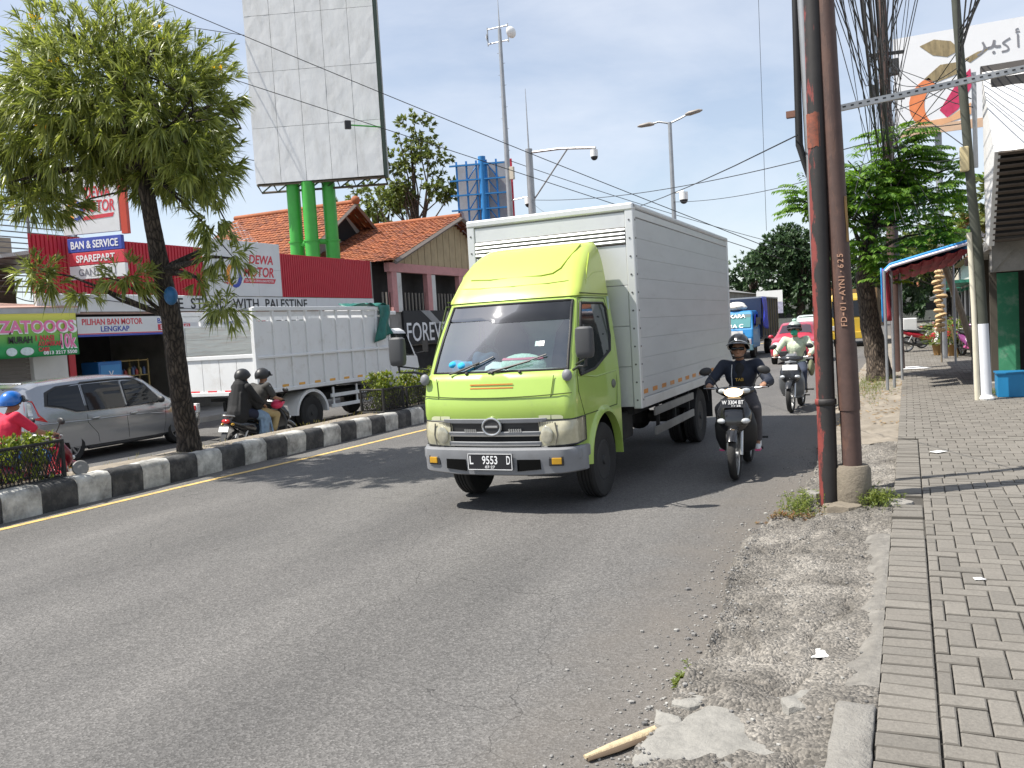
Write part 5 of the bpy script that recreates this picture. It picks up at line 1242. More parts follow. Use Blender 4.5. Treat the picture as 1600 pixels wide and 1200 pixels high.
    q = MB(); q.sweep([((0, .1, .7), .06, .03), ((0, .02, .73), .11, .05), ((0, -.25, .75), .135, .05), ((0, -.5, .78), .13, .05), ((0, -.78, .81), .08, .035)], n=16, p=2.6); q.build('seat', mat('seat_vinyl', (.018, .018, .02), .55, var=.2), t, smooth=50)
    q = MB(); q.tube([(-.1, -.6, .8), (-.1, -.85, .86), (0, -.92, .87), (.1, -.85, .86), (.1, -.6, .8)], .014, 8); q.build('grab_rail', mat('rail_silver', (.4, .4, .4), .4, .7), t, smooth=50)
    q = MB(); q.sphere((0, -.88, .76), (.1, .05, .045), 14, 8); q.build('tail_light', REDLENS, t, smooth=60)
    for s in (-1, 1):
        q = MB(); q.sphere((s*.13, -.84, .7), (.03, .04, .025), 10, 6); q.build('rear_signal', AMBER, t, smooth=60)
    q = MB(); q.box((0, -.95, .5), (.15, .02, .36), M=Matrix.Rotation(-.45, 3, 'X')); q.build('rear_fender', BLACKP, t, bevel=.01)
    q = MB(); q.box((0, -.945, .62), (.24, .006, .1), M=Matrix.Rotation(-.35, 3, 'X')); q.build('rear_plate', plate_m or mat('plate_black', (0, 0, 0)), t)
    if front_plate:
        q = MB(); q.box((0, .615 if lit else .60, .87 if lit else .84), (.27, .008, .1), M=Matrix.Rotation(.25, 3, 'X')); fp = q.build('front_plate', plate_m or mat('plate_black', (0, 0, 0)), t)
        if plate: text(plate[0], 'plate_lettering', fp, TEXTW, (0, .624 if lit else .608, .882 if lit else .852), (PI/2-.25, 0, PI), .24, .045, .002, .01); text(plate[1], 'plate_lettering', fp, TEXTW, (-.04, .633, .843), (PI/2-.25, 0, PI), .1, .02, .002, .01)
    q = MB(); q.sweep([((0, .12, .33), .1, .1), ((0, -.1, .31), .12, .11), ((0, -.3, .3), .1, .09)], n=12, p=3); q.build('engine', ENGINE, t, smooth=40)
    q = MB(); q.tube([(.1, .1, .26), (.13, -.2, .2), (.15, -.35, .24)], .018, 8); q.tube([(.15, -.32, .24), (.16, -.5, .3), (.17, -.88, .42)], [.03, .05, .045], 12); q.build('exhaust', EXH, t, smooth=50)
    q = MB(); q.box((-.1, -.4, .3), (.06, .5, .08)); q.build('swing_arm', ENGINE, t, bevel=.02)
    for s in (-1, 1):
        q = MB(); q.cyl((s*.1, -.02, .27), (s*.25, -.02, .27), .014, n=8); q.build('foot_peg', RUBBER, t)
        q = MB(); q.cyl((s*.1, -.45, .34), (s*.27, -.45, .34), .013, n=8); q.build('rear_peg', RUBBER, t)
        q = MB(); q.cyl((s*.11, -.62, .3), (s*.12, -.45, .6), .022, n=10); q.build('shock_absorber', SPOKE, t)
    return t
def helmet(par, c, m, r=.142, visor=None, brim=None, pitch=0.0, trim=None, ear=True):
    """open face shell: lower at the nape, cut away round the face"""
    hp = part('helmet', par, c, (pitch, 0, 0)); nu, nv = 28, 12
    def low(a):     # a: azimuth, 0 = front
        k = .5+.5*math.cos(a); return rad(112)-rad(40)*max(0, (k-.35)/.65)**1.2 if ear else rad(100)-rad(24)*k
    q = MB()
    for rr in (r, r-.018):
        q.sheet(nu, nv, lambda u, v: (lambda a, p: (rr*.93*math.sin(a)*math.sin(p), rr*1.06*math.cos(a)*math.sin(p), rr*math.cos(p)))(2*PI*u, .001+low(2*PI*u)*v))
    q.build('helmet_shell', m, hp, smooth=60)
    q = MB(); q.tube([(lambda a, p: (r*.93*math.sin(a)*math.sin(p), r*1.06*math.cos(a)*math.sin(p), r*math.cos(p)))(2*PI*i/28, low(2*PI*i/28)) for i in range(29)], .008, 6); q.build('edge_trim', trim or BLACKP, hp, smooth=60)
    if visor:
        q = MB(); q.sheet(14, 5, lambda u, v: (lambda a, p: ((r+.012)*.95*math.sin(a)*math.sin(p), (r+.02)*1.07*math.cos(a)*math.sin(p), (r+.01)*math.cos(p)))(rad(-68)+rad(136)*u, rad(62)+rad(34)*v)); q.build('visor', visor, hp, smooth=60, solid=.003)
    if brim:
        q = MB(); q.sheet(14, 4, lambda u, v: (lambda a: ((r*.93+.055*v*math.cos(a*.9))*math.sin(a)*.98, (r*1.04+.06*v)*math.cos(a), .03-.028*v-.02*math.sin(a)**2))(rad(-70)+rad(140)*u)); q.build('brim', brim, hp, smooth=60, solid=.006)
    return hp
def person(label, loc, rz, P, top, legs, shoes, sleeve=1.0, skin=SKIN, barefoot=False, trouser=1.0, tee=None, robe=None, group=None, fat=1.0):
    """seated figure; P holds the joints in metres in the bike's frame (x right, y forward)"""
    t = thing('person', label, 'person', loc, rz, group); V = Vector
    hip, ch, nk, hd = [V(P[k]) for k in ('hip', 'chest', 'neck', 'head')]
    J = {}
    for s, k in ((-1, 'l'), (1, 'r')):
        for j in ('shoulder', 'elbow', 'hand', 'knee', 'ankle', 'toe', 'hipj'):
            q = P.get(j+'_'+k) or P[j]; J[j+k] = V((s*abs(q[0]) if (j+'_'+k) not in P else q[0], q[1], q[2]))
    hand_grip = P.get('grip', True)
    b = MB()
    # body core under the clothes, head and hands
    b.sphere(hip, (.15*fat, .11*fat, .11), 12, 8); b.caps(hip, ch, .11*fat, .125*fat); b.caps(ch, nk, .12, .05); b.caps(nk, hd-V((0, 0, .04)), .05, .048)
    b.sphere(hd+V((0, 0, .02)), (.077, .095, .105), 14, 10); b.sphere(hd+V((0, .03, -.055)), (.056, .062, .06), 12, 8)
    b.cyl(hd+V((0, .09, .015)), hd+V((0, .113, -.022)), .009, .016, 8); b.sphere(hd+V((0, .108, -.022)), (.017, .014, .011), 8, 6)
    b.sphere(hd+V((0, .092, -.058)), (.026, .012, .008), 8, 6)
    for s in (-1, 1): b.sphere(hd+V((s*.08, -.005, -.005)), (.012, .025, .034), 8, 6); b.sphere(hd+V((s*.033, .086, .03)), (.024, .014, .009), 8, 6)
    for s, k in ((-1, 'l'), (1, 'r')):
        sh, el, ha, kn, an, to, hj = [J[j+k] for j in ('shoulder', 'elbow', 'hand', 'knee', 'ankle', 'toe', 'hipj')]
        b.caps(ch+V((0, 0, .06)), sh, .06, .05); b.caps(sh, el, .048, .038); fw = (ha-el).normalized(); wr = ha-fw*.07; b.caps(el, wr, .038, .026)
        # hand: palm, four fingers closing on the grip, thumb from the side of the palm
        b.caps(wr, ha-fw*.02, .026, .03)
        side = V((s, 0, 0)); dn = V((0, 0, -1)); acr = (side-fw*side.dot(fw)).normalized()
        for i in range(4):
            o = acr*((i-1.5)*.019); L = (.03, .036, .034, .026)[i]
            p0 = ha+o; p1 = p0+fw*L+V((0, 0, .004)); p2 = p1+dn*.03+fw*.008; p3 = p2-fw*.022+dn*.006
            if not hand_grip: p2 = p1+fw*.025+dn*.008; p3 = p2+fw*.018+dn*.012
            b.caps(p0, p1, .0105, .0098); b.caps(p1, p2, .0095, .009); b.caps(p2, p3, .009, .008)
        th = wr-acr*.022+fw*.02; t1 = th-acr*.018+fw*.028+dn*.012; b.caps(th, t1, .012, .0105); b.caps(t1, t1+fw*.026+dn*.012, .0105, .009)
        b.caps(hj, kn, .07*fat, .055); b.caps(kn, an, .052, .036); b.caps(an, to, .036, .028)
        if barefoot:
            for i in range(5): b.caps(to+V(((i-2)*.014, -.01, -.005)), to+V(((i-2)*.017, .035-.004*abs(i-1), -.012)), .011, .008)
    body = blob('body', b, skin, t, .0085, 2)
    # top
    q = MB(); q.sphere(hip+V((0, .0, .06)), (.175*fat, .135*fat, .11), 14, 8); q.caps(hip+V((0, 0, .06)), ch, .145*fat, .15*fat)
    q.sphere(ch+V((.06, .0, .02)), (.135*fat, .125, .15), 12, 8); q.sphere(ch+V((-.06, .0, .02)), (.135*fat, .125, .15), 12, 8); q.caps(ch+V((0, 0, .08)), nk-V((0, 0, .035)), .1, .068)
    for s, k in ((-1, 'l'), (1, 'r')):
        sh, el, ha = J['shoulder'+k], J['elbow'+k], J['hand'+k]; q.caps(ch+V((s*.05, 0, .1)), sh, .08, .075)
        if sleeve >= 1: q.caps(sh, el, .073, .06); q.caps(el, el+(ha-el)*.78, .06, .046)
        else: q.caps(sh, sh+(el-sh)*.75, .073, .066)
        # cloth folds round the elbow and waist
        for f in range(3 if sleeve >= 1 else 0): c = el+(sh-el)*(.1+.16*f); q.sphere(c, (.067+.004*f, .067, .03), 10, 6, (sh-el).to_track_quat('Z', 'Y').to_matrix())
    for f in range(3): q.sphere(hip+V((0, .01, .04+.06*f)), (.172*fat, .145*fat, .022), 14, 6)
    blob('jacket' if sleeve >= 1 else 'shirt', q, top, t, .013, 3)
    # trousers
    q = MB(); q.sphere(hip, (.175*fat, .14*fat, .12), 14, 8)
    for k in 'lr':
        hj, kn, an = J['hipj'+k], J['knee'+k], J['ankle'+k]
        q.caps(hip, hj, .12*fat, .1*fat); q.caps(hj, kn, .098*fat, .074)
        e = kn+(an-kn)*(.9*trouser); q.caps(kn, e, .073, .06 if trouser > .8 else .068)
        for f in range(3):
            c = kn+(hj-kn)*(.05+.13*f); q.sphere(c, (.08+.006*f, .08, .03), 10, 6, (hj-kn).to_track_quat('Z', 'Y').to_matrix())
    blob('trousers', q, legs, t, .013, 3)
    if not barefoot:
        for k in 'lr':
            an, to = J['ankle'+k], J['toe'+k]; q = MB(); f = (to-an); f.z = 0; f.normalize(); base = V((an.x, an.y, min(an.z, to.z)-.03))
            q.caps(an, base+V((0, 0, .035)), .045, .045); q.caps(base+V((0, 0, .03))-f*.03, base+f*.13+V((0, 0, .022)), .045, .038); q.sphere(base+f*.15+V((0, 0, .015)), (.042, .05, .03), 10, 6)
            so = blob('shoe', q, shoes[0], t, .011, 2)
            q = MB(); q.sweep([(base-f*.06+V((0, 0, -.012)), .036, .012), (base+f*.05+V((0, 0, -.012)), .044, .013), (base+f*.19+V((0, 0, -.008)), .032, .011)], n=12, p=3); q.build('sole', shoes[1], so, smooth=40)
    return t, J, body

NAVY = mat('navy_jacket_cloth', (.012, .017, .032), .75, var=.25, scale=14, bump=.2, bscale=50)
BLKC = mat('black_cloth', (.014, .014, .015), .85, var=.3, scale=12, bump=.2, bscale=60)
GLOSSK = mat('gloss_black_paint', (.012, .012, .013), .18, var=.2, coat=.7)
MATTK = mat('matt_black_paint', (.02, .02, .021), .45, var=.2)
# ---- rider in the navy jacket beside the green truck
B1 = (-1.86, 10.5, 0)
make_bike('motorcycle', 'black underbone motorcycle with its headlamp lit beside the green truck', B1, PI+.05, GLOSSK, MATTK, scooter=False, lit=True, plate=('W 3304 BT', '11·26'))
P1 = dict(hip=(0, -.30, .84), chest=(0, -.22, 1.12), neck=(0, -.18, 1.32), head=(.0, -.13, 1.435), shoulder=(.2, -.2, 1.26), elbow=(.35, -.03, 1.06), hand=(.31, .27, 1.05), hipj=(.1, -.2, .84), knee=(.2, .2, .76), ankle=(.19, .0, .36), toe=(.2, .12, .31))
pr_, J1, _ = person('man in navy jacket and sunglasses riding the black motorcycle with lit headlamp', B1, PI+.05, P1, NAVY, mat('grey_jeans', (.07, .065, .07), .85, var=.25, scale=12, bump=.2), (mat('shoe_white', (.7, .7, .7), .6), mat('shoe_pink', (.75, .08, .25), .5)))
helmet(pr_, (0, -.145, 1.505), GLOSSK, .14, None, GLOSSK, .1, CHROME)
q = MB(); q.sweep([((-.075, -.03, 1.463), .016, .02), ((-.035, -.018, 1.463), .016, .022), ((0, -.012, 1.468), .008, .008), ((.035, -.018, 1.463), .016, .022), ((.075, -.03, 1.463), .016, .02)], n=8, up=(0, 0, 1)); q.build('sunglasses', mat('lens_black', (.01, .01, .01), .08), pr_, smooth=50)
q = MB(); q.tube([(-.095, -.09, 1.44), (-.07, -.06, 1.37), (0, -.035, 1.35), (.07, -.06, 1.37), (.095, -.09, 1.44)], .007, 6); q.build('chin_strap', RUBBER, pr_, smooth=50)
q = MB(); q.sphere((0, -.165, 1.07), (.08, .1, .2), 14, 10); q.sphere((0, -.15, 1.2), (.065, .085, .1), 12, 8); ts = blob('t_shirt', q, BLKC, pr_, .013, 2)
text('TAB', 'shirt_print', ts, mat('gold_print', (.5, .3, .04), .6), (0, -.06, 1.09), (PI/2, 0, PI), .1, .035, .004, .02)
q = MB(); q.tube([(.085, -.1, 1.27), (.092, -.065, 1.15), (.09, -.08, 1.0)], .005, 5); q.build('zip', mat('zip_white', (.6, .6, .6), .5), pr_)
# ---- rider with the green mask
B2 = (-2.0, 17.35, 0)
make_bike('motor_scooter', 'black and silver scooter of the masked rider ahead of the red hatchback', B2, PI-.04, mat('scooter_black', (.02, .021, .023), .25, coat=.5), mat('scooter_silver', (.22, .23, .24), .35, .5), scooter=True, lit=False, plate_m=mat('plate_white', (.78, .78, .76), .4))
P2 = dict(hip=(0, -.26, .87), chest=(0, -.2, 1.17), neck=(0, -.17, 1.38), head=(.0, -.13, 1.51), shoulder=(.2, -.19, 1.33), elbow=(.34, 0, 1.12), hand=(.31, .27, 1.05), hipj=(.1, -.22, .83), knee=(.18, .16, .74), ankle=(.15, .1, .38), toe=(.16, .25, .35))
p2, J2, _ = person('person in pale green jacket, grey helmet and green face mask on a scooter', B2, PI-.04, P2, mat('pale_green_cloth', (.5, .56, .42), .8, var=.2, scale=9, bump=.2, bscale=40), mat('dark_jeans', (.03, .04, .07), .85, var=.25), (mat('shoe_white', (.7, .7, .7)), mat('shoe_white', (.7, .7, .7))))
helmet(p2, (0, -.145, 1.555), mat('helmet_grey_green', (.34, .39, .36), .4, var=.2), .143, mat_glass('visor_smoke', (.3, .3, .3), .02), BLACKP)
q = MB(); q.sphere((0, -.045, 1.475), (.07, .068, .062), 14, 8); q.build('face_mask', mat('mask_green', (.05, .42, .26), .8), p2, smooth=60)
q = MB(); q.sphere((0, -.16, 1.14), (.075, .1, .2), 14, 10); blob('inner_shirt', q, mat('cream_cloth', (.72, .66, .6), .8, var=.1), p2, .013, 2)
q = MB(); q.sphere((0, -.14, 1.71), (.045, .045, .03), 12, 8); q.build('helmet_knob', mat('mint_plastic', (.4, .62, .5), .5), p2, smooth=60)
b = MB(); b.sphere((0, 0, 0), (.06, .22, .16), 14, 9); o = b.build('shoulder_bag', mat('olive_cloth', (.16, .17, .1), .85, var=.25, bump=.3), smooth=60); o.location = (-1.72, 17.55, .78); tag(o, 'olive bag at the side of the masked scooter rider', 'bag')
# ---- two people on one scooter, seen from behind
B3 = (-11.35, 13.0, -.276)
make_bike('motor_scooter', 'black scooter carrying two people past the white stake truck', B3, rad(-4), GLOSSK, MATTK, scooter=True, plate_m=mat('plate_white', (0, 0, 0)))
P3 = dict(hip=(0, -.06, .88), chest=(0, .04, 1.18), neck=(0, .09, 1.38), head=(0, .13, 1.51), shoulder=(.19, .04, 1.33), elbow=(.3, .1, 1.1), hand=(.3, .28, 1.05), hipj=(.1, -.08, .85), knee=(.16, .26, .76), ankle=(.15, .12, .38), toe=(.16, .25, .34))
p3, J3, _ = person('driver in dark striped shirt and khaki trousers on the shared scooter', B3, rad(-4), P3, mat('charcoal_cloth', (.05, .048, .045), .8, var=.25), mat('khaki_cloth', (.38, .29, .14), .85, var=.15, bump=.2), None, sleeve=.5, barefoot=True, trouser=.72)
helmet(p3, (0, .12, 1.53), MATTK, .148, mat_glass('visor_smoke', (0, 0, 0)), BLACKP)
for s in (-1, 1):
    q = MB(); q.tube([(s*.255, .03, 1.34), (s*.29, .07, 1.24), (s*.31, .1, 1.17)], .009, 6); q.build('sleeve_stripe', WHITEP, p3)
P4 = dict(hip=(0, -.5, .92), chest=(0, -.44, 1.2), neck=(0, -.42, 1.4), head=(0, -.38, 1.53), shoulder=(.17, -.44, 1.35), elbow=(.24, -.3, 1.12), hand=(.2, -.1, .98), hipj=(.1, -.45, .88), knee=(.17, -.1, .78), ankle=(.16, -.12, .42), toe=(.17, 0, .37), grip=False)
p4, J4, _ = person('pillion passenger in long black garment and blue skirt on the shared scooter', B3, rad(-4), P4, BLKC, mat('navy_cloth', (.014, .018, .04), .85, var=.3), None, barefoot=True, trouser=.5)
helmet(p4, (0, -.39, 1.55), MATTK, .15, None, None)
q = MB(); q.sphere((0, -.42, 1.4), (.1, .1, .1), 12, 8); q.caps((0, -.45, 1.35), (0, -.52, .98), .17, .2); q.caps((0, -.5, 1.0), (0, -.58, .84), .2, .21); q.caps((.08, -.4, 1.25), (.14, -.2, .98), .13, .1)
for f in range(5): a = -.5+.25*f; q.caps((.17*math.sin(a*2), -.55-.05*math.cos(a), 1.25), (.19*math.sin(a*2), -.66, .86), .02, .035)
blob('veil', q, BLKC, p4, .014, 2)
q = MB(); q.caps((.15, -.2, .82), (.17, -.08, .74), .1, .11); q.caps((.17, -.08, .74), (.165, -.12, .46), .1, .105); q.caps((-.15, -.2, .82), (-.165, -.12, .46), .1, .1)
for f in range(4): q.caps((.2+.02*math.sin(f*2), -.2+.08*f, .74), (.23+.02*math.sin(f*2.3), -.22+.085*f, .46), .016, .026)
blob('skirt', q, mat('pale_blue_denim', (.2, .29, .4), .85, var=.3, scale=14, bump=.2), p4, .013, 2)
b = MB(); b.sphere((0, 0, 0), (.12, .14, .07), 12, 8); b.sphere((.05, -.1, -.02), (.12, .13, .09), 12, 8); o = blob('carrier_bag', b, mat('red_plastic', (.62, .03, .1), .5, var=.2), None, .015, 2); o.location = (-11.2, 13.35, .70); tag(o, 'red bag held in front of the shared scooter driver', 'bag')
# ---- rider in the red shirt at the left edge
B4 = (-11.15, 7.95, -.276)
make_bike('motor_scooter', 'dark red motorcycle with yellow wheel rims at the left edge', B4, rad(-3), mat('dark_red_paint', (.18, .008, .02), .3, coat=.5), mat('bike_red', (.5, .02, .04), .35, coat=.4), scooter=True, rim=mat('yellow_rim', (.75, .42, .03), .4))
P5 = dict(hip=(0, -.28, .88), chest=(0, -.2, 1.19), neck=(0, -.15, 1.4), head=(0, -.1, 1.53), shoulder=(.21, -.2, 1.35), elbow=(.32, .02, 1.12), hand=(.31, .28, 1.05), hipj=(.1, -.22, .86), knee=(.19, .2, .77), ankle=(.17, .12, .39), toe=(.18, .25, .35))
p5, J5, _ = person('man in red shirt, blue shorts and blue helmet riding at the left edge', B4, rad(-3), P5, mat('red_shirt_cloth', (.62, .02, .06), .8, var=.15, scale=8, bump=.2), mat('blue_shorts_cloth', (.03, .12, .34), .85, var=.2), None, sleeve=.5, barefoot=True, trouser=.15, fat=1.15)
helmet(p5, (0, -.11, 1.55), mat('helmet_blue', (.015, .14, .5), .25, var=.15, coat=.6), .15, mat_glass('visor_smoke', (0, 0, 0)), BLACKP)
# ---- parked motorcycles on the far pavement
make_bike('motorcycle', 'parked red and white motorcycle with a white box on the pavement', (.5, 35.5, .15), rad(-70), mat('bike_red', (0, 0, 0)), WHITEP, scooter=False)
q = MB(); q.box((0, 0, 0), (.5, .55, .6)); o = q.build('delivery_box', WHITEP, bevel=.03); o.location = (.0, 35.6, 1.1); o.rotation_euler = (0, 0, .25); tag(o, 'white delivery box strapped on the parked motorcycle', 'box')
make_bike('motorcycle', 'parked white motorcycle behind the one with the box', (1.0, 38.2, .15), rad(-60), WHITEP, mat('bike_red', (0, 0, 0)), scooter=False)
make_bike('motorcycle', 'parked dark motorcycle farthest along the right pavement', (1.3, 41.5, .15), rad(-65), MATTK, mat('bike_red', (0, 0, 0)), scooter=False)
make_bike('motor_scooter', 'purple scooter parked by the leaning post on the right', (1.75, 30.8, .15), PI+.3, mat('purple_paint', (.2, .04, .16), .35, coat=.4), mat('pink_paint', (.5, .1, .25), .4), scooter=True)
# ------------------------------------------------------------------ far side of the street
REDC = mat('red_cladding', (.47, .018, .035), .45, .1, var=.1, scale=2, dirt=.2, dcol=(.28, .03, .04))
SHOPW = mat('shop_white', (.68, .69, .69), .6, var=.06, scale=1.5, dirt=.18, dcol=(.42, .4, .37))
WALLW = mat('old_white_wall', (.62, .61, .58), .85, var=.12, scale=1.2, bump=.2, dirt=.35, dcol=(.36, .33, .29), dscale=1.4)
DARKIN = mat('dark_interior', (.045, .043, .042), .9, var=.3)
CONC = mat('aged_concrete', (.28, .265, .24), .92, var=.25, scale=1.6, bump=.4, bscale=20, dirt=.5, dcol=(.1, .095, .085), dscale=1.3)
STEEL = mat('galvanised_steel', (.35, .36, .37), .45, .6, var=.15)
P_RED = mat('print_red', (.6, .05, .07), .6); P_BLUE = mat('print_blue', (.05, .08, .38), .6); P_GREY = mat('print_grey', (.2, .2, .22), .6); P_ORANGE = mat('print_orange', (.8, .3, .05), .6)
GZ = -.14
FX = -20.0
def corr_panel(name, parent, m, x, y0, y1, z0, z1, pitch=.12, depth=.028):
    n = int((y1-y0)/pitch); q = MB(); pts = []
    for i in range(n):
        b = y0+i*pitch; pts += [(x, b), (x, b+pitch*.62), (x-depth, b+pitch*.7), (x-depth, b+pitch*.92)]
    pts.append((x, y0+n*pitch)); vs = [(a, b, z0) for a, b in pts]+[(a, b, z1) for a, b in pts]; k = len(pts)
    q.add(vs, [(i, i+1, k+i+1, k+i) for i in range(k-1)]); return q.build(name, m, parent, fix=False, solid=.006)
def tyre_logo(parent, x, y, z, s, face):
    """swirl ring in orange and blue with red speed lines"""
    for a0, a1, m, k in ((70, 250, P_ORANGE, 0), (250, 430, P_BLUE, 1)):
        q = MB(); rg = []
        for i in range(13):
            a = rad(a0+(a1-a0)*i/12); w = s*(.12+.13*math.sin(PI*i/12))
            rg.append([(math.cos(a)*(s*.62+w), math.sin(a)*(s*.78+w), .0), (math.cos(a)*(s*.62-w*.5), math.sin(a)*(s*.78-w*.5), .0)])
        q.loft(rg, closed=False); o = q.build('tyre_logo', m, parent, fix=False, solid=.006); o.location = (x, y, z); o.rotation_euler = face
    for i in range(3):
        q = MB(); q.add([(-s*1.3, -s*(.5-.22*i), 0), (-s*.7, -s*(.7-.22*i), 0), (-s*.72, -s*(.55-.22*i), 0)], [(0, 1, 2)]); o = q.build('speed_line', P_RED, parent, fix=False, solid=.006); o.location = (x, y, z); o.rotation_euler = face
shop = thing('tyre_shop', 'red and white motorcycle tyre shop with lettered fascia behind the far traffic', 'shop', (0, 0, 0))
# shell: back, sides, ceiling, floor
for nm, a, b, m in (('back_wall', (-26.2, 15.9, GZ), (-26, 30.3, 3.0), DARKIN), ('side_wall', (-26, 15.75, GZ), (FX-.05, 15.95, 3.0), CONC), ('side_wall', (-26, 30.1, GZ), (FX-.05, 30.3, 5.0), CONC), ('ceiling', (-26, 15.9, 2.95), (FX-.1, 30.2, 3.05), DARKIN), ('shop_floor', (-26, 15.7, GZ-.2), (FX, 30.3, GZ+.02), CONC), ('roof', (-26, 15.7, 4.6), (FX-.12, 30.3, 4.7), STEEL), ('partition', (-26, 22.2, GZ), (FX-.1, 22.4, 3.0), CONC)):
    q = MB(); q.span(a, b); q.build(nm, m, shop)
for y in (15.86, 22.3, 26.4, 30.15):
    q = MB(); q.span((FX-.22, y-.1, GZ), (FX+.0, y+.1, 3.0)); q.build('pillar', mat('pillar_red', (.42, .02, .03), .5, var=.1), shop, bevel=.01)
# white fascia strip, its boards and letters
for i in range(8):
    y0 = 14.95+1.905*i; q = MB(); q.span((FX-.05, y0+.004, 3.0), (FX+.03, y0+1.9, 3.46)); q.build('fascia_board', SHOPW, shop, bevel=.004, seg=1)
q = MB(); q.span((FX-.1, 14.95, 2.93), (FX+.06, 30.2, 2.985)); q.build('fascia_drip', mat('drip_rust', (.3, .2, .16), .8, var=.3), shop)
text('WE  STAND  WITH  PALESTINE', 'fascia_lettering', shop, TEXTK, (FX+.036, 22.45, 3.235), FACE_E, 6.7, .33, .004, .012, spacing=1.05)
corr_panel('red_cladding', shop, REDC, FX, 14.9, 20.85, 3.48, 4.98)
corr_panel('red_cladding', shop, REDC, FX, 24.5, 30.2, 3.48, 5.0)
for i in range(2):
    for j in range(3):
        q = MB(); q.span((FX-.06, 20.87+1.19*j+.004, 3.48+.91*i+.004), (FX+.05, 20.87+1.19*(j+1), 3.48+.91*(i+1))); q.build('sign_panel', SHOPW, shop, bevel=.004, seg=1)
text('DEWA', 'sign_lettering', shop, P_RED, (FX+.055, 23.45, 4.72), FACE_E, 1.2, .3, .004, .02, .2)
text('MOTOR', 'sign_lettering', shop, P_RED, (FX+.055, 23.3, 4.3), FACE_E, 1.5, .34, .004, .02, .2)
q = MB(); q.prism([(22.5, 3.92), (24.05, 3.92), (24.15, 4.08), (22.6, 4.08)], 'yz', FX+.05, FX+.054); q.build('sign_band', P_RED, shop)
text('DEWANYA SERVIS & BAN MOTOR', 'sign_lettering', shop, TEXTW, (FX+.056, 23.32, 4.0), FACE_E, 1.4, .08, .003, .0)
tyre_logo(shop, FX+.056, 22.1, 4.15, .42, FACE_E)
# signboard over the opening
sb = part('opening_sign', shop)
q = MB(); q.span((FX+.0, 16.05, 2.36), (FX+.06, 24.0, 2.86)); q.build('sign_board', SHOPW, sb)
q = MB(); q.span((FX+.0, 16.05, 2.33), (FX+.066, 24.0, 2.385)); q.build('sign_edge', P_BLUE, sb)
q = MB(); q.span((FX+.061, 16.05, 2.39), (FX+.064, 24.0, 2.415)); q.build('sign_line', P_RED, sb)
text('PILIHAN BAN MOTOR', 'sign_lettering', sb, P_RED, (FX+.063, 17.2, 2.725), FACE_E, 2.0, .17, .003, .018)
text('LENGKAP', 'sign_lettering', sb, P_BLUE, (FX+.063, 17.25, 2.53), FACE_E, .95, .15, .003, .018)
text('BAN & OLI', 'sign_lettering', sb, P_BLUE, (FX+.063, 19.3, 2.725), FACE_E, 1.1, .15, .003, .012)
q = MB(); q.span((FX+.061, 18.75, 2.45), (FX+.064, 20.0, 2.62)); q.build('sign_flash', P_RED, sb)
text('BERGARANSI', 'sign_lettering', sb, TEXTW, (FX+.066, 19.4, 2.535), FACE_E, 1.1, .12, .003, .012)
text('DI MOTOR', 'sign_lettering', sb, P_BLUE, (FX+.063, 21.3, 2.68), FACE_E, 1.2, .2, .003, .012); text('100%', 'sign_lettering', sb, P_RED, (FX+.063, 23.0, 2.68), FACE_E, .9, .25, .003, .02)
# projecting sign tower
tw = part('sign_tower', shop, (-19.95, 15.95, 0), (0, 0, rad(12)))
def board(nm, z0, z1, x0, x1, m, off=0): q = MB(); q.span((x0, -.06-off, z0), (x1, .04, z1)); return q.build(nm, m, tw, bevel=.004, seg=1)
board('tower_board', 4.98, 6.75, .0, 1.68, SHOPW)
text('DEWA', 'sign_lettering', tw, P_RED, (1.1, -.064, 6.02), FACE_S, .75, .3, .004, .02, .15); text('MOTOR', 'sign_lettering', tw, P_RED, (1.1, -.064, 5.66), FACE_S, .95, .3, .004, .02, .15)
q = MB(); q.prism([(.6, 5.32), (1.5, 5.36), (1.55, 5.46), (.65, 5.42)], 'xz', -.066, -.062); q.build('sign_band', P_RED, tw)
tyre_logo(tw, .42, -.066, 5.6, .28, FACE_S)
board('tower_board', 4.52, 4.88, .1, 1.7, P_BLUE, .02); text('BAN & SERVICE', 'sign_lettering', tw, TEXTW, (.9, -.084, 4.7), FACE_S, 1.4, .2, .004, .018)
board('tower_board', 4.18, 4.5, .12, 1.75, P_RED, .02); text('SPAREPART', 'sign_lettering', tw, TEXTW, (.9, -.084, 4.34), FACE_S, 1.15, .19, .004, .018)
board('tower_board', 3.82, 4.16, .1, 1.75, SHOPW, .02); text('GANTI OLI', 'sign_lettering', tw, P_GREY, (.92, -.084, 3.99), FACE_S, 1.1, .19, .004, .006)
q = MB(); q.span((1.72, -.06, 4.9), (1.9, .06, 6.9)); q.build('tower_post', mat('post_orange_red', (.5, .06, .03), .5), tw)
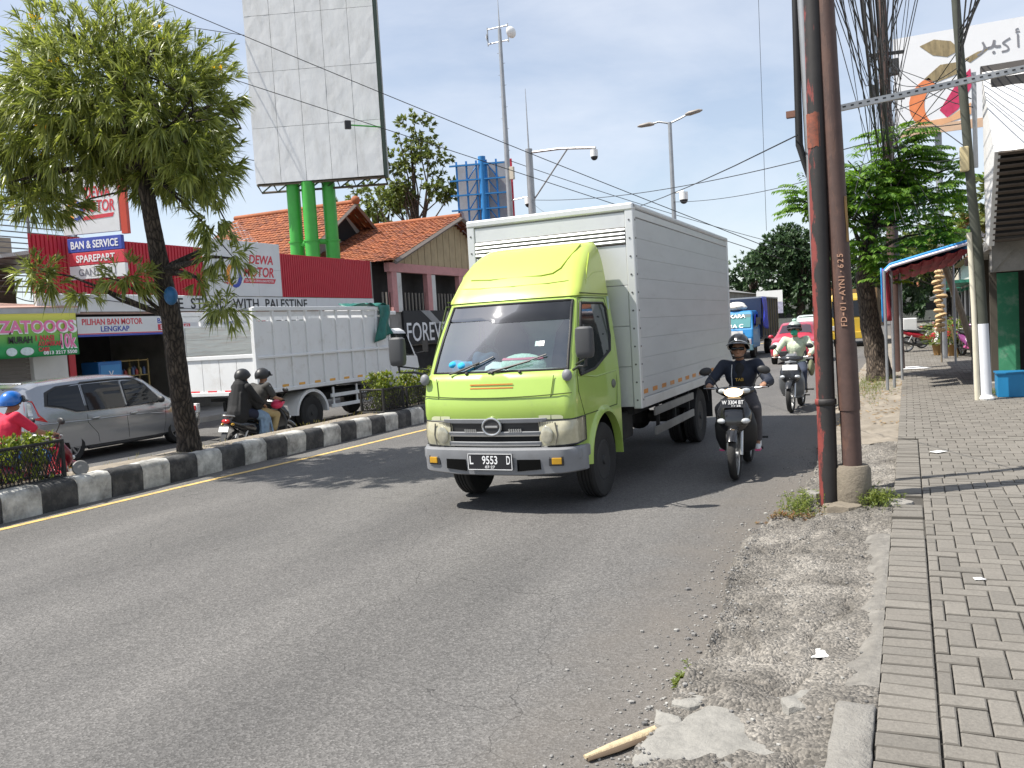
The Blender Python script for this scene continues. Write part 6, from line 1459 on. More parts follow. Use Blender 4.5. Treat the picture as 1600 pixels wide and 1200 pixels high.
# shop contents
q = MB(); q.span((-.35, -.4, 0), (.35, .4, 1.75)); o = q.build('nitrogen_machine', mat('machine_blue', (.02, .14, .38), .4, var=.1), bevel=.03); o.location = (-20.9, 17.5, GZ+.02); tag(o, 'blue nitrogen filling cabinet in the tyre shop opening', 'machine')
q = MB(); q.span((.352, -.34, .75), (.36, .34, 1.65)); q.build('front_door', mat('machine_light_blue', (.05, .24, .5), .4), o); q = MB(); q.span((.361, -.15, .8), (.366, .15, 1.05)); q.build('label_plate', BLACKP, o)
text('V', 'door_lettering', o, TEXTW, (.363, 0, 1.4), FACE_E, .16, .16, .003, .01)
b = MB(); b.cyl((0, 0, .35), (0, 0, 1.3), .35, n=20); b.sphere((0, 0, 1.3), (.35, .35, .15), 16, 8); o = b.build('air_tank', mat('tank_navy', (.02, .05, .16), .4), smooth=50); o.location = (-20.9, 16.6, GZ-.3); tag(o, 'dark blue air tank beside the nitrogen cabinet', 'tank')
for k, (x, y0) in enumerate(((-21.6, 18.3), (-23.0, 19.2))):
    r = thing('display_rack', ('yellow metal rack in the tyre shop opening nearest the street', 'yellow metal rack deeper inside the tyre shop')[k], 'rack', (x, y0, GZ+.02), 0, 'racks inside the tyre shop')
    RY = mat('rack_yellow', (.34, .24, .08), .6)
    for yy in (0, 1.3):
        for xx in (-.2, .2): q = MB(); q.span((xx-.02, yy-.02, 0), (xx+.02, yy+.02, 1.75)); q.build('upright', RY, r)
    for z in (.35, .8, 1.25, 1.7): q = MB(); q.span((-.22, -.02, z), (.22, 1.32, z+.03)); q.build('shelf', RY, r)
    for z in (.38, .83, 1.28):
        for j in range(9):
            h = RND.uniform(.14, .26); q = MB(); q.cyl((0, 0, 0), (0, 0, h*.8), .05, n=10); q.cyl((0, 0, h*.8), (0, 0, h), .025, n=8); o = q.build('oil_bottle', mat('bottle_%d' % (j % 3), ((.4, .06, .05), (.3, .24, .08), (.08, .12, .25))[j % 3], .4), smooth=40)
            o.location = (x+.1, y0+.1+.14*j, GZ+.02+z); tag(o, 'small oil bottle standing on a yellow rack in the tyre shop', 'bottle', 'oil bottles on the shop racks')
# ---- neighbour with the green food banner
nb = thing('shuttered_shop', 'white walled shop with roller shutter under the green banner', 'shop')
for nm, a, b, m in (('front_wall', (FX-.3, 14.75, GZ), (FX-.02, 15.72, 3.0), WALLW), ('shutter_lintel', (FX-.3, 9.5, 2.5), (FX-.02, 14.74, 3.05), WALLW), ('back_wall', (-25, 9.5, GZ), (-24.8, 15.7, 3.0), WALLW)):
    q = MB(); q.span(a, b); q.build(nm, m, nb)
q = MB(); q.add([(FX+.55, 9.5, 2.98), (FX+.55, 15.75, 3.1), (-25, 15.75, 3.6), (-25, 9.5, 3.5)], [(0, 1, 2, 3)]); q.build('roof_sheet', mat('rust_pink_roof', (.42, .27, .22), .8, var=.25, dirt=.3), nb, solid=.05)
q = MB(); q.span((FX+.5, 9.5, 2.93), (FX+.58, 15.75, 3.06)); q.build('roof_edge', STEEL, nb)
for i in range(28): q = MB(); q.span((FX-.12-.015*(i % 2), 9.6, GZ+.095*i), (FX-.09, 14.7, GZ+.09+.095*i)); q.build('shutter_slat', mat('shutter_brown', (.14, .125, .11), .6, .2, var=.2), nb)
q = MB(); q.span((FX-.019, 14.78, GZ), (FX-.012, 15.7, GZ+1.0)); q.build('wall_base', mat('wall_base_red', (.45, .06, .07), .6), nb)
bn = thing('food_banner', 'green and yellow printed food banner hanging on the shuttered shop', 'banner', (FX+.6, 0, 0))
def mat_banner():
    m, nt, b = _new('banner_green'); tc = _node(nt, 'ShaderNodeTexCoord'); sp = _node(nt, 'ShaderNodeSeparateXYZ'); nt.links.new(tc.outputs['Generated'], sp.inputs[0])
    rp = _node(nt, 'ShaderNodeValToRGB'); rp.color_ramp.elements[0].color = (.02, .3, .08, 1); rp.color_ramp.elements[1].color = (.7, .62, .1, 1); rp.color_ramp.elements[0].position = .25
    e = rp.color_ramp.elements.new(.6); e.color = (.25, .5, .08, 1)
    nt.links.new(sp.outputs['Z'], rp.inputs[0]); nt.links.new(rp.outputs[0], b.inputs['Base Color']); b.inputs['Roughness'].default_value = .6; return m
q = MB(); q.sheet(20, 8, lambda u, v: (.012*math.sin(u*9+v*3), 12.2+3.4*u, 1.86+1.06*v+.02*u)); q.build('banner_cloth', mat_banner(), bn, smooth=70, solid=.003)
PINK = mat('print_pink', (.75, .2, .38), .6)
for tx, y, z, w, h, m in (('PIZATOOOS', 14.35, 2.62, 2.3, .3, PINK), ('MURAH', 14.0, 2.3, .62, .17, TEXTK), ('1 NASI', 14.65, 2.33, .5, .14, P_RED), ('AYAM/IKAN', 14.78, 2.19, .66, .12, P_RED), ('CABE', 14.6, 2.05, .3, .1, P_RED), ('10k', 15.3, 2.25, .45, .36, PINK), ('0813 3217 5500', 15.05, 1.96, .95, .09, TEXTW)):
    if m is PINK: text(tx, 'banner_print', bn, TEXTW, (.02, y+.015, z-.015), FACE_E, w*1.06, h*1.1, .002, .06)
    text(tx, 'banner_print', bn, m, (.026, y, z), FACE_E, w, h, .002, .03)
for y, w in ((13.75, .14), (14.15, .18)):
    q = MB(); q.sphere((.02, y, 2.02), (.006, w, .1), 12, 8); q.build('banner_picture', mat('picture_mint', (.6, .75, .7), .6, var=.3, scale=12), bn, smooth=60)
# ---- barred building on the far left
bb = thing('barred_building', 'old building front with many horizontal steel bars at the far left', 'building')
q = MB(); q.span((-25.5, 9.0, GZ), (-25.2, 18.2, 5.6)); q.build('wall', mat('tan_brick_wall', (.36, .3, .23), .9, var=.35, scale=2.5, stretch=(1, 1, 4), bump=.6, bscale=12, dirt=.4), bb)
for i in range(21): q = MB(); z = 3.7+.15*i; q.tube([(-22.2, 9, z), (-22.2, 18.2, z-.02)], .018, 6); q.build('bar', mat('bar_grey', (.16, .16, .16), .6, .3), bb)
for y in (10.5, 12.7, 14.6, 16.6, 18.1): q = MB(); q.span((-22.24, y-.03, 3.1), (-22.18, y+.03, 6.75)); q.build('upright', mat('bar_grey', (0, 0, 0)), bb)
# ---- tiled houses
TILE = mat_rand('clay_tile', [(.33, .1, .042), (.43, .145, .055), (.27, .085, .042), (.38, .125, .05), (.2, .065, .04)], rough=.85, bump=.3, bscale=14, stain=.55, sscale=.8, stain_col=(.1, .05, .035))
def tiled_slope(parent, a, b, c, d, nrow, ncol):
    """roof slope a-b ridge to d-c eave, laid in overlapping curved tiles"""
    a, b, c, d = [Vector(p) for p in (a, b, c, d)]; q = MB(); n = ((b-a).cross(d-a)).normalized()
    if n.z < 0: n = -n
    for i in range(nrow):
        t0, t1 = i/nrow, (i+1.12)/nrow; t1 = min(t1, 1.02)
        for j in range(ncol):
            u0, u1 = j/ncol, (j+1)/ncol; jit = RND.gauss(0, .006); vs = []
            for t, lift in ((t0, .012), (t1, .05)):
                for k in range(4):
                    u = u0+(u1-u0)*k/3; p = (a+(b-a)*u)*(1-t)+(d+(c-d)*u)*t; vs.append(p+n*(lift+jit+.035*math.sin(PI*k/3)))
            q.add(vs, [(k, k+1, k+5, k+4) for k in range(3)]+[(4, 5, 6, 7)])
    return stuff(q.build('roof_tile', TILE, parent, fix=False))
h1 = thing('tiled_house', 'older house with orange tile roof and open dark gable behind the shop', 'house')
R1 = 35.3; tiled_slope(h1, (-31.5, R1, 8.35), (-24, R1, 8.35), (-24, 30.6, 5.3), (-31.5, 30.6, 5.3), 22, 32); tiled_slope(h1, (-24, R1, 8.35), (-31.5, R1, 8.35), (-31.5, 40, 5.2), (-24, 40, 5.2), 16, 28)
q = MB(); q.span((-31.3, 31.2, GZ), (-24.6, 39.5, 5.3)); q.build('wall', CONC, h1)
q = MB(); q.prism([(31.2, 5.3), (39.5, 5.3), (R1, 7.95)], 'yz', -24.9, -24.7); q.build('gable_wall', CONC, h1)
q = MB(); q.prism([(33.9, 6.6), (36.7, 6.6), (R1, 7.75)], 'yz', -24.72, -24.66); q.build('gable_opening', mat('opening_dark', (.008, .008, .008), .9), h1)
for sgn in (-1, 1): q = MB(); q.tube([(-23.98, R1, 8.3), (-23.98, R1+sgn*4.7, 5.2)], .09, 4); q.build('barge_board', mat('grey_timber', (.2, .17, .15), .9, var=.25), h1)
q = MB(); q.tube([(-31.5, R1, 8.42), (-24, R1, 8.42)], .13, 8); q.sphere((-24, R1, 8.5), .22); q.build('ridge_tile', TILE, h1, smooth=50)
h2 = thing('pink_house', 'house with orange tile roof, beige gable and pink balcony frame', 'house')
R2 = 37.3; tiled_slope(h2, (-28, R2, 7.4), (-19.4, R2, 7.4), (-19.4, 31.0, 5.0), (-28, 31.0, 5.0), 24, 38); tiled_slope(h2, (-19.4, R2, 7.4), (-28, R2, 7.4), (-28, 43, 5.0), (-19.4, 43, 5.0), 18, 30)
q = MB(); q.tube([(-28, R2, 7.46), (-19.4, R2, 7.46)], .12, 8); q.build('ridge_tile', TILE, h2, smooth=50)
for sgn in (-1, 1): q = MB(); q.tube([(-19.38, R2, 7.32), (-19.38, R2+sgn*6.2, 4.95)], .1, 4); q.build('barge_board', mat('grey_timber', (0, 0, 0)), h2)
BEI = mat('beige_boards', (.42, .33, .2), .85, var=.2, scale=2)
for i in range(36):
    y = 31.9+.3*i; zt = 7.2-abs(y+.15-R2)*.385
    if zt > 5.05: q = MB(); q.span((-20.02, y+.01, 5.0), (-19.98+.01*(i % 2), y+.29, zt)); q.build('gable_board', BEI, h2)
PINKW = mat('pink_plaster', (.55, .27, .26), .85, var=.15, dirt=.3, dcol=(.3, .2, .18))
q = MB(); q.span((-20.15, 31.4, 4.62), (-19.9, 43, 5.0)); q.build('pink_beam', PINKW, h2)
for y in (31.9, 34.9, 38, 41): q = MB(); q.span((-20.15, y-.3, 2.9), (-19.92, y+.1, 4.62)); q.build('pink_column', PINKW, h2); q = MB(); q.span((-20.1, y+.11, 2.9), (-19.95, y+.5, 4.6)); q.build('shutter_leaf', WALLW, h2)
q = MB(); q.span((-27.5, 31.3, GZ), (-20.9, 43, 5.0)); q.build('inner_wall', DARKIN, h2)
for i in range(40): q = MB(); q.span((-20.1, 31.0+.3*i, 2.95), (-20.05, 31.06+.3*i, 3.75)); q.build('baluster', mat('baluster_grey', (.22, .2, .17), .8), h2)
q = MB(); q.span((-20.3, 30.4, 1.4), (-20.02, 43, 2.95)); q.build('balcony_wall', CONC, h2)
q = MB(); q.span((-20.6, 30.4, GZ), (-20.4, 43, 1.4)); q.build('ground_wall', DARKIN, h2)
fs = thing('shop_sign', 'black sign with white outlined letters below the pink balcony', 'sign', (0, 0, 0))
q = MB(); q.span((-20.0, 32.3, 1.45), (-19.9, 41.0, 2.95)); q.build('sign_board', mat('sign_black', (.015, .015, .017), .6), fs)
q = MB(); q.prism([(33.8, 2.95), (34.6, 2.95), (35.6, 2.35), (34.9, 2.35)], 'yz', -19.9, -19.89); q.build('sign_stripe', mat('stripe_grey', (.3, .3, .3), .6), fs)
text('FOREVER', 'sign_lettering', fs, TEXTW, (-19.888, 34.6, 2.0), FACE_E, 4.2, .85, .004, .004); text('DELTA', 'sign_lettering', fs, TEXTW, (-19.888, 38.9, 2.05), FACE_E, 3.2, .85, .004, .004)
q = MB(); q.span((-.5, -.45, 0), (.5, .45, 1.5)); o = q.build('yellow_crate', mat('crate_yellow', (.65, .36, .03), .5, var=.15), bevel=.04); o.location = (-18.9, 35.2, GZ); tag(o, 'yellow cabinet standing in front of the black sign', 'cabinet')

# ------------------------------------------------------------------ big blank billboard on green legs
GREENP = mat('leg_green', (.05, .34, .045), .45, var=.12, dirt=.15, dcol=(.1, .22, .06))
BBS = mat('billboard_sheet', (.72, .72, .71), .55, .05, var=.1, scale=1.2, bump=.35, bscale=2.2, dirt=.5, dcol=(.5, .49, .46), dscale=2.6, stretch=(1, 1, .3))
p0, p1 = Vector((-23.75, 28, 0)), Vector((-18.85, 29.85, 0)); ang = math.atan2(p1.y-p0.y, p1.x-p0.x); WB = (p1-p0).length
bbd = thing('billboard', 'large blank white billboard standing on thick green legs', 'billboard', p0, ang)
ZB0, ZB1 = 8.3, 17.6
for i in range(5):
    for j in range(5):
        z0 = ZB0+2.2*j; z1 = min(z0+2.2, ZB1); w = WB/5; cur = BBS
        q = MB(); q.sheet(6, 10, lambda u, v: (w*(i+u)*1.0+(.006 if u == 0 else -.006 if u == 1 else 0), -.04-.012*fbm(i*3+u*2, j*5+v*3, 1.3), z0+.006+(z1-z0-.012)*v)); q.build('sheet_panel', BBS, bbd, fix=False, solid=.008)
q = MB(); q.span((.02, 0, ZB0+.02), (WB-.02, .2, ZB1)); q.build('frame_core', mat('frame_dark_green', (.015, .04, .015), .7), bbd)
q = MB(); q.span((WB-.02, -.03, ZB0), (WB+.02, .65, ZB1)); q.build('side_board', mat('frame_dark_green', (0, 0, 0)), bbd)
q = MB(); q.span((.0, .66, ZB0), (WB+.06, .7, ZB1)); q.build('rear_sheet', BBS, bbd)
for k in range(9):
    q = MB(); x = WB*k/8; q.tube([(x, .1, ZB0), (x, .6, ZB0-.25), (min(WB, x+WB/8), .1, ZB0)], .035, 5); q.build('truss', mat('frame_dark_green', (0, 0, 0)), bbd)
for y, z in ((.1, ZB0-.03), (.6, ZB0-.25)): q = MB(); q.tube([(0, y, z), (WB, y, z)], .05, 6); q.build('bottom_chord', mat('truss_rust', (.1, .08, .06), .8), bbd)
for x, y in ((1.35, .45), (2.05, .2), (2.75, .7)):
    q = MB(); q.cyl((x, y, -.3), (x, y, 5.9), .29, n=20); q.cyl((x, y, 5.9), (x, y, 5.97), .33, n=20); q.cyl((x, y, 5.97), (x, y, ZB0-.02), .27, n=20); q.build('leg', GREENP, bbd, smooth=40)
for a, b in (((1.35, .45, 5.75), (2.05, .2, 5.95)), ((2.05, .2, 5.9), (2.75, .7, 5.9)), ((1.4, .45, 5.6), (1.9, .3, 4.6))): q = MB(); q.cyl(a, b, .11, n=10); q.build('brace', GREENP, bbd, smooth=40)
for z, d in ((15.35, .3), (10.1, -.25)):
    q = MB(); q.tube([(WB, .0, z-d*.4), (WB-1.0, -1.1, z)], .03, 6); f = q.build('floodlight_arm', GREENP, bbd); q = MB(); q.box((WB-1.05, -1.15, z), (.24, .16, .32), rz=.4); q.build('floodlight', BLACKP, f, bevel=.02)

# blue framed billboard seen from behind
bk = thing('billboard', 'back of a smaller billboard with bright blue steel framing', 'billboard', (-23.6, 45, 0), rad(18))
BLUEF = mat('frame_blue', (.02, .2, .5), .5, var=.1)
q = MB(); q.span((0, .3, 7.2), (3.1, .36, 11.6)); q.build('rear_sheet', mat('sheet_grey', (.4, .41, .42), .6, var=.15), bk)
q = MB(); q.span((3.12, .25, 7.2), (3.3, .45, 11.7)); q.build('edge_post', mat('edge_red', (.6, .03, .06), .5), bk)
for i in range(6): q = MB(); x = .1+.58*i; q.span((x-.05, -.05, 6.8), (x+.05, .05, 11.7)); q.build('upright', BLUEF, bk)
for i in range(6): q = MB(); z = 7.2+.85*i; q.span((-.3, -.2, z-.04), (3.2, -.06, z+.04)); q.build('cross_bar', BLUEF, bk)
for i in range(5): q = MB(); z = 7.2+.85*i; q.tube([(.7, .02, z), (1.3, .02, z+.85)], .035, 5); q.tube([(1.9, .02, z+.85), (2.5, .02, z)], .035, 5); q.build('diagonal', BLUEF, bk)
q = MB(); q.cyl((1.6, 0, -.3), (1.6, 0, 11.9), .22, n=16); q.build('post', BLUEF, bk, smooth=40)

# ------------------------------------------------------------------ masts, cameras and lamps
def dome_camera(par, x, y, z):
    q = MB(); q.cyl((x, y, z), (x, y, z-.35), .2, .2, 14); c = q.build('camera_housing', WHITEP, par, smooth=40); q = MB(); q.sphere((x, y, z-.36), .19, 14, 8); q.build('camera_dome', BLACKP, c, smooth=60)
ma = thing('antenna_mast', 'tall grey mast with a dish and ladder pegs behind the green truck', 'mast', (-20.25, 45, 0), 0)
q = MB(); q.tube([(0, 0, -.3), (0, 0, 9), (0, 0, 14), (0, 0, 18.6)], [.17, .16, .13, .1], 12); q.build('pole', STEEL, ma, smooth=40)
q = MB(); q.cyl((0, 0, 18.6), (0, 0, 20.2), .05, .015, 6); q.build('spike', STEEL, ma)
for z in (17.9, 18.7): q = MB(); q.cyl((-.75, 0, z), (.55, 0, z), .035, n=6); q.build('cross_arm', STEEL, ma)
for x in (-.75, .5): q = MB(); q.cyl((x, 0, 17.8), (x, 0, 18.8), .04, n=6); q.build('arm_post', STEEL, ma)
q = MB(); q.lathe([(.001, .12), (.2, .08), (.32, -.02), (.33, -.05), (.001, -.05)], (.72, 0, 18.3), (1, -.6, 0), 18); q.build('dish', WHITEP, ma, smooth=50)
q = MB(); q.lathe([(.001, .05), (.2, 0), (.001, -.05)], (-.82, 0, 18.3), (-1, -.3, 0), 14); q.build('panel_antenna', WHITEP, ma, smooth=50)
for i in range(14): q = MB(); q.cyl((-.22*(i % 2), 0, 9.5+.6*i), (.22*((i+1) % 2), 0, 9.5+.6*i), .014, n=5); q.build('peg', STEEL, ma)
q = MB(); q.box((.3, -.1, 10.6), (.25, .2, .7)); q.build('equipment_box', mat('box_cream', (.5, .46, .38), .6), ma, bevel=.02)
q = MB(); q.cyl((0, 0, 9.1), (1.1, 0, 9.2), .035, n=6); q.build('camera_arm', STEEL, ma); dome_camera(ma, 1.15, 0, 9.15)
cp = thing('camera_pole', 'galvanised pole with a long braced arm and lightning rod', 'pole', (-18.9, 45, 0), 0)
q = MB(); q.tube([(0, 0, -.3), (0, 0, 11.8)], [.24, .2], 14); q.build('pole', STEEL, cp, smooth=40)
q = MB(); q.cyl((0, 0, 11.8), (0, 0, 15.1), .05, .015, 6); q.build('lightning_rod', STEEL, cp)
q = MB(); q.tube([(.1, 0, 11.6), (2, -.3, 11.5), (4.1, -.6, 11.2)], .07, 8); q.build('arm', STEEL, cp, smooth=40); q = MB(); q.cyl((.15, 0, 9), (2.4, -.35, 11.4), .045, n=8); q.build('brace', STEEL, cp)
dome_camera(cp, 4.0, -.6, 11.1)
lp = thing('street_lamp', 'double armed street lamp with a camera standing on the median', 'street lamp', (-9.9, 40.8, .2), 0)
q = MB(); q.tube([(0, 0, 0), (0, 0, 6), (0, 0, 10.9)], [.13, .11, .09], 12); q.build('pole', STEEL, lp, smooth=40)
for s in (-1, 1):
    q = MB(); q.tube([(0, 0, 10.85), (s*.5, 0, 11.0), (s*.9, .0, 11.05+.1*s)], .045, 8); a = q.build('lamp_arm', STEEL, lp, smooth=40)
    q = MB(); q.sweep([((s*.75, 0, 11.03+.1*s), .08, .05), ((s*.95, 0, 11.06+.1*s), .18, .1), ((s*1.4, 0, 11.08+.14*s), .15, .08), ((s*1.55, 0, 11.08+.15*s), .05, .03)], n=12); q.build('lamp_head', mat('lamp_grey_brown', (.28, .25, .22), .5), a, smooth=50)
q = MB(); q.cyl((0, 0, 7.6), (.5, 0, 7.65), .035, n=6); q.build('camera_arm', STEEL, lp); dome_camera(lp, .5, 0, 7.6)
# ------------------------------------------------------------------ near pavement side: poles, tent, shops
def mat_worn_pole(name, base, flake, edge, side, amount, spot=None):
    """dark coat flaking off in long vertical patches, more on one side"""
    m, nt, b = _new(name); tc = _node(nt, 'ShaderNodeTexCoord'); mp = _node(nt, 'ShaderNodeMapping'); mp.inputs['Scale'].default_value = (1, 1, .22); nt.links.new(tc.outputs['Object'], mp.inputs['Vector'])
    n = _node(nt, 'ShaderNodeTexNoise', Scale=13.0, Detail=9.0, Roughness=.66); nt.links.new(mp.outputs[0], n.inputs['Vector'])
    sx = _node(nt, 'ShaderNodeSeparateXYZ'); nt.links.new(tc.outputs['Object'], sx.inputs[0])
    ml = _node(nt, 'ShaderNodeMath', operation='MULTIPLY_ADD'); ml.inputs[1].default_value = side; nt.links.new(sx.outputs['X'], ml.inputs[0]); nt.links.new(n.outputs['Fac'], ml.inputs[2])
    rp = _node(nt, 'ShaderNodeValToRGB'); rp.color_ramp.elements[0].position = amount; rp.color_ramp.elements[1].position = amount+.05; rp.color_ramp.elements[0].color = (0, 0, 0, 1); nt.links.new(ml.outputs[0], rp.inputs[0])
    n2 = _node(nt, 'ShaderNodeTexNoise', Scale=9.0, Detail=7.0, Roughness=.7); nt.links.new(tc.outputs['Object'], n2.inputs['Vector'])
    c1 = _node(nt, 'ShaderNodeMixRGB'); c1.inputs['Color1'].default_value = _c4([q*.55 for q in base]); c1.inputs['Color2'].default_value = _c4([q*1.6 for q in base]); nt.links.new(n2.outputs['Fac'], c1.inputs['Fac'])
    c2 = _node(nt, 'ShaderNodeMixRGB'); c2.inputs['Color1'].default_value = _c4(edge); c2.inputs['Color2'].default_value = _c4(flake); nt.links.new(n2.outputs['Fac'], c2.inputs['Fac'])
    mx = _node(nt, 'ShaderNodeMixRGB'); nt.links.new(rp.outputs[0], mx.inputs['Fac']); nt.links.new(c1.outputs[0], mx.inputs['Color1']); nt.links.new(c2.outputs[0], mx.inputs['Color2']); nt.links.new(mx.outputs[0], b.inputs['Base Color']); b.inputs['Roughness'].default_value = .62
    ad = _node(nt, 'ShaderNodeMath', operation='SUBTRACT'); nt.links.new(n2.outputs['Fac'], ad.inputs[0]); nt.links.new(rp.outputs[0], ad.inputs[1]); bp = _node(nt, 'ShaderNodeBump', Strength=.35, Distance=.004); nt.links.new(ad.outputs[0], bp.inputs['Height']); nt.links.new(bp.outputs[0], b.inputs['Normal']); return m
RUSTP = mat_worn_pole('worn_red_black_paint', (.024, .021, .02), (.3, .06, .05), (.13, .03, .026), -2.4, .60)
_unused = mat('worn_paint_plain', (.03, .026, .026), .6, var=.3, dirt=.3, dcol=(.16, .04, .035), dscale=3.2, stretch=(1.4, 1.4, .45), bump=.25, bscale=30)
BROWNP = mat_worn_pole('brown_oxide_paint', (.075, .043, .035), (.16, .085, .06), (.05, .028, .024), -1.2, .60)
OLDC = mat('mossy_concrete', (.2, .17, .13), .95, var=.35, scale=6, bump=.7, bscale=18, dirt=.5, dcol=(.06, .055, .04), dscale=6)
WOOD = mat('weathered_wood', (.22, .18, .13), .9, var=.3, scale=5, stretch=(5, 5, 1), bump=.3)
CABLE = mat('cable_black', (.012, .012, .013), .6, var=.2)
sp = thing('steel_pole', 'black steel pole with peeling red paint, left of the two at the kerb', 'pole', (-.7, 8.28, 0))
q = MB(); q.tube([(0, 0, .0), (0, 0, 2.0), (.01, 0, 4.6), (.01, 0, 7.6)], [.083, .08, .074, .07], 20); q.build('shaft', RUSTP, sp, smooth=50)
q = MB(); q.lathe([(.082, 0), (.094, .01), (.094, .05), (.082, .06)], (0, 0, 1.0), (0, 0, 1), 20); q.build('collar', RUSTP, sp, smooth=50)
def arc_patch(nm, par, m, r, a0, a1, z0, z1, cx=0.0, cx1=None):
    q = MB(); k = random.Random(int(z0*100)); q.sheet(10, 8, lambda u, v: (lambda a: ((cx if cx1 is None else cx+(cx1-cx)*v)+r*math.cos(a), r*math.sin(a), z0+(z1-z0)*v+.03*fbm(u*4, z0, 1.5)))(rad(a0+(a1-a0)*u+(8*fbm(v*5, z0*3, 1.2))))); return q.build(nm, m, par, smooth=60, fix=False)
PATCH = mat('red_paint_flake', (.22, .035, .03), .7, var=.35, scale=14, dirt=.5, dcol=(.05, .03, .03), dscale=16)
arc_patch('paint_patch', sp, mat('orange_patch', (.27, .075, .04), .7, var=.35, scale=12, dirt=.75, dcol=(.05, .035, .03), dscale=22), .0785, 200, 300, 3.3, 3.6)

sp2 = thing('steel_pole', 'brown steel pole stamped with white numbers, right of the two at the kerb', 'pole', (-.49, 8.3, 0))
q = MB(); q.tube([(0, 0, .1), (-.012, 0, 1.0)], [.085, .085], 20); q.build('lower_shaft', BROWNP, sp2, smooth=50)
q = MB(); q.tube([(-.012, 0, .95), (-.025, 0, 1.55)], [.093, .093], 20); q.build('sleeve', BROWNP, sp2, smooth=50)
q = MB(); q.tube([(-.025, 0, 1.5), (-.1, 0, 4.6), (-.16, 0, 7.6)], [.086, .08, .075], 20); q.build('shaft', BROWNP, sp2, smooth=50)
for i, c in enumerate('FD-01-AYNI.625'):
    z = 1.72+.047*i; text(c, 'stencil_lettering', sp2, mat('stencil_tan', (.42, .24, .16), .7), (-.02-.026*(z-1.5), -.089, z), (PI/2, -PI/2, 0), None, .012 if c in '-.' else .05, .003, .01)
arc_patch('yellow_mark', sp2, mat('yellow_mark_paint', (.3, .17, .05), .7, var=.3, dirt=.4, dcol=(.1, .06, .04), dscale=14), .0865, 318, 345, 2.45, 2.85, -.047, -.056)
q = MB(); q.lathe([(.15, -.1), (.155, .2), (.15, .42), (.13, .45), (.001, .45)], (0, 0, 0), (0, 0, 1), 20); f = q.build('footing', OLDC, sp2, smooth=40)
o = slab(-.58, 8.02, .16, .13, 77, .02, .12).build('footing_rubble', OLDC, smooth=25); tag(o, 'mossy concrete lump at the foot of the steel poles', 'rubble')
o = slab(-.86, 8.45, .09, .1, 78, .02, .14).build('footing_rubble', SLAB, smooth=25); tag(o, 'pale stone block on the road side of the steel poles', 'rubble')
o = slab(-.13, 8.2, .16, .12, 79, .08, .07).build('footing_rubble', CONC, smooth=25); tag(o, 'broken paving lump between the weeds and the pavers', 'rubble')
sp3 = thing('steel_pole', 'thin grey pole behind the two kerb poles', 'pole', (-.74, 8.85, 0))
q = MB(); q.tube([(0, 0, 0), (-.06, 0, 3.5), (-.13, 0, 7.6)], .055, 14); q.build('shaft', STEEL, sp3, smooth=50)
q = MB(); q.tube([(-.08, .0, 3.1), (-.16, -.02, 3.45), (-.15, 0, 5.0), (-.26, 0, 7.6)], [.02, .035, .03, .05], 8); q.build('cable_riser', CABLE, sp3, smooth=50)
q = MB(); q.box((-.2, 0, 3.75), (.14, .06, .06)); q.build('bracket', mat('rusty_bracket', (.2, .1, .07), .8), sp3)
bm_ = thing('angle_iron', 'long perforated angle iron running from the poles to the building', 'beam', (0, 0, 0))
a, b_ = Vector((-.5, 8.45, 3.66)), Vector((2.4, 9.7, 4.13)); d_ = (b_-a).normalized(); R_ = d_.to_track_quat('X', 'Z').to_matrix()
q = MB(); q.box((a+b_)/2, ((b_-a).length, .006, .05), M=R_); q.box((a+b_)/2+Vector((0, .02, -.025)), ((b_-a).length, .045, .006), M=R_); q.build('iron', mat('galv_worn', (.5, .5, .49), .5, .4, var=.2), bm_)
for i in range(44): c = a+(b_-a)*((i+.5)/44); q = MB(); q.box(c-Vector((0, .004, 0)), (.028, .004, .014), M=R_); q.build('slot', BLACKP, bm_)
bp_ = thing('utility_pole', 'rust brown utility pole carrying the cable bundle behind the near poles', 'utility pole', (-.36, 25.8, 0))
q = MB(); q.tube([(0.1, 0, 0), (0, 0, 6), (-.1, 0, 12.5)], [.16, .15, .12], 14); q.build('shaft', BROWNP, bp_, smooth=50)
for z in (6.1, 7.4, 8.6): q = MB(); q.box((0, -.02, z), (.9, .07, .08), rz=.2); q.build('cross_arm', CHASSIS, bp_)
for z, x in ((5.6, .25), (7.6, -.3), (8.2, .22)): q = MB(); q.box((x, -.1, z), (.22, .18, .42)); q.build('splice_box', BLACKP, bp_, bevel=.02)
pp = thing('utility_pole', 'dark pavement pole with white painted foot beside the blue box', 'utility pole', (1.15, 17, .15))
q = MB(); q.tube([(.02, 0, 1.3), (-.03, 0, 2.6), (-.1, 0, 3.6), (-.25, 0, 6.5), (-.33, 0, 8.5)], [.085, .085, .075, .07, .06], 14); q.build('shaft', mat('dark_green_grey_pole', (.06, .065, .05), .8, var=.35, scale=3), pp, smooth=50)
q = MB(); q.tube([(.05, 0, 0), (.02, 0, 1.32)], .09, 16); q.build('white_sleeve', mat('sleeve_white', (.68, .7, .74), .5, var=.08), pp, smooth=50)
q = MB(); q.lathe([(.12, 0), (.13, .03), (.1, .08), (.09, .09)], (.05, 0, 0), (0, 0, 1), 16); q.build('foot_collar', WHITEP, pp)
q = MB(); q.tube([(-.09, -.02, 0), (-.11, -.02, 1.6), (-.15, -.02, 2.9)], .045, 12); q.build('cream_pipe', mat('pipe_cream', (.62, .58, .46), .6, var=.12), pp, smooth=50)
q = MB(); q.box((-.2, -.06, 4.15), (.14, .12, .42)); q.build('meter_box', mat('meter_cream', (.5, .42, .24), .6), pp, bevel=.02)
q = MB(); q.box((-.02, .05, 4.8), (.07, .07, 1.6)); q.build('side_post', STEEL, pp)
